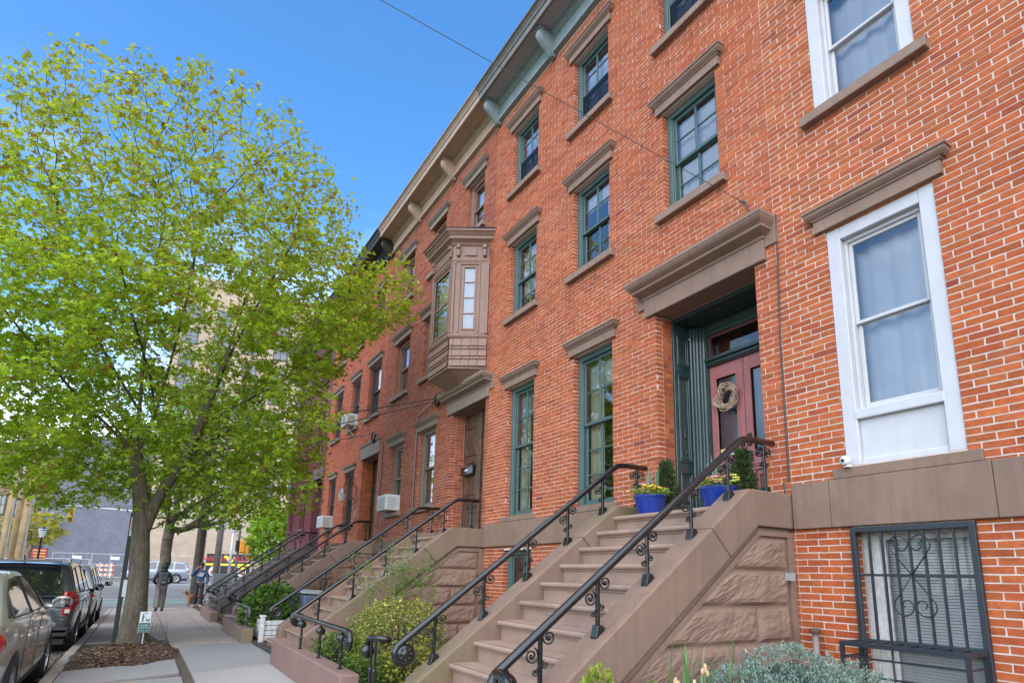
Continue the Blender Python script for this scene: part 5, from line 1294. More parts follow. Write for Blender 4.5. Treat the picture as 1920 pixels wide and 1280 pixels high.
# ------------------------------------------------------------------ shrubs and plants
def leaf_cloud(c, rad, n, r, shell_=.72, floor=None, lump=.22, seed=0):
    v = r.normal(0, 1, (n, 3)); v /= np.linalg.norm(v, axis=1)[:, None]; q = r.uniform(shell_**3, 1, n)**(1/3)
    bump_ = np.array([1+lump*noise.noise(Vector((a*2.3+seed, b_*2.3, d*2.3))) + lump*.6*noise.noise(Vector((a*5+seed, b_*5, d*5))) for a, b_, d in v])
    p = np.array(c)+v*(q*bump_)[:, None]*np.array(rad)
    if floor is not None: k = p[:, 2] > floor; p, v = p[k], v[k]
    return p, v
def shrub(name, label, c, rad, n, leaf, cols, seed, lobes=1, width=.5, shell_=.7, floor=0.02, group=None, stems=True, lump=.22, matl=None, droop=.0):
    r = np.random.default_rng(seed); root = thing(name, label, 'shrub', (c[0], c[1], zb(c[1])), group=group); off = np.array(root_loc(root))
    p, v = leaf_cloud(c, rad, n, r, shell_, floor, lump, seed); cols = np.array(cols)
    def colf(q, rr): m = len(q); return cols[rr.integers(0, len(cols), m)]*rr.uniform(.6, 1.3, (m, 1))
    V, F, col = leaves_geo(p, v*1.4, leaf, colf, seed+5, lobes, droop, width=width)
    link('foliage', np_mesh('foliage', V-off, F, col), matl or LEAF_S, root)
    b = MB(); rs = random.Random(seed)                                # dark inner twigs fill
    for k in range(26):
        a = rs.uniform(0, 6.28); e = rs.uniform(.2, 1.3); tgt = Vector((c[0]+rad[0]*.8*math.cos(a)*math.cos(e), c[1]+rad[1]*.8*math.sin(a)*math.cos(e), c[2]+rad[2]*.8*math.sin(e)-.05))
        b.tube([(c[0]+rs.uniform(-.06, .06), c[1]+rs.uniform(-.06, .06), zb(c[1])-.05), tuple((Vector((c[0], c[1], c[2]*.6))+tgt)*.5), tuple(tgt)], [.012, .008, .003], 5)
    tag(b.build('stems', TWIG, root), kind='stuff'); return root
YEL = [(.34,.36,.06),(.42,.40,.09),(.20,.27,.05),(.10,.18,.03),(.48,.45,.14),(.16,.22,.04)]
GRN = [(.09,.17,.025),(.12,.21,.035),(.06,.12,.02),(.15,.24,.04)]
shrub('variegated_shrub', 'rounded yellow variegated euonymus bush between the two nearest stoops', (2.82, 7.45, .50), (.60, .72, .50), 9500, .046, YEL, 21, shell_=.62, lump=.16)
shrub('variegated_shrub', 'golden leaved low shrub at the foot of the nearest left stringer', (2.62, 6.45, .26), (.36, .42, .28), 2600, .042, [(.42,.33,.06),(.34,.30,.06),(.22,.24,.04),(.14,.18,.03)], 22)
for k, (x, y, z, rx, ry, rz, lab) in enumerate(((2.22, 7.9, .28, .34, .5, .26, 'loose green shrub directly behind the low brownstone garden wall'), (2.30, 6.75, .20, .36, .45, .24, 'low green shrub in front of the golden leaved shrub'))):
    shrub('green_shrub', lab, (x, y, z), (rx, ry, rz), 2600, .05, GRN, 30+k, lump=.35, shell_=.4)
def twiggy():
    root = thing('twiggy_shrub', 'thin upright shrub with a few green leaf tufts before the mossy stringer', 'shrub', (3.3, 8.75, .03)); r = np.random.default_rng(8); b = MB(); P = []; rs = random.Random(8)
    for k in range(9):
        x, y = 3.35+rs.uniform(-.06, .06), 8.8+rs.uniform(-.05, .05); a = Vector((x, y, .0)); d = Vector((rs.uniform(-.42, .42), rs.uniform(-.25, .25), 1)).normalized(); pts = [a]
        for i in range(9): d = (d+Vector((rs.uniform(-.14, .14), rs.uniform(-.1, .1), .03))).normalized(); pts.append(pts[-1]+d*.19)
        b.tube(pts, [.009-.0008*i for i in range(10)], 5); P += [tuple(p) for p in pts[6:]]
        for i in (5, 6, 7):
            e = Vector((rs.uniform(-1, 1), rs.uniform(-.8, .8), .3)).normalized(); q = pts[i]+e*.16; b.tube([pts[i], q], [.004, .002], 4); P += [tuple(q)]*2
    tag(b.build('stems', mat('grey_twig', (.22,.17,.13), .85), root, smooth=True), kind='stuff')
    P = np.repeat(np.array(P), 16, 0); P = P+r.normal(0, .05, P.shape); c_ = np.array(GRN)*1.3
    V, F, col = leaves_geo(P, r.normal(0, 1, P.shape), .055, lambda q, rr: c_[rr.integers(0, 4, len(q))]*rr.uniform(.7, 1.3, (len(q), 1)), 9, 1, .1, width=.4)
    link('foliage', np_mesh('foliage', V-np.array(root_loc(root)), F, col), LEAF_S, root)
twiggy()
def needle_mass(name, label, c, rad, n, ln, cols, seed, floor=0, lump=.25, tuft=6, cat='shrub', spread=.7, wid=.16, shell_=.72):
    """conifer cushion built of many short needle sprays"""
    r = np.random.default_rng(seed); root = thing(name, label, cat, (c[0], c[1], min(c[2]-rad[2], zb(c[1])) if cat == 'shrub' else c[2]-rad[2])); off = np.array(root_loc(root))
    p, v = leaf_cloud(c, rad, n, r, shell_, floor, lump, seed); cols = np.array(cols)
    p = np.repeat(p, tuft, 0); v = np.repeat(v, tuft, 0); d = v+r.normal(0, spread, v.shape)+np.array([0, 0, .15]); d /= np.linalg.norm(d, axis=1)[:, None]
    s_ = np.cross(d, r.normal(0, 1, d.shape)); s_ /= np.linalg.norm(s_, axis=1)[:, None]; L_ = ln*r.uniform(.5, 1.2, (len(p), 1)); w = L_*wid
    V = np.stack([p, p+d*L_*.5+s_*w, p+d*L_, p+d*L_*.5-s_*w], 1).reshape(-1, 3); F = np.arange(len(p)*4).reshape(-1, 4)
    col = cols[r.integers(0, len(cols), len(p))]*r.uniform(.55, 1.3, (len(p), 1))
    link('foliage', np_mesh('foliage', V-off, F, col), LEAF_S, root)
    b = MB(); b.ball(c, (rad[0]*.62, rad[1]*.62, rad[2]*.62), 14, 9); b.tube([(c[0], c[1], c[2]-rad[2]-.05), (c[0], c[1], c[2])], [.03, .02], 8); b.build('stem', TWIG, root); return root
JUN = [(.24,.35,.31),(.30,.42,.37),(.17,.26,.22),(.38,.50,.44)]
def juniper():
    r = np.random.default_rng(41); root = thing('juniper_shrub', 'dense blue-green juniper cushion in front of the basement window', 'shrub', (3.75, 2.62, .03)); off = np.array(root_loc(root)); PP = []; VV = []
    for k, (x, y, z, a, bb, h) in enumerate(((3.78,2.62,.60,.34,.34,.27),(3.45,2.72,.48,.34,.34,.27),(4.12,2.50,.50,.34,.34,.27),(3.72,2.35,.46,.40,.34,.26),(4.35,2.62,.38,.36,.36,.24),(3.22,2.62,.34,.30,.34,.24),(3.9,2.2,.3,.5,.35,.25))):
        p, v = leaf_cloud((x, y, z), (a, bb, h), 900, r, .80, .03, .22, k*3); PP.append(p); VV.append(v)
    p = np.concatenate(PP); v = np.concatenate(VV); cols = np.array(JUN)
    p = np.repeat(p, 12, 0)+r.normal(0, .009, (len(p)*12, 3)); v = np.repeat(v, 12, 0); d = v+r.normal(0, .75, v.shape)+np.array([0, 0, .2]); d /= np.linalg.norm(d, axis=1)[:, None]
    s_ = np.cross(d, r.normal(0, 1, d.shape)); s_ /= np.linalg.norm(s_, axis=1)[:, None]; L_ = .024*r.uniform(.5, 1.3, (len(p), 1)); w = L_*.15
    V = np.stack([p, p+d*L_*.5+s_*w, p+d*L_, p+d*L_*.5-s_*w], 1).reshape(-1, 3); col = cols[r.integers(0, 4, len(p))]*r.uniform(.5, 1.25, (len(p), 1))
    link('foliage', np_mesh('foliage', V-off, np.arange(len(p)*4).reshape(-1, 4), col), LEAF_S, root)
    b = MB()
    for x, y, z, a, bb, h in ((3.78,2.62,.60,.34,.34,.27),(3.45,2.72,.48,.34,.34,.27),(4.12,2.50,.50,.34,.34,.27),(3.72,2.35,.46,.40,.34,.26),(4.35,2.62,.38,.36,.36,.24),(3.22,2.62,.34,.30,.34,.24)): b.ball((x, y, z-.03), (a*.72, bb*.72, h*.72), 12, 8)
    b.tube([(3.75, 2.6, 0), (3.75, 2.6, .5)], [.06, .04], 8); b.build('stem', mat('juniper_shade', (.03,.045,.04), .9), root)  # foliage core balls round the stem, inner shade put into their dark colour
juniper()
for k, (x, y, zt, h, lab) in enumerate(((2.20, 2.72, .80, .42, 'taller lime green dwarf conifer shoot at the bottom edge'), (2.47, 2.66, .66, .26, 'small lime green conifer shoot, middle of the three'), (2.60, 2.72, .68, .30, 'small olive conifer shoot at the foot of the near stringer'))):
    needle_mass('dwarf_conifer', lab, (x, y, zt-h*.5), (.075+.02*(k == 0), .075, h*.5), 230, .045, [(.30,.38,.06),(.22,.30,.05),(.36,.40,.08)] if k < 2 else [(.22,.25,.06),(.16,.20,.05)], 50+k, tuft=6, wid=.18, spread=.6)
def daffodils():
    root = thing('daffodil_clump', 'clump of green strap leaves with withered pale flowers before the rock-faced stones', 'plant', (3.0, 2.8, .03)); rs = random.Random(6); b = MB(); f = MB()
    for k in range(26):
        x, y = 2.98+rs.gauss(0, .16), 2.80+rs.gauss(0, .06); a = rs.uniform(0, 6.28); ln = rs.uniform(.6, 1.0); dx, dy = math.cos(a)*rs.uniform(.05, .35), math.sin(a)*rs.uniform(.05, .2); pts = []
        for i in range(6):
            t = i/5; pts.append(Vector((x+dx*t*t, y+dy*t*t, .05+ln*t*(1-.12*t*abs(dx)*3))))
        w = [.010, .012, .012, .010, .007, .001]; sx = Vector((-math.sin(a), math.cos(a), 0)); V = [tuple(p+sx*q) for p, q in zip(pts, w)]+[tuple(p-sx*q) for p, q in zip(pts, w)]
        b.add(V, [(i, i+1, i+7, i+6) for i in range(5)])
    tag(b.build('leaf', mat('strap_leaf', (.10,.20,.06), .5, var=.3), root), kind='stuff')
    for k in range(5):
        x, y, z = 2.85+rs.uniform(-.12, .25), 2.72+rs.uniform(-.05, .1), rs.uniform(.62, .78); c_ = MB(); c_.tube([(x, y, .05), (x+.01, y, z)], .004, 5); c_.build('stalk', mat('stalk_green', (.14,.2,.07), .6), root)
        f = MB()
        for j in range(5): f.ball((x+.01+rs.gauss(0, .014), y+rs.gauss(0, .012), z+rs.gauss(0, .016)), (.012, .010, .020), 6, 4)
        f.build('withered_flower', mat('withered_petal', (.55,.40,.22), .8, var=.2), root)
daffodils()
BLUEPOT = mat('cobalt_glazed_pot', (.008,.038,.28), .22, var=.12, scale=4, coat=.5, bmp=.05)
def flower_pot(x, y, label, seed, fl):
    t = thing('flower_pot', label, 'flower pot', (x, y, LZ), group='blue flower pots on the landing'); rs = random.Random(seed); r = np.random.default_rng(seed); z = LZ+.002
    b = MB(); b.lathe([(.130,0),(.136,.01),(.152,.075),(.154,.08),(.160,.125),(.164,.13),(.174,.185),(.182,.19),(.184,.208),(.176,.213),(.166,.20),(.02,.188)], (x, y, z), 28); b.build('pot', BLUEPOT, t, smooth=True, angle=40)
    b = MB(); b.lathe([(.165,.196),(.02,.200)], (x, y, z), 16); b.build('soil', SOIL, t)
    P = np.stack([x+r.normal(0, .085, 420), y+r.normal(0, .085, 420), z+.215+np.abs(r.normal(0, .045, 420))], 1); c_ = np.array([(.16,.26,.05),(.28,.34,.07),(.10,.19,.04),(.40,.42,.12)])
    V, F, col = leaves_geo(P, (P-np.array([x, y, z+.2]))*4, .055, lambda q, rr: c_[rr.integers(0, 4, len(q))]*rr.uniform(.7, 1.3, (len(q), 1)), seed, 1, .25, width=.55); link('foliage', np_mesh('foliage', V-np.array(root_loc(t)), F, col), LEAF_S, t)
    for k, (name, c, n, sp) in enumerate(fl):
        q = MB()
        for i in range(n):
            a = rs.uniform(0, 6.28); d = rs.uniform(.04, .15); cx, cy, cz = x+sp[0]+d*math.cos(a)*.7, y+sp[1]+d*math.sin(a)*.7, z+.275+rs.uniform(-.02, .06)
            for j in range(5): q.ball((cx+.020*math.cos(j*1.257), cy+.020*math.sin(j*1.257), cz), (.019, .019, .011), 6, 4)
        tag(q.build(name, flat(name+'_petal', c, .6), t, smooth=True), kind='stuff')
    q = MB()
    for k in range(7):
        xx, yy = x+rs.gauss(0, .05), y+rs.gauss(0, .05); hh = rs.uniform(.42, .60); w = .011; dx = rs.uniform(-.05, .05); q.add([(xx, yy-w, z+.25), (xx, yy+w, z+.25), (xx+dx*.5, yy+w, z+.25+hh*.4), (xx+dx*.5, yy-w, z+.25+hh*.4), (xx+dx, yy, z+hh)], [(0,1,2,3),(3,2,4)])
    tag(q.build('strap_leaf', mat('grey_green_leaf', (.16,.22,.14), .55), t), kind='stuff')
flower_pot(4.62, 4.80, 'blue glazed pot with yellow pansies by the left jamb of the plum red door', 61, [('yellow_pansy', (.85,.50,.02), 16, (0, .0)), ('pink_primula', (.75,.25,.28), 5, (-.03, .06))])
flower_pot(4.68, 3.92, 'blue glazed pot with pink and orange flowers behind the right handrail', 62, [('pink_flower', (.75,.30,.30), 13, (0, -.02)), ('orange_flower', (.82,.36,.05), 9, (-.02, .07)), ('lime_flower', (.62,.62,.12), 5, (0, -.10))])
def potted_conifer(x, y, h, label, seed):
    t = thing('potted_conifer', label, 'potted plant', (x, y, LZ)); z = LZ+.002; r = np.random.default_rng(seed); off = np.array(root_loc(t))
    b = MB(); b.lathe([(.08,0),(.105,.14),(.11,.15),(.10,.15),(.02,.14)], (x, y, z), 18); b.build('pot', flat('dark_plastic_pot', (.04,.04,.04), .6), t, smooth=True, angle=40)
    n = 900; u = r.uniform(0, 1, n)**1.3; a = r.uniform(0, 6.283, n); rr = (.02+.115*(1-u))*r.uniform(.4, 1.1, n); p = np.stack([x+rr*np.cos(a), y+rr*np.sin(a), z+.14+h*u], 1)
    p = np.repeat(p, 3, 0); d = np.stack([np.cos(np.repeat(a, 3)), np.sin(np.repeat(a, 3)), np.full(n*3, .6)], 1)+r.normal(0, .5, (n*3, 3)); d /= np.linalg.norm(d, axis=1)[:, None]; s_ = np.cross(d, r.normal(0, 1, d.shape)); s_ /= np.linalg.norm(s_, axis=1)[:, None]
    L_ = .085*r.uniform(.5, 1.2, (n*3, 1)); V = np.stack([p, p+d*L_*.5+s_*L_*.07, p+d*L_, p+d*L_*.5-s_*L_*.07], 1).reshape(-1, 3); c_ = np.array([(.07,.12,.045),(.10,.15,.06),(.05,.085,.035)])
    link('foliage', np_mesh('foliage', V-off, np.arange(n*12).reshape(-1, 4), c_[r.integers(0, 3, n*3)]*r.uniform(.6, 1.3, (n*3, 1))), LEAF_S, t)
    b = MB(); b.tube([(x, y, z+.1), (x, y, z+.14+h*.9)], [.012, .004], 6); b.build('stem', TWIG, t)
potted_conifer(4.93, 4.86, .48, 'small dark potted conifer beside the pot of yellow pansies', 71)
potted_conifer(4.98, 3.86, .46, 'small dark potted conifer against the right brick jamb', 72)
# bushes and boxes further along the row
needle_mass('evergreen_shrub', 'bright green evergreen shrub in the white planter', (2.35, 13.2, .55), (.55, .65, .42), 900, .10, [(.10,.20,.03),(.15,.27,.05),(.07,.14,.03)], 81, tuft=8, wid=.22, lump=.4)
def planter():
    t = thing('white_planter', 'white wooden planter box with posts beside the mossy low wall', 'planter', (2.3, 13.0, 0)); x0, x1, y0, y1 = 2.0, 2.75, 12.15, 14.3
    for z in (.04, .13, .22, .31):
        b = MB(); b.box(x0, x0+.025, y0, y1, z, z+.08).box(x0, x1, y0, y0+.025, z, z+.08); b.build('plank', WHITE_OLD, t, bevel=.004)
    for x, y in ((x0-.02, y0-.02), (x1, y0-.02), (x0-.02, y1)):
        b = MB(); b.box(x-.03, x+.05, y-.03, y+.05, -.05, .46).box(x-.045, x+.065, y-.045, y+.065, .46, .49); b.build('post', WHITE_OLD, t, bevel=.004)
    b = MB(); b.box(x0+.03, x1-.03, y0+.03, y1-.03, -.05, .36); b.build('soil', SOIL, t)
planter()
def bin_(x, y, label, m):
    t = thing('rubbish_bin', label, 'bin', (x, y, zb(y)), group='rubbish bins in the front gardens'); z = zb(y)
    b = MB(); V = []
    for zz, w in ((0, .22), (.85, .29)): V += [(x-w, y-w, z+zz), (x+w, y-w, z+zz), (x+w, y+w, z+zz), (x-w, y+w, z+zz)]
    b.add(V, [(0,3,2,1),(4,5,6,7),(0,1,5,4),(1,2,6,5),(2,3,7,6),(3,0,4,7)]); b.build('body', m, t, bevel=.03, seg=2)
    b = MB(); b.obox((x, y, z+.88), (.64, .64, .05), 0, 0, .06); b.obox((x-.05, y, z+.92), (.5, .5, .03), 0, 0, .06); b.build('lid', flat('grey_lid', (.30,.31,.31), .6), t, bevel=.02, seg=2)
    b = MB(); b.box(x-.32, x-.28, y-.15, y+.15, z+.72, z+.78); b.build('handle', flat('bin_dark', (.05,.05,.06), .6), t)
bin_(3.0, 12.6, 'blue-grey rubbish bin behind the mossy stringer', flat('bin_blue', (.10,.13,.18), .5)); bin_(3.3, 18.9, 'blue rubbish bin beside the pinkish brown stoop', flat('bin_blue2', (.16,.22,.30), .5))
shrub('green_shrub', 'small leafy bush beside the blue-grey bin', (2.95, 13.6, .45), (.35, .4, .4), 1500, .06, GRN, 91)
shrub('dry_shrub', 'brown dry twig bush against the pinkish brown stoop', (3.6, 14.9, .8), (.5, .35, .6), 900, .05, [(.20,.11,.06),(.26,.15,.08)], 92, shell_=.3, lump=.4)
# ------------------------------------------------------------------ vehicles
def paint(name, col, flake=.5, rough=.32):
    m, nt, b = nodes_of(name); n = noise_tex(nt, 400, 2, .5); c = ramp(nt, n, [(.3, [x*.85 for x in col]), (.7, [min(1, x*1.12) for x in col])])
    nt.links.new(c, b.inputs['Base Color']); b.inputs['Metallic'].default_value = flake; b.inputs['Roughness'].default_value = rough; b.inputs['Coat Weight'].default_value = 1; b.inputs['Coat Roughness'].default_value = .03; MATS[name] = m; return m
CARGLASS = flat('car_glass', (.012,.014,.016), .03, spec=.9, coat=1); RUBBER = mat('tyre_rubber', (.022,.022,.023), .85, var=.2); RIM = flat('alloy_rim', (.42,.42,.43), .32, .9)
REDLAMP = flat('red_lamp', (.36,.010,.012), .08, coat=1); CLEARLAMP = flat('clear_lamp', (.55,.53,.50), .1, coat=1); TRIM = flat('black_trim', (.018,.018,.019), .5); CHROME = flat('chrome', (.6,.6,.6), .12, 1)
def apply_mods(o):
    dg = bpy.context.evaluated_depsgraph_get(); me = bpy.data.meshes.new_from_object(o.evaluated_get(dg), depsgraph=dg); old = o.data; o.modifiers.clear(); o.data = me; me.name = old.name
WHEEL = {}
def wheel_parts(R_, W_):
    if (R_, W_) in WHEEL: return WHEEL[(R_, W_)]
    b = MB(); w = W_/2; b.lathe([(R_*.66,-w*.9),(R_*.72,-w),(R_*.93,-w),(R_*.985,-w*.82),(R_,-w*.5),(R_,w*.5),(R_*.985,w*.82),(R_*.93,w),(R_*.72,w),(R_*.66,w*.9)], (0,0,0), 30, 'x', cap=False); ty = b.mesh('tyre', smooth=True); ty.materials.append(RUBBER)
    b = MB(); r = R_*.67; b.lathe([(r,-w*.8),(r*1.02,w*.92),(r*.95,w*.90),(r*.92,w*.3),(r*.2,w*.15)], (0,0,0), 30, 'x', cap=False)
    for k in range(5):
        for dd in (-.17, .17):
            a = k*1.2566+dd; b.obox((w*.72, math.cos(a)*r*.55, math.sin(a)*r*.55), (w*.25, r*.85, r*.11), 0, a, 0)
    b.lathe([(r*.22,w*.55),(r*.22,w*.92),(r*.15,w*.98),(.001,w)], (0,0,0), 14, 'x'); ri = b.mesh('rim'); ri.materials.append(RIM)
    b = MB(); b.lathe([(r*.88,w*.1),(r*.88,w*.2),(.01,w*.22)], (0,0,0), 20, 'x'); br = b.mesh('brake_disc'); br.materials.append(TRIM)
    WHEEL[(R_, W_)] = (ty, ri, br); return WHEEL[(R_, W_)]
def make_car(name, label, cat, loc, rz, st, gh, zb_, hb, hr, zr, sides, rear, front, wheels, R_, pm, extras=None, scale=1, group='cars parked along the kerb', roof_rails=False):
    car = thing(name, label, cat, loc, rz, group); car.scale = (scale,)*3; ROOT[car.name] = (0,0,0)
    def sect(y, hw, zl, zs, zt):
        h = [(hw*.55, zl), (hw*.90, zl+.01), (hw*.975, zl+.13), (hw*.985, zl+.30*(zs-zl)+.02), (hw, zl+.58*(zs-zl)), (hw*.99, zs-.16), (hw*.975, zs-.085), (hw*.93, zs-.02), (hw*.80, zs+.3*(zt-zs)), (hw*.4, zt-.2*(zt-zs))]
        return [(x, y, z) for x, z in h]+[(0, y, zt)]+[(-x, y, z) for x, z in h[::-1]]
    V = []; n = 21
    for s in st: V += sect(*s)
    F = [(i*n+j, i*n+j+1, (i+1)*n+j+1, (i+1)*n+j) for i in range(len(st)-1) for j in range(n-1)]
    F += [(i*n+n-1, i*n, (i+1)*n, (i+1)*n+n-1) for i in range(len(st)-1)]
    F += [tuple(range(n))[::-1], tuple((len(st)-1)*n+j for j in range(n))]
    b = MB(); b.add(V, [f[::-1] for f in F]); body = b.build('body', pm, car, smooth=True)
    sb = body.modifiers.new('s', 'SUBSURF'); sb.levels = 2; sb.render_levels = 2
    cut = MB()
    for y in wheels:
        for sg in (-1, 1): cut.lathe([(R_*1.13, -.16), (R_*1.13, .30)], (sg*(st[len(st)//2][1]-.14) if sg > 0 else sg*(st[len(st)//2][1]+.0), y, R_*1.0), 28, 'x')
    co = cut.build('cutter', TRIM, None); bo = body.modifiers.new('b', 'BOOLEAN'); bo.operation = 'DIFFERENCE'; bo.object = co; bo.solver = 'EXACT'
    co.location = loc; co.rotation_euler = (0, 0, rz); co.scale = (scale,)*3; bpy.context.view_layer.update(); apply_mods(body); cm = co.data; bpy.data.objects.remove(co); bpy.data.meshes.remove(cm)
    body.data.set_sharp_from_angle(angle=R(40))
    b = MB(); hw = st[len(st)//2][1]
    for y in wheels:
        for sg in (-1, 1): b.lathe([(R_*1.11, 0), (R_*1.11, .26), (.02, .262)], (sg*(hw-.30) if sg > 0 else -(hw-.04), y, R_), 20, 'x', cap=False)
    b.box(-hw*.85, hw*.85, st[1][0]+.1, st[-2][0]-.1, .20, .30); b.build('underbody', TRIM, car)
    xs = lambda z: hb+(hr-hb)*(z-zb_)/(zr-zb_)
    V = []; n = 9
    for (y, z) in gh:
        zz = max(z-.07, zb_); zq = max(z-.02, zb_)
        h = [(xs(zb_-.02), zb_-.02), (xs(zz), zz), (xs(zz)-.045, zq), (xs(zz)*.55, max(z+.005, zb_))]
        V += [(x, y, q) for x, q in h]+[(0, y, max(z+.015, zb_))]+[(-x, y, q) for x, q in h[::-1]]
    b = MB(); b.add(V, [(i*n+j, (i+1)*n+j, (i+1)*n+j+1, i*n+j+1) for i in range(len(gh)-1) for j in range(n-1)]); b.build('roof', pm, car, smooth=True, angle=45)
    for poly in sides:
        for sg in (1, -1):
            b = MB(); b.add([(sg*(xs(z)+.006), y, z) for y, z in poly], [tuple(range(len(poly)))[::sg]]); w = b.build('window', CARGLASS, car)
            c_ = Vector((0, sum(p[0] for p in poly)/len(poly), sum(p[1] for p in poly)/len(poly)))
            b = MB(); b.tube([(sg*(xs(z)+.006), y, z) for y, z in poly+[poly[0]]], .009, 5, cap=False); b.build('window_trim', TRIM, w)
    for nm, (y0, z0, w0, y1, z1, w1) in (('rear_window', rear), ('windscreen', front)):
        sgn = -1 if nm == 'rear_window' else 1; b = MB(); q = []
        for i in range(7):
            t = i/6-.5; q.append((t*2*w0, y0+sgn*(.012+.05*(1-4*t*t)), z0))
        for i in range(7):
            t = .5-i/6; q.append((t*2*w1, y1+sgn*(.012+.05*(1-4*t*t)), z1+.006))
        b.add(q, [(i, i+1, 12-i, 13-i) for i in range(6)]); b.build(nm, CARGLASS, car, smooth=True)
    ty, ri, br = wheel_parts(R_, .235)
    for y in wheels:
        for sg in (-1, 1):
            w = bpy.data.objects.new('wheel', ty); C.objects.link(w); w.parent = car; w.location = (sg*(hw-.125), y, R_); w.rotation_euler = (0, 0, 0 if sg > 0 else math.pi)
            for me, nm in ((ri, 'rim'), (br, 'brake_disc')): o = bpy.data.objects.new(nm, me); C.objects.link(o); o.parent = w
    b = MB(); L_ = st[-1][0]
    for sg in (1, -1):
        m_ = MB(); yy, zz = front[0]-.42, zb_+.05; m_.ball((sg*(hb+.18), yy, zz+.05), (.11, .06, .085), 12, 8); m_.obox((sg*(hb+.06), yy+.02, zz), (.12, .05, .035)); mo = m_.build('side_mirror', pm, car, smooth=True)
        m_ = MB(); m_.obox((sg*(hb+.18), yy-.052, zz+.05), (.17, .012, .12)); m_.build('mirror_glass', CARGLASS, mo, bevel=.02, seg=2)
    if extras: extras(car, hw, xs)
    return car
def seam(b, pts, x_off, hwf):
    b.tube([(hwf(z)+x_off, y, z) for y, z in pts], .0045, 4)
SILVER = paint('champagne_silver_paint', (.58,.54,.48), .55, .30); GREY = paint('dark_grey_paint', (.085,.092,.105), .5, .25); BEIGE = paint('silver_beige_paint', (.33,.31,.28), .7, .3); PALEBLUE = paint('pale_blue_silver_paint', (.30,.35,.42), .6, .32); WHITEC = paint('white_car_paint', (.62,.63,.64), .1, .3)
def sedan_extras(car, hw, xs):
    f = lambda z: hw*(.985+.015*math.sin((z-.25)*2.2))
    for sg in (1, -1):
        for pts in ([(-1.02, .98), (-1.05, .65), (-.98, .33)], [(-.10, .96), (-.12, .33)], [(.98, .93), (.86, .60), (.88, .33)], [(-1.0, .315), (.88, .315)]):
            b = MB(); b.tube([(sg*(f(z)+.001), y, z) for y, z in pts], .0048, 4); b.build('door_seam', TRIM, car)
        for y in (-.92, .02):
            b = MB(); b.tube([(sg*(hw+.002), y-.11, .80), (sg*(hw+.028), y-.09, .805), (sg*(hw+.028), y+.09, .805), (sg*(hw+.002), y+.11, .80)], .012, 6); b.build('door_handle', SILVER, car, smooth=True)
        b = MB(); b.ball((sg*.74, -2.16, .82), (.17, .22, .13), 14, 10); b.build('tail_light', REDLAMP, car, smooth=True)
        b = MB(); b.ball((sg*.70, 2.12, .66), (.17, .24, .08), 12, 8); b.build('headlight', CLEARLAMP, car, smooth=True)
    b = MB(); b.box(-.26, .26, -2.385, -2.36, .55, .67); b.build('licence_plate', flat('plate_white', (.6,.58,.5), .5), car)
make_car('parked_sedan', 'champagne silver sedan parked nearest the camera at the left edge', 'car', (-1.83, 9.30, zroad(9.3)), 0,
    [(-2.38,.66,.48,.74,.76),(-2.33,.80,.34,.92,.95),(-2.10,.86,.25,1.0,1.04),(-1.5,.895,.20,1.0,1.04),(-.8,.91,.19,.975,1.0),(0,.91,.19,.955,.98),(.8,.91,.19,.93,.96),(1.3,.905,.2,.905,.95),(1.8,.88,.22,.85,.90),(2.15,.82,.27,.75,.79),(2.33,.66,.36,.62,.65)],
    [(-1.90,.98),(-1.65,1.12),(-1.20,1.33),(-.85,1.42),(-.3,1.465),(.1,1.46),(.45,1.40),(.8,1.24),(1.30,.95)], .95, .83, .60, 1.46,
    [[(-1.30,1.0),(-1.13,1.24),(-.80,1.36),(-.25,1.395),(-.22,.99)], [(-.14,.99),(-.17,1.395),(.15,1.385),(.42,1.32),(.66,1.18),(.82,1.0)], [(-1.52,1.02),(-1.22,1.21),(-1.36,1.02)]],
    (-1.84,1.03,.60,-1.18,1.335,.50), (1.22,.99,.66,.47,1.39,.54), (-1.40, 1.36), .325, SILVER, sedan_extras)
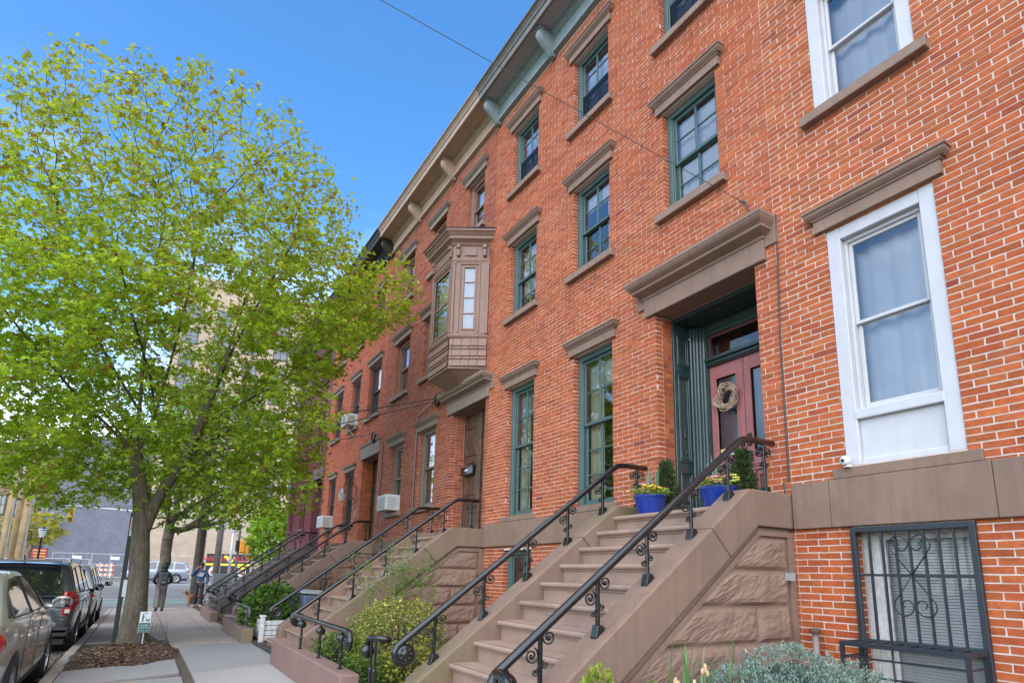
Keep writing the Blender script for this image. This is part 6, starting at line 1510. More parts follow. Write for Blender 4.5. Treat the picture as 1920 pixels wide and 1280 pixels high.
def suv_extras(car, hw, xs):
    f = lambda z: hw*.99
    for sg in (1, -1):
        for pts in ([(-1.0, 1.0), (-1.05, .7), (-.95, .42)], [(-.05, 1.0), (-.05, .40)], [(.95, 1.0), (.90, .42)]):
            b = MB(); b.tube([(sg*(f(z)+.002), y, z) for y, z in pts], .005, 4); b.build('door_seam', TRIM, car)
        for y in (-.88, .08): b = MB(); b.tube([(sg*(hw-.01), y-.12, .93), (sg*(hw+.025), y-.09, .935), (sg*(hw+.025), y+.09, .935), (sg*(hw-.01), y+.12, .93)], .014, 6); b.build('door_handle', CHROME, car, smooth=True)
        b = MB(); V = [(.74,-2.355,.74),(.72,-2.36,.98),(.76,-2.35,1.14),(.86,-2.30,1.15),(.935,-2.10,1.07),(.955,-2.02,.98),(.93,-2.20,.90),(.86,-2.325,.80),(.78,-2.35,.70)]
        V2 = [(x-.10, y+.14, z) for x, y, z in V]; n = len(V); b.add([(sg*x, y, z) for x, y, z in V+V2], [tuple(range(n))[::-sg], tuple(range(n, 2*n))[::sg]]+[(i, (i+1) % n, n+(i+1) % n, n+i)[::sg] for i in range(n)]); b.build('tail_light', REDLAMP, car, bevel=.015, seg=2)
        b = MB(); b.obox((sg*.81, -2.352, .79), (.08, .03, .07)); b.build('reversing_light', CLEARLAMP, car, bevel=.01)
        b = MB(); b.obox((sg*.72, -2.36, .44), (.26, .03, .055)); b.build('reflector', REDLAMP, car, bevel=.008)
        b = MB(); b.tube([(sg*(hw+.0), -1.0, .40), (sg*(hw+.004), 1.0, .40)], .03, 6); b.build('sill_trim', TRIM, car)
        b = MB(); b.tube([(sg*(xs(1.66)-.02), -1.75, 1.68), (sg*(xs(1.66)-.02), -1.6, 1.735), (sg*(xs(1.66)-.02), .4, 1.745), (sg*(xs(1.66)-.02), .65, 1.68)], .018, 6); b.build('roof_rail', CHROME, car, smooth=True)
    b = MB(); b.box(-.88, .88, -2.375, -2.28, .34, .52); b.build('bumper', TRIM, car, bevel=.03, seg=2)
    b = MB(); b.box(-.5, .5, -2.356, -2.32, .86, .875); b.build('tailgate_trim', CHROME, car)
    b = MB(); b.box(-.27, .27, -2.362, -2.33, .66, .78); b.build('licence_plate', flat('plate_white', (.6,.58,.5), .5), car)
    b = MB(); b.box(-.60, .60, -2.22, -1.95, 1.66, 1.70); b.build('spoiler', GREY, car, bevel=.015, seg=2)
    b = MB(); b.tube([(.05, -2.30, 1.12), (.45, -2.295, 1.16)], .012, 5); b.build('rear_wiper', TRIM, car)
    b = MB(); b.tube([(0, -1.75, 1.70), (0, -1.92, 1.78)], .012, 5); b.build('antenna', TRIM, car)
SUVS = [(-2.35,.80,.50,.86,.88),(-2.31,.89,.36,1.00,1.03),(-2.05,.935,.28,1.06,1.08),(-1.2,.95,.25,1.06,1.09),(0,.955,.25,1.05,1.08),(1.0,.95,.25,1.03,1.07),(1.6,.93,.27,1.0,1.05),(2.1,.87,.31,.92,.96),(2.3,.76,.40,.74,.78)]
SUVG = [(-2.30,1.04),(-2.24,1.16),(-2.10,1.45),(-1.98,1.63),(-1.7,1.68),(-.6,1.72),(.2,1.71),(.6,1.64),(1.0,1.38),(1.5,1.06)]
SUVW = [[(-2.02,1.12),(-1.90,1.52),(-1.28,1.57),(-1.22,1.10)], [(-1.12,1.10),(-1.16,1.58),(-.10,1.62),(-.06,1.09)], [(.02,1.09),(0,1.62),(.30,1.60),(.62,1.50),(.98,1.24),(1.10,1.09)]]
make_car('parked_suv', 'dark grey SUV with red tail lights parked ahead of the silver sedan', 'car', (-1.86, 16.4, zroad(16.4)), 0, SUVS, SUVG, 1.04, .89, .68, 1.72, SUVW, (-2.29,1.10,.70,-2.03,1.57,.60), (1.42,1.10,.72,.62,1.62,.60), (-1.40, 1.42), .365, GREY, suv_extras)
def simple_extras(car, hw, xs):
    for sg in (1, -1):
        b = MB(); b.ball((sg*.80, -2.12, .88), (.12, .20, .10), 12, 8); b.build('tail_light', REDLAMP, car, smooth=True)
        b = MB(); b.ball((sg*.74, 2.02, .72), (.16, .24, .08), 12, 8); b.build('headlight', CLEARLAMP, car, smooth=True)
        for y in (-.05,): b = MB(); b.tube([(sg*hw*.995, y, 1.0), (sg*hw*.995, y, .4)], .005, 4); b.build('door_seam', TRIM, car)
make_car('parked_suv', 'silver beige SUV parked in front of the dark grey SUV, mostly hidden', 'car', (-1.88, 22.3, zroad(22.3)), 0, SUVS, SUVG, 1.04, .89, .68, 1.68, SUVW, (-2.29,1.10,.70,-2.03,1.57,.60), (1.42,1.10,.72,.62,1.60,.60), (-1.40, 1.42), .36, BEIGE, simple_extras)
make_car('driving_suv', 'pale blue SUV driving across the avenue behind the pedestrian', 'car', (1.02, 58.5, zroad(58.5)), math.pi/2, SUVS, SUVG, 1.04, .89, .68, 1.68, SUVW, (-2.29,1.10,.70,-2.03,1.57,.60), (1.42,1.10,.72,.62,1.60,.60), (-1.40, 1.42), .36, PALEBLUE, simple_extras, 1.03, group=None)
make_car('driving_suv', 'small white car far left beyond the parked cars', 'car', (-10.6, 62, zroad(62)), math.pi/2, SUVS, SUVG, 1.04, .89, .68, 1.68, SUVW, (-2.29,1.10,.70,-2.03,1.57,.60), (1.42,1.10,.72,.62,1.60,.60), (-1.40, 1.42), .36, WHITEC, simple_extras, .95, group=None)

# ------------------------------------------------------------------ people and dog
def skinned(name, V, E, rad, m, parent, sub=2, root=0):
    me = bpy.data.meshes.new(name); me.from_pydata([tuple(v) for v in V], E, []); o = bpy.data.objects.new(name, me); C.objects.link(o); o.parent = parent; me.materials.append(m)
    md = o.modifiers.new('skin', 'SKIN'); md.use_smooth_shade = True; md.branch_smoothing = .3
    for i, r in enumerate(rad): me.skin_vertices[0].data[i].radius = (r, r) if not isinstance(r, tuple) else r
    me.skin_vertices[0].data[root].use_root = True
    sb = o.modifiers.new('sub', 'SUBSURF'); sb.levels = sub; sb.render_levels = sub; return o
SKIN = mat('skin', (.36,.22,.16), .55, var=.08); SKIN_D = mat('tan_skin', (.26,.15,.10), .55, var=.08)
def chainE(*chains): return [(a, c) for ch in chains for a, c in zip(ch[:-1], ch[1:])]
def person(label, loc, rz, sc, J, mats, hood=False, cap=False, sk=SKIN):
    """J: joint dictionary in metres for a 1.75 m figure facing +Y"""
    p = thing('person', label, 'person', loc, rz); p.scale = (sc,)*3; ROOT[p.name] = (0,0,0)
    order = ['pelvis','waist','chest','neck','head0','head1','shL','elL','wrL','haL','shR','elR','wrR','haR','hipL','knL','anL','toL','hipR','knR','anR','toR']; ix = {k: i for i, k in enumerate(order)}
    V = [J[k] for k in order]; E = chainE([0,1,2,3,4,5],[2,6,7,8,9],[2,10,11,12,13],[0,14,15,16,17],[0,18,19,20,21])
    rad = [.12,.115,.13,.052,.075,.082,.065,.045,.034,.03,.065,.045,.034,.03,.085,.058,.042,.03,.085,.058,.042,.03]
    skinned('body', V, E, rad, sk, p)
    hx = Vector(J['head1']); hx0 = Vector(J['head0']); fd = Vector(J.get('face', (0, 1, 0))); c = (hx+hx0)/2; sd_ = fd.cross(Vector((0, 0, 1)))
    b = MB(); b.ball(tuple(c+Vector((0,0,.015))), (.078, .095, .118), 14, 10)
    b.ball(tuple(c+fd*.095+Vector((0,0,-.015))), (.016, .022, .022), 8, 6)
    for s in (-1, 1): b.ball(tuple(c+sd_*s*.080+Vector((0,0,-.005))), (.012, .020, .030), 8, 6)
    b.build('head', sk, p, smooth=True)
    b = MB()
    for s in (-1, 1): b.ball(tuple(c+fd*.084+sd_*s*.032+Vector((0,0,.02))), (.012, .010, .008), 8, 5)
    b.ball(tuple(c+fd*.082+Vector((0,0,-.055))), (.024, .012, .007), 8, 5); b.build('face_features', flat('dark_feature', (.05,.03,.03), .6), p, smooth=True)
    def hand(w, h, mm):
        w, h = Vector(w), Vector(h); d = (h-w).normalized(); s1 = d.cross(Vector((0, 1, .2))).normalized(); bb = MB(); bb.ball(tuple(w+d*.05), (.030, .024, .045), 8, 6)
        for k in range(4): q = w+d*.075+s1*(k-1.5)*.017; bb.tube([q, q+d*.035, q+d*(.060-.006*abs(k-1.5))+fd*.012], [.0095, .009, .007], 6)
        q = w+d*.03+s1*.03; bb.tube([q, q+s1*.025+d*.02, q+s1*.03+d*.045], [.011, .010, .008], 6); bb.build('hand', mm, p, smooth=True)
    hand(J['wrL'], J['haL'], sk); hand(J['wrR'], J['haR'], sk)
    tk = ['pelvis','waist','chest','neck','shL','elL','wrL','shR','elR','wrR']; TV = [J[k] for k in tk]; TV[0] = tuple(Vector(TV[0])+Vector((0,0,-.04))); TV[3] = tuple(Vector(TV[3])+Vector((0,0,-.01)))
    skinned('jacket', TV, chainE([0,1,2,3],[2,4,5,6],[2,7,8,9]), [(.155,.125),(.15,.12),(.168,.125),.075,.085,.064,.048,.085,.064,.048], mats['top'], p)
    lk = ['pelvis','hipL','knL','anL','hipR','knR','anR']; LV = [J[k] for k in lk]
    skinned('trousers', LV, chainE([0,1,2,3],[0,4,5,6]), [(.14,.115),.10,.070,.055,.10,.070,.055], mats['legs'], p)
    for a, t in (('anL','toL'), ('anR','toR')):
        b = MB(); A, T_ = Vector(J[a]), Vector(J[t]); d = (T_-A); b.tube([A+Vector((0,0,.02)), A+Vector((0,0,-.045)), A+d*.35+Vector((0,0,-.03)), A+d*.8+Vector((0,0,-.005)), T_], [.050, .055, .050, .044, .022], 10); b.build('shoe', mats['shoe'], p, smooth=True)
    b = MB()
    if hood: b.ball(tuple(c-fd*.02+Vector((0,0,.03))), (.115, .125, .135), 14, 10).ball(tuple(Vector(J['neck'])-fd*.05+Vector((0,0,.02))), (.13, .10, .07), 12, 8)
    elif cap:
        b.lathe([(.088,0),(.090,.03),(.075,.085),(.03,.105),(.001,.108)], tuple(c+Vector((0,0,.045))), 16); b.obox(tuple(c+fd*.11+Vector((0,0,.052))), (.13, .10, .012), math.atan2(-fd.x, fd.y))
    b.build('hood' if hood else 'cap', mats['hat'], p, smooth=True)
    return p
BLACKJ = mat('black_jacket', (.014,.016,.020), .75, var=.3); GREYT = mat('grey_trousers', (.17,.155,.16), .85, var=.15); HOODIE = mat('blue_hoodie', (.028,.085,.16), .85, var=.15); DARKP = mat('charcoal_trackpants', (.028,.030,.036), .8, var=.2)
mx, my = .70, 25.3; mz = zg(mx, my)
J1 = dict(pelvis=(0,0,.93), waist=(0,.01,1.08), chest=(0,.03,1.30), neck=(0,.04,1.47), head0=(0,.06,1.55), head1=(0,.08,1.66), shL=(-.19,.03,1.38), elL=(-.30,-.02,1.12), wrL=(-.20,.16,1.00), haL=(-.14,.24,.99), shR=(.19,.03,1.38), elR=(.30,-.02,1.12), wrR=(.20,.16,1.00), haR=(.14,.24,.99),
          hipL=(-.09,0,.88), knL=(-.10,-.06,.50), anL=(-.12,-.28,.14), toL=(-.14,-.16,.035), hipR=(.09,0,.88), knR=(.10,.12,.50), anR=(.10,.14,.085), toR=(.11,.33,.03))
person('pedestrian in dark hooded jacket and grey trousers walking away with a backpack', (mx, my, mz+.0), .05, .945, J1, dict(top=BLACKJ, legs=GREYT, shoe=flat('black_shoe', (.02,.02,.02), .5), hat=BLACKJ), hood=True)
def backpack(loc, rz, sc):
    t = thing('backpack', 'dark grey backpack on the back of the walking pedestrian', 'backpack', loc, rz); t.scale = (sc,)*3; ROOT[t.name] = (0,0,0); m = mat('backpack_cloth', (.05,.048,.055), .8, var=.2)
    b = MB(); b.box(-.155, .155, -.29, -.12, .98, 1.43); b.build('main_bag', m, t, bevel=.06, seg=4)
    b = MB(); b.box(-.12, .12, -.335, -.28, 1.0, 1.24); b.build('front_pocket', m, t, bevel=.03, seg=3)
    b = MB(); b.box(-.05, .05, -.340, -.334, 1.05, 1.07); b.build('logo_patch', flat('pale_patch', (.5,.5,.5), .5), t)
    for s in (-1, 1): b = MB(); b.tube([(s*.11, -.14, 1.40), (s*.13, -.05, 1.475), (s*.13, .12, 1.46), (s*.14, .17, 1.30), (s*.16, .05, 1.05), (s*.13, -.14, 1.02)], .018, 6); b.build('strap', m, t, smooth=True)
backpack((mx, my, mz), .05, .945)
dx_, dy_ = 2.02, 27.2; dz_ = zg(dx_, dy_)
J2 = dict(pelvis=(0,0,.95), waist=(0,.0,1.10), chest=(0,.01,1.33), neck=(0,.0,1.50), head0=(0,.01,1.58), head1=(0,.02,1.68), face=(0,1,0), shL=(-.20,.0,1.41), elL=(-.27,.02,1.13), wrL=(-.24,.12,.90), haL=(-.23,.16,.82), shR=(.20,.0,1.41), elR=(.34,.06,1.22), wrR=(.17,.16,1.52), haR=(.11,.15,1.60),
          hipL=(-.09,0,.90), knL=(-.10,.03,.50), anL=(-.10,.0,.085), toL=(-.14,.20,.03), hipR=(.09,0,.90), knR=(.11,.04,.50), anR=(.12,.02,.085), toR=(.16,.21,.03))
pm2 = person('man in blue hoodie and black cap holding a hand to his head at the corner', (dx_, dy_, dz_), math.pi-.15, .96, J2, dict(top=HOODIE, legs=DARKP, shoe=flat('pink_shoe', (.55,.33,.25), .6), hat=BLACKJ), cap=True, sk=SKIN_D)
b = MB()
for k, (x, z, w) in enumerate(((-.03, 1.33, .20), (.02, 1.28, .24), (-.01, 1.24, .16))): b.obox((x, .150, z), (w, .012, .028), 0, 0, .05*(k-1))
b.build('hoodie_print', flat('pale_print', (.5,.53,.58), .8), pm2)
def dog():
    t = thing('dog', 'curly brown dog standing behind the man in the blue hoodie', 'dog', (dx_-.10, dy_+.32, zg(dx_, dy_+.3)), math.pi/2+.15); t.scale = (.95,)*3; ROOT[t.name] = (0,0,0)
    V = [(0,-.26,.40),(0,-.08,.41),(0,.14,.42),(0,.27,.50),(0,.34,.60),(0,.46,.585),(.08,-.28,.36),(.085,-.24,.22),(.085,-.32,.14),(.085,-.28,.03),(-.08,-.28,.36),(-.085,-.24,.22),(-.085,-.32,.14),(-.085,-.28,.03),(.075,.20,.36),(.08,.20,.20),(.08,.22,.03),(-.075,.20,.36),(-.08,.20,.20),(-.08,.22,.03),(0,-.34,.46),(0,-.44,.58),(0,-.42,.70)]
    E = chainE([0,1,2,3,4,5],[0,6,7,8,9],[0,10,11,12,13],[2,14,15,16],[2,17,18,19],[0,20,21,22]); r = [.10,.095,.115,.075,.075,.038,.07,.045,.03,.032,.07,.045,.03,.032,.06,.036,.034,.06,.036,.034,.03,.032,.04]
    m = mat('curly_brown_fur', (.30,.13,.06), .95, var=.4, scale=30, bmp=1.0, bscale=60); skinned('body', V, E, r, m, t)
    b = MB()
    for s in (-1, 1): b.ball((s*.075, .33, .58), (.02, .04, .065), 8, 6)
    b.build('ear', mat('dark_fur', (.12,.05,.03), .95), t, smooth=True); b = MB(); b.ball((0, .50, .595), .018, 8, 6); b.build('nose', TRIM, t, smooth=True)
dog()
# ------------------------------------------------------------------ things round the tree
def sign_post():
    t = thing('sign_post', 'dark square street sign post with a taped white sheet beside the tree', 'sign post', (-.27, 14.2, zg(-.27, 14.2))); z0 = zg(-.27, 14.2); x, y = -.27, 14.2
    b = MB(); b.box(x-.04, x+.04, y-.025, y+.025, z0-.1, 2.35); b.build('post', flat('green_black_post', (.02,.028,.026), .6), t, bevel=.004)
    b = MB(); b.box(x+.01, x+.21, y-.045, y-.034, .74, 1.06); b.build('paper', flat('paper_white', (.66,.67,.70), .8), t)
    b = MB(); b.box(x-.02, x+.28, y-.05, y-.036, 1.90, 2.28); b.build('sign_plate', flat('sign_white', (.7,.7,.7), .5), t); b = MB(); b.box(x+.0, x+.26, y-.056, y-.0505, 2.0, 2.22); b.build('sign_print', flat('sign_red', (.55,.04,.04), .5), t)
sign_post()
def dog_sign():
    x, y = .17, 12.92; z0 = zg(x, y)+.06; t = thing('dog_sign', 'small white and green curb-your-dog sign on a stake at the tree foot', 'sign', (x, y, z0))
    b = MB(); b.box(x-.005, x+.012, y-.004, y+.004, z0-.06, z0+.25); b.build('stake', WHITE, t)
    b = MB(); b.box(x-.085, x+.085, y-.014, y-.008, z0+.20, z0+.56); b.build('plate', flat('sign_cream', (.66,.68,.66), .5), t, bevel=.004)
    G = flat('sign_green', (.03,.14,.11), .5); b = MB(); b.box(x-.080, x+.080, y-.0175, y-.0145, z0+.205, z0+.37); b.build('green_panel', G, t)
    b = MB(); yy = y-.0165                                            # walker with a dog on a lead
    def q(pts): b.add([(x+p, yy, z0+h) for p, h in pts], [tuple(range(len(pts)))])
    q([(-.055,.385),(-.045,.385),(-.035,.44),(-.045,.44)]); q([(-.028,.385),(-.018,.385),(-.03,.44),(-.04,.44)]); q([(-.05,.435),(-.028,.435),(-.026,.495),(-.046,.495)]); q([(-.026,.475),(.008,.455),(.008,.462),(-.026,.485)]); q([(-.044,.50),(-.03,.50),(-.026,.512),(-.034,.524),(-.046,.518)])
    q([(.020,.40),(.062,.40),(.066,.425),(.020,.425)]); q([(.020,.383),(.027,.383),(.027,.40),(.020,.40)]); q([(.055,.383),(.062,.383),(.062,.40),(.055,.40)]); q([(.058,.42),(.075,.425),(.070,.445),(.060,.44)]); q([(.012,.42),(.022,.42),(.016,.45),(.011,.45)])
    b.build('pictogram', flat('sign_black', (.02,.02,.02), .5), t)
    for txt, zz, sz, m in (('CURB', .325, .042, 'w'), ('YOUR DOG', .285, .028, 'w'), ('THANK YOU', .235, .022, 'w'), ('Please', .535, .026, 'g')):
        text3d(txt, (x, y-.019, z0+zz-sz*.35), sz, WHITE if m == 'w' else G, t, 'lettering')
def text3d(txt, pos, size, m, parent, name, rot=(math.pi/2, 0, 0), extrude=.0008, sx=1.0):
    cu_ = bpy.data.curves.new(name, 'FONT'); cu_.body = txt; cu_.size = size; cu_.align_x = 'CENTER'; cu_.extrude = extrude; cu_.offset = size*.012
    o = bpy.data.objects.new(name, cu_); C.objects.link(o); dg = bpy.context.evaluated_depsgraph_get(); me = bpy.data.meshes.new_from_object(o.evaluated_get(dg), depsgraph=dg); bpy.data.objects.remove(o); bpy.data.curves.remove(cu_)
    mo = bpy.data.objects.new(name, me); C.objects.link(mo); me.materials.clear(); me.materials.append(m); mo.parent = parent; r = root_loc(parent); mo.location = (pos[0]-r[0], pos[1]-r[1], pos[2]-r[2]); mo.rotation_euler = rot; mo.scale = (sx, 1, 1); return mo
dog_sign()
def wire_guard():
    x, y = .40, 13.35; z0 = zg(x, y); b = MB(); r = .15
    for k in range(14): a = k*6.283/14; b.tube([(x+r*math.cos(a), y+r*math.sin(a), z0-.02), (x+r*1.05*math.cos(a), y+r*1.05*math.sin(a), z0+.42)], .0022, 4)
    for h in (.05, .13, .21, .29, .37): b.tube([(x+r*math.cos(a), y+r*math.sin(a), z0+h) for a in np.linspace(0, 6.283, 17)], .002, 4)
    o = b.build('wire_basket', IRON_OLD); tag(o, 'small wire mesh guard standing at the right of the tree foot', 'wire guard')
wire_guard()
# ------------------------------------------------------------------ overhead cables
def cable(pts, r, label, sag=.0):
    q = []
    for a, c in zip(pts[:-1], pts[1:]):
        a, c = Vector(a), Vector(c)
        for i in range(15): t = i/14; p = a.lerp(c, t); p.z -= sag*4*t*(1-t); q.append(p)
    b = MB(); b.tube(q, r, 5); o = b.build('cable', flat('grey_black_cable', (.06,.058,.055), .7)); tag(o, label, 'cable', 'overhead cables')
cable([(-8.0, 8.06, 10.75), (5.09, 3.78, 5.40)], .0042, 'thin cable running down to the brick wall above the door hood', .06)
cable([(5.085, 3.78, 5.40), (5.07, 3.70, 5.33), (5.085, 3.66, 5.12)], .010, 'short drop cable above the door hood')
cable([(5.085, 3.36, 5.0), (5.087, 3.41, 3.6), (5.087, 3.42, 2.22)], .008, 'cable running down the seam between the two nearest houses')
cable([(5.02, 3.43, 2.2), (5.02, 3.41, 1.9), (5.035, 3.42, 1.76)], .009, 'short black cable over the corner of the stone band')
cable([(5.04, 1.60, 2.30), (5.04, .2, 2.36), (5.04, -1.5, 2.36)], .006, 'pale thin cable on the brick beside the white window panel')
cable([(-8.6, 40, 7.6), (5.02, 11.7, 5.05)], .016, 'upper cable reaching the house with the bay window', .6)
cable([(-8.6, 42, 6.9), (5.02, 11.75, 5.0)], .013, 'lower cable reaching the house with the bay window', .9)
cable([(-8.6, 44, 7.0), (5.02, 16.2, 5.1)], .013, 'cable reaching the house with the wall lantern', .7)
for y, z, lab in ((11.7, 5.02, 'coil of black cable under the bay window'), (16.05, 4.98, 'coil of black cable over the dark green door')):
    b = MB()
    for k in range(4): b.tube([(4.99+.012*k, y+(.13+.01*k)*math.cos(a), z+(.13+.012*k)*math.sin(a)) for a in np.linspace(0, 6.4, 20)], .009, 5)
    o = b.build('cable_coil', IRON); tag(o, lab, 'cable', 'cable coils on the facades')

# ------------------------------------------------------------------ the avenue and beyond
def brick_tex_mat(name, c1, c2, mortar, scale):
    m, nt, b_ = nodes_of(name); t = nt.nodes.new('ShaderNodeTexBrick'); mp_ = nt.nodes.new('ShaderNodeMapping'); g_ = nt.nodes.new('ShaderNodeNewGeometry'); mp_.inputs['Rotation'].default_value = (R(90), 0, 0)
    nt.links.new(g_.outputs['Position'], mp_.inputs[0]); nt.links.new(mp_.outputs[0], t.inputs[0]); t.inputs['Scale'].default_value = scale; t.inputs['Color1'].default_value = (*c1, 1); t.inputs['Color2'].default_value = (*c2, 1); t.inputs['Mortar'].default_value = (*mortar, 1); t.inputs['Mortar Size'].default_value = .02; t.inputs['Bias'].default_value = .3
    n = noise_tex(nt, .6, 4, .6, coord='World'); c = mixrgb(nt, 1, t.outputs[0], ramp(nt, n, [(.3, (.85,.85,.85)), (.7, (1.1,1.1,1.1))]), 'MULTIPLY'); nt.links.new(c, b_.inputs['Base Color']); b_.inputs['Roughness'].default_value = .85; MATS[name] = m; return m
GW = brick_tex_mat('grey_painted_brick', (.20,.20,.235), (.155,.155,.185), (.13,.13,.155), 1.5)
TANB = brick_tex_mat('tan_brick', (.52,.40,.29), (.42,.31,.22), (.50,.40,.30), 1.6)
def far_building(name, label, x0, x1, y0, y1, z1, m, rows, cols, win, zs, wm=None, roof=True):
    """box building with window openings built as recessed frames and panes on the face towards the camera"""
    t = thing(name, label, 'building', ((x0+x1)/2, y0, 0)); b = MB(); b.box(x0, x1, y0, y1, -1, z1); b.build('wall', m, t)
    if roof: b = MB(); b.box(x0-.15, x1+.15, y0-.2, y1, z1, z1+.5); b.build('parapet', mat('pale_parapet', (.36,.31,.25), .8), t)
    ww, wh = win
    for r_ in range(rows):
        for c_ in range(cols):
            xc = x0+(x1-x0)*(c_+.5)/cols; zc = zs[0]+r_*zs[1]
            b = MB()
            for a in ((xc-ww/2-.1, xc-ww/2, zc-.1, zc+wh+.1), (xc+ww/2, xc+ww/2+.1, zc-.1, zc+wh+.1), (xc-ww/2, xc+ww/2, zc+wh, zc+wh+.1), (xc-ww/2-.05, xc+ww/2+.05, zc-.16, zc)): b.box(a[0], a[1], y0-.10, y0+.05, a[2], a[3])
            b.box(xc-.04, xc+.04, y0-.05, y0, zc, zc+wh).box(xc-ww/2, xc+ww/2, y0-.05, y0, zc+wh*.5-.04, zc+wh*.5+.04)
            w = b.build('window', wm or BRONZE, t); b = MB(); b.quad((xc-ww/2, y0-.02, zc), (xc+ww/2, y0-.02, zc), (xc+ww/2, y0-.02, zc+wh), (xc-ww/2, y0-.02, zc+wh)); b.build('pane', flat('far_pane', (.03,.045,.06), .05, spec=1), w)
    return t
far_building('grey_building', 'windowless building side painted slate grey behind the chain-link fence', -9.9, -.35, 88.5, 110, 17, GW, 0, 0, (1, 1), (0, 1), roof=False)
far_building('tan_apartment_building', 'tall tan brick apartment building beyond the avenue', -.30, 34, 88, 112, 40, TANB, 8, 9, (1.7, 2.0), (11.0, 3.3))
far_building('brown_building', 'brown brick building with tall windows behind the wooden poles', -17.5, -10.4, 95, 112, 15.5, mat('brown_brick_far', (.22,.15,.10), .85, var=.15, scale=1.2), 3, 5, (.75, 2.2), (3.6, 3.7))
far_building('white_building', 'low white building at the far left', -34, -18.2, 100, 118, 6.2, mat('far_white_wall', (.55,.55,.55), .8), 1, 6, (1.3, 1.4), (2.4, 3))
b = MB(); b.box(-10.0, -9.5, 87.0, 88.2, 4.6, 7.2); o = b.build('banner', flat('blue_banner', (.03,.28,.62), .6)); tag(o, 'vertical bright blue banner at the edge of the grey building', 'banner')
b = MB(); b.box(-16.5, -10.6, 84, 84.15, 0, 2.0); o = b.build('hoarding', flat('white_hoarding', (.58,.58,.58), .8)); tag(o, 'white hoarding beyond the wooden poles', 'hoarding')
b = MB(); b.box(-10.6, -8.2, 82, 82.12, 0, 1.25); o = b.build('green_screen', flat('green_fence_cloth', (.03,.10,.07), .8)); tag(o, 'low dark green fence screen under the red board', 'fence')
def chain_fence(x0, x1, y, z0, h, label, n, mesh=True):
    t = thing('chain_link_fence', label, 'fence', ((x0+x1)/2, y, z0), group='chain-link fences'); GAL = flat('galvanised', (.42,.43,.44), .45, .6)
    for k in range(n+1): x = x0+(x1-x0)*k/n; b = MB(); b.tube([(x, y, z0), (x, y, z0+h)], .045, 6); b.build('post', GAL, t)
    for zz in (h, h*.55, .1): b = MB(); b.tube([(x0, y, z0+zz), (x1, y, z0+zz)], .035, 6); b.build('rail', GAL, t)
    b = MB(); s = .36; k = x0-h
    while k < x1:
        for sg in (1, -1):
            a = [k, 0.0] if sg > 0 else [k, h]; e = [k+h, h] if sg > 0 else [k+h, 0.0]
            lo, hi = max(x0, a[0]), min(x1, e[0])
            if hi > lo: f = lambda q: a[1]+(q-a[0])*sg; b.tube([(lo, y, z0+f(lo)), (hi, y, z0+f(hi))], .0065, 3, cap=False)
        k += s
    tag(b.build('wire_mesh', GAL, t), kind='stuff'); return t
chain_fence(-8.1, 5.5, 81, zroad(81), 2.55, 'long chain-link fence in front of the slate grey wall', 8)
chain_fence(-8.2, -4.6, 76.5, zroad(76), 1.9, 'shorter chain-link panel leaning nearer the avenue at left', 2)
for x in (-6.0, -2.6): b = MB(); b.box(x-.42, x+.42, 80.9, 80.94, 2.05, 2.4); o = b.build('fence_notice', flat('notice_white', (.62,.60,.58), .7)); tag(o, 'small white notice on the chain-link fence, %s of the two' % ('left' if x < -4 else 'right'), 'notice')
def barricade():
    t = thing('road_barricade', 'orange and white striped road barricade before the chain-link fence', 'barricade', (-3.1, 75, zroad(75))); z = zroad(75); O = flat('hazard_orange', (.72,.16,.03), .6); W = flat('hazard_white', (.72,.70,.66), .6)
    for x in (-3.60, -2.62):
        b = MB(); b.box(x-.04, x+.04, 75-.03, 75.03, z, z+1.62); b.build('upright', W, t); b = MB(); b.box(x-.35, x+.35, 74.6, 75.4, z, z+.06); b.build('foot', TRIM, t)
    for k, zz in enumerate((.30, .78, 1.22)):
        b = MB(); b.box(-3.86, -2.36, 74.93, 74.97, z+zz, z+zz+.22); bd = b.build('board', W, t)
        for i in range(4):
            x = -3.78+i*.40; s = .10; b = MB(); b.add([(x, 74.926, z+zz+.005), (x+.19, 74.926, z+zz+.005), (x+.19+s, 74.926, z+zz+.215), (x+s, 74.926, z+zz+.215)] if k != 1 else [(x+s, 74.926, z+zz+.005), (x+.19+s, 74.926, z+zz+.005), (x+.19, 74.926, z+zz+.215), (x, 74.926, z+zz+.215)], [(0,1,2,3)]); b.build('stripe', O, bd)
barricade()
WOODP = mat('wooden_pole', (.40,.28,.15), .9, var=.25, scale=2, streak=.5); WOODG = mat('grey_wooden_pole', (.13,.105,.085), .9, var=.3, scale=3, streak=.6, bmp=.4)
def pole(x, y, r, h, m, label, xarm=False):
    z0 = zroad(y); t = thing('utility_pole', label, 'pole', (x, y, z0), group='wooden utility poles'); b = MB(); b.lathe([(r, -.3), (r*.95, h*.5), (r*.75, h)], (x, y, z0), 14); b.build('shaft', m, t, smooth=True)
    if xarm: b = MB(); b.box(x-1.1, x+1.1, y-.06, y+.06, z0+h-.6, z0+h-.45); b.build('cross_arm', m, t)
    b = MB(); b.tube([(x+r*.9, y-r*.5, z0), (x+r*.72, y-r*.5, z0+h*.7)], .035, 6); b.build('conduit', flat('grey_conduit', (.3,.3,.31), .6), t)
pole(-6.35, 42, .17, 9.0, WOODP, 'leftmost wooden utility pole beyond the parked cars'); pole(-6.02, 42.6, .19, 9.0, WOODP, 'middle wooden utility pole beyond the parked cars'); pole(-5.66, 42.2, .21, 9.5, WOODP, 'right wooden utility pole of the three beyond the parked cars', True)
pole(2.14, 31.2, .20, 9.5, WOODG, 'grey weathered utility pole behind the man in the blue hoodie', True); pole(4.65, 50, .24, 10, WOODG, 'grey wooden utility pole in front of the food sign')
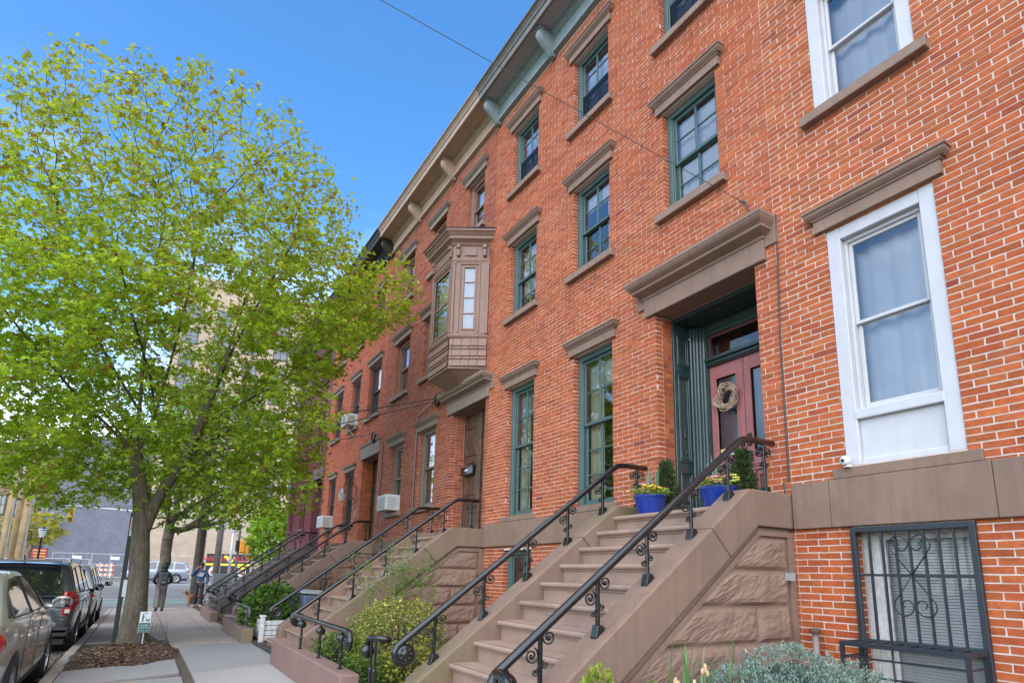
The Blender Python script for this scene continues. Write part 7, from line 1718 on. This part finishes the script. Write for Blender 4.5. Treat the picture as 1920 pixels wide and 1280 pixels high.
b = MB(); b.tube([(1.95, 80, 0), (1.95, 80, 5.4)], .09, 8); o = b.build('steel_post', IRON_OLD); tag(o, 'thin dark post against the tan wall above the blue SUV', 'post')
def street_lamp(x, y, h, label):
    z0 = zroad(y); t = thing('street_lamp', label, 'street lamp', (x, y, z0), group='black lantern street lamps'); b = MB(); b.lathe([(.16,0),(.16,.25),(.09,.35),(.06,.6),(.05,h-.3),(.08,h-.26),(.08,h-.2)], (x, y, z0), 12); b.build('pole', IRON, t, smooth=True)
    b = MB(); b.lathe([(.10,h-.2),(.20,h+.18),(.18,h+.28)], (x, y, z0), 8); b.build('lantern_glass', flat('lamp_glass', (.60,.62,.62), .2), t); b = MB(); b.lathe([(.22,h+.20),(.10,h+.36),(.03,h+.42),(.001,h+.5)], (x, y, z0), 8); b.build('lantern_cap', IRON, t)
street_lamp(-5.05, 44, 3.25, 'black lantern street lamp in front of the grey painted wall'); street_lamp(-7.2, 47.5, 3.3, 'black lantern street lamp at the far left edge')
def traffic_light():
    t = thing('traffic_light', 'yellow three-lamp traffic light hanging from a mast arm over the avenue', 'traffic light', (-5.3, 60, 0)); Y = flat('signal_yellow', (.72,.36,.02), .45); x, y = -5.30, 60
    b = MB(); b.box(x-.20, x+.20, y-.15, y+.15, 4.72, 5.82); b.build('housing', Y, t, bevel=.05, seg=2)
    for k, c in enumerate(((.03,.06,.03), (.10,.05,.01), (.35,.02,.015))):
        b = MB(); b.lathe([(.14,-.01),(.14,.02),(.01,.03)], (x, y-.17, 4.92+k*.35), 14, 'y'); b.build('lens', flat('lens_%d' % k, c, .2), t); b = MB(); b.lathe([(.17,-.30),(.17,.0)], (x, y-.15, 4.92+k*.35), 14, 'y', cap=False); b.build('visor', Y, t)
    b = MB(); b.tube([(x, y, 5.82), (x, y, 6.05)], .04, 6).tube([(x-.3, y, 6.05), (3.2, y, 5.75), (6.6, y, 5.2)], .075, 8); b.tube([(6.6, y, 0), (6.6, y, 5.4)], .12, 8); b.build('mast', flat('galvanised', (.42,.43,.44), .45, .6), t, smooth=True)
traffic_light()
def ped_signal():
    t = thing('pedestrian_signal', 'orange pedestrian signal box on a post at the corner', 'signal', (4.85, 40, 0)); O = flat('signal_orange', (.75,.30,.02), .45); b = MB(); b.tube([(4.75, 40, -.5), (4.75, 40, 4.0)], .07, 8); b.build('post', IRON_OLD, t)
    b = MB(); b.box(4.86, 5.32, 39.85, 40.15, 2.25, 2.72); b.build('housing', O, t, bevel=.03); b = MB(); b.box(4.80, 5.05, 39.7, 39.95, 2.30, 3.0); b.build('side_housing', O, t, bevel=.03); b = MB(); b.box(4.60, 4.74, 39.75, 40.05, 2.35, 3.0); b.build('visor', TRIM, t)
ped_signal()
def food_sign():
    y = 84.0; t = thing('shop_sign', 'black food sign with red lettering and dish pictures on the tan wall', 'sign', (9.1, y, 0)); BK = flat('sign_board_black', (.02,.018,.018), .5); RD = flat('sign_letter_red', (.62,.02,.03), .5); WH = flat('sign_letter_white', (.7,.68,.66), .5); YE = flat('sign_yellow', (.78,.62,.03), .5)
    b = MB(); b.box(6.6, 11.6, y, y+.15, .3, 3.15); b.build('board', BK, t)
    b = MB(); b.box(6.6, 11.6, y-.012, y-.004, 1.72, 1.98); b.build('yellow_strip', YE, t)
    for txt, x, z, s, m in (('WINGS', 7.5, 2.25, .78, RD), ('BALLS', 10.1, 2.25, .95, WH), ('2', 9.3, .78, 1.0, RD)):
        text3d(txt, (x, y-.02, z), s, m, t, 'lettering', extrude=.004)
        if m is WH: text3d(txt, (x+.02, y-.035, z+.03), s*.96, RD, t, 'lettering', extrude=.004)
    for x, r in ((7.6, .62), (10.6, .60)):
        b = MB(); b.lathe([(.01,-.03),(r,-.025),(r,.0)], (x, y, 1.02), 20, 'y'); pl = b.build('plate_picture', WH, t); b = MB(); rs = random.Random(int(x)); [b.ball((x+rs.uniform(-.3, .3), y-.05, 1.02+rs.uniform(-.3, .3)), (.17, .02, .13), 8, 5) for _ in range(9)]; tag(b.build('dish_picture', flat('dish_brown', (.42,.13,.05), .6), t), kind='stuff')
    b = MB(); b.obox((9.05, y-.08, 2.55), (1.2, .03, .34), 0, 0, .6); b.obox((10.5, y-.08, 1.55), (1.1, .03, .34), 0, 0, .4); b.build('yellow_flash', YE, t)
food_sign()
t = thing('red_board', 'dark red notice board with orange lines beyond the parked cars', 'sign', (-9.2, 80, 0)); b = MB(); b.box(-9.85, -8.45, 80, 80.1, 1.75, 3.05); b.build('board', flat('maroon_board', (.20,.02,.05), .6), t)
for k, zz in enumerate((2.75, 2.45, 2.15, 1.85)): b = MB(); b.box(-9.7+.05*k, -8.6, 79.97, 79.995, zz, zz+.13); b.build('orange_line', flat('board_orange', (.78,.34,.06), .6), t)
b = MB(); b.tube([(-9.6, 80.05, 0), (-9.6, 80.05, 1.8)], .06, 6).tube([(-8.7, 80.05, 0), (-8.7, 80.05, 1.8)], .06, 6); tag(b.build('legs', IRON, t), kind='stuff')
b = MB(); b.box(3.2, 4.15, 35.6, 36.4, zroad(36)-.1, 1.05); o = b.build('utility_cabinet', flat('cabinet_grey', (.16,.16,.165), .6), bevel=.03, seg=2); tag(o, 'grey utility cabinet behind the dark grey stoop', 'cabinet')
def iron_fence():
    t = thing('iron_fence', 'low dark iron fence at the corner beside the man in the blue hoodie', 'fence', (2.6, 28.6, zb(28.6))); z = zb(28.6)
    for k in range(12): x = 2.15+k*.22; b = MB(); b.tube([(x, 28.6, z-.05), (x, 28.6, z+.85)], .012, 5); b.build('picket', IRON, t)
    for zz in (.15, .80): b = MB(); b.tube([(2.1, 28.6, z+zz), (4.7, 28.6, z+zz)], .018, 5); b.build('rail', IRON, t)
iron_fence()
YG = [(.42,.40,.06),(.34,.36,.06),(.46,.42,.10)]; G2 = [(.16,.30,.03),(.20,.35,.04),(.12,.24,.025),(.24,.38,.05)]
small_tree('young_tree', 'small yellow-leaved young tree among the wooden poles', -7.2, 58, 5.5, (-7.1, 58, 4.1), (2.0, 1.6, 1.5), 170, YG, 101, leaf=.34, trunk_r=.07, per=2, z0=zroad(58))
small_tree('street_tree', 'second leafy street tree further along the sidewalk behind the maple', .75, 28.4, 9.0, (2.0, 28.4, 5.9), (3.6, 3.0, 3.3), 900, G2, 102, leaf=.20, trunk_r=.20, per=4, fork=.36)
small_tree('corner_tree', 'bright green bushy tree behind the far stoops at the corner', 7.6, 44, 5.6, (7.4, 44, 3.4), (2.0, 2.0, 2.4), 320, [(.20,.38,.04),(.26,.44,.05),(.36,.42,.05)], 103, leaf=.30, trunk_r=.10, per=4, fork=.2, z0=-.2)
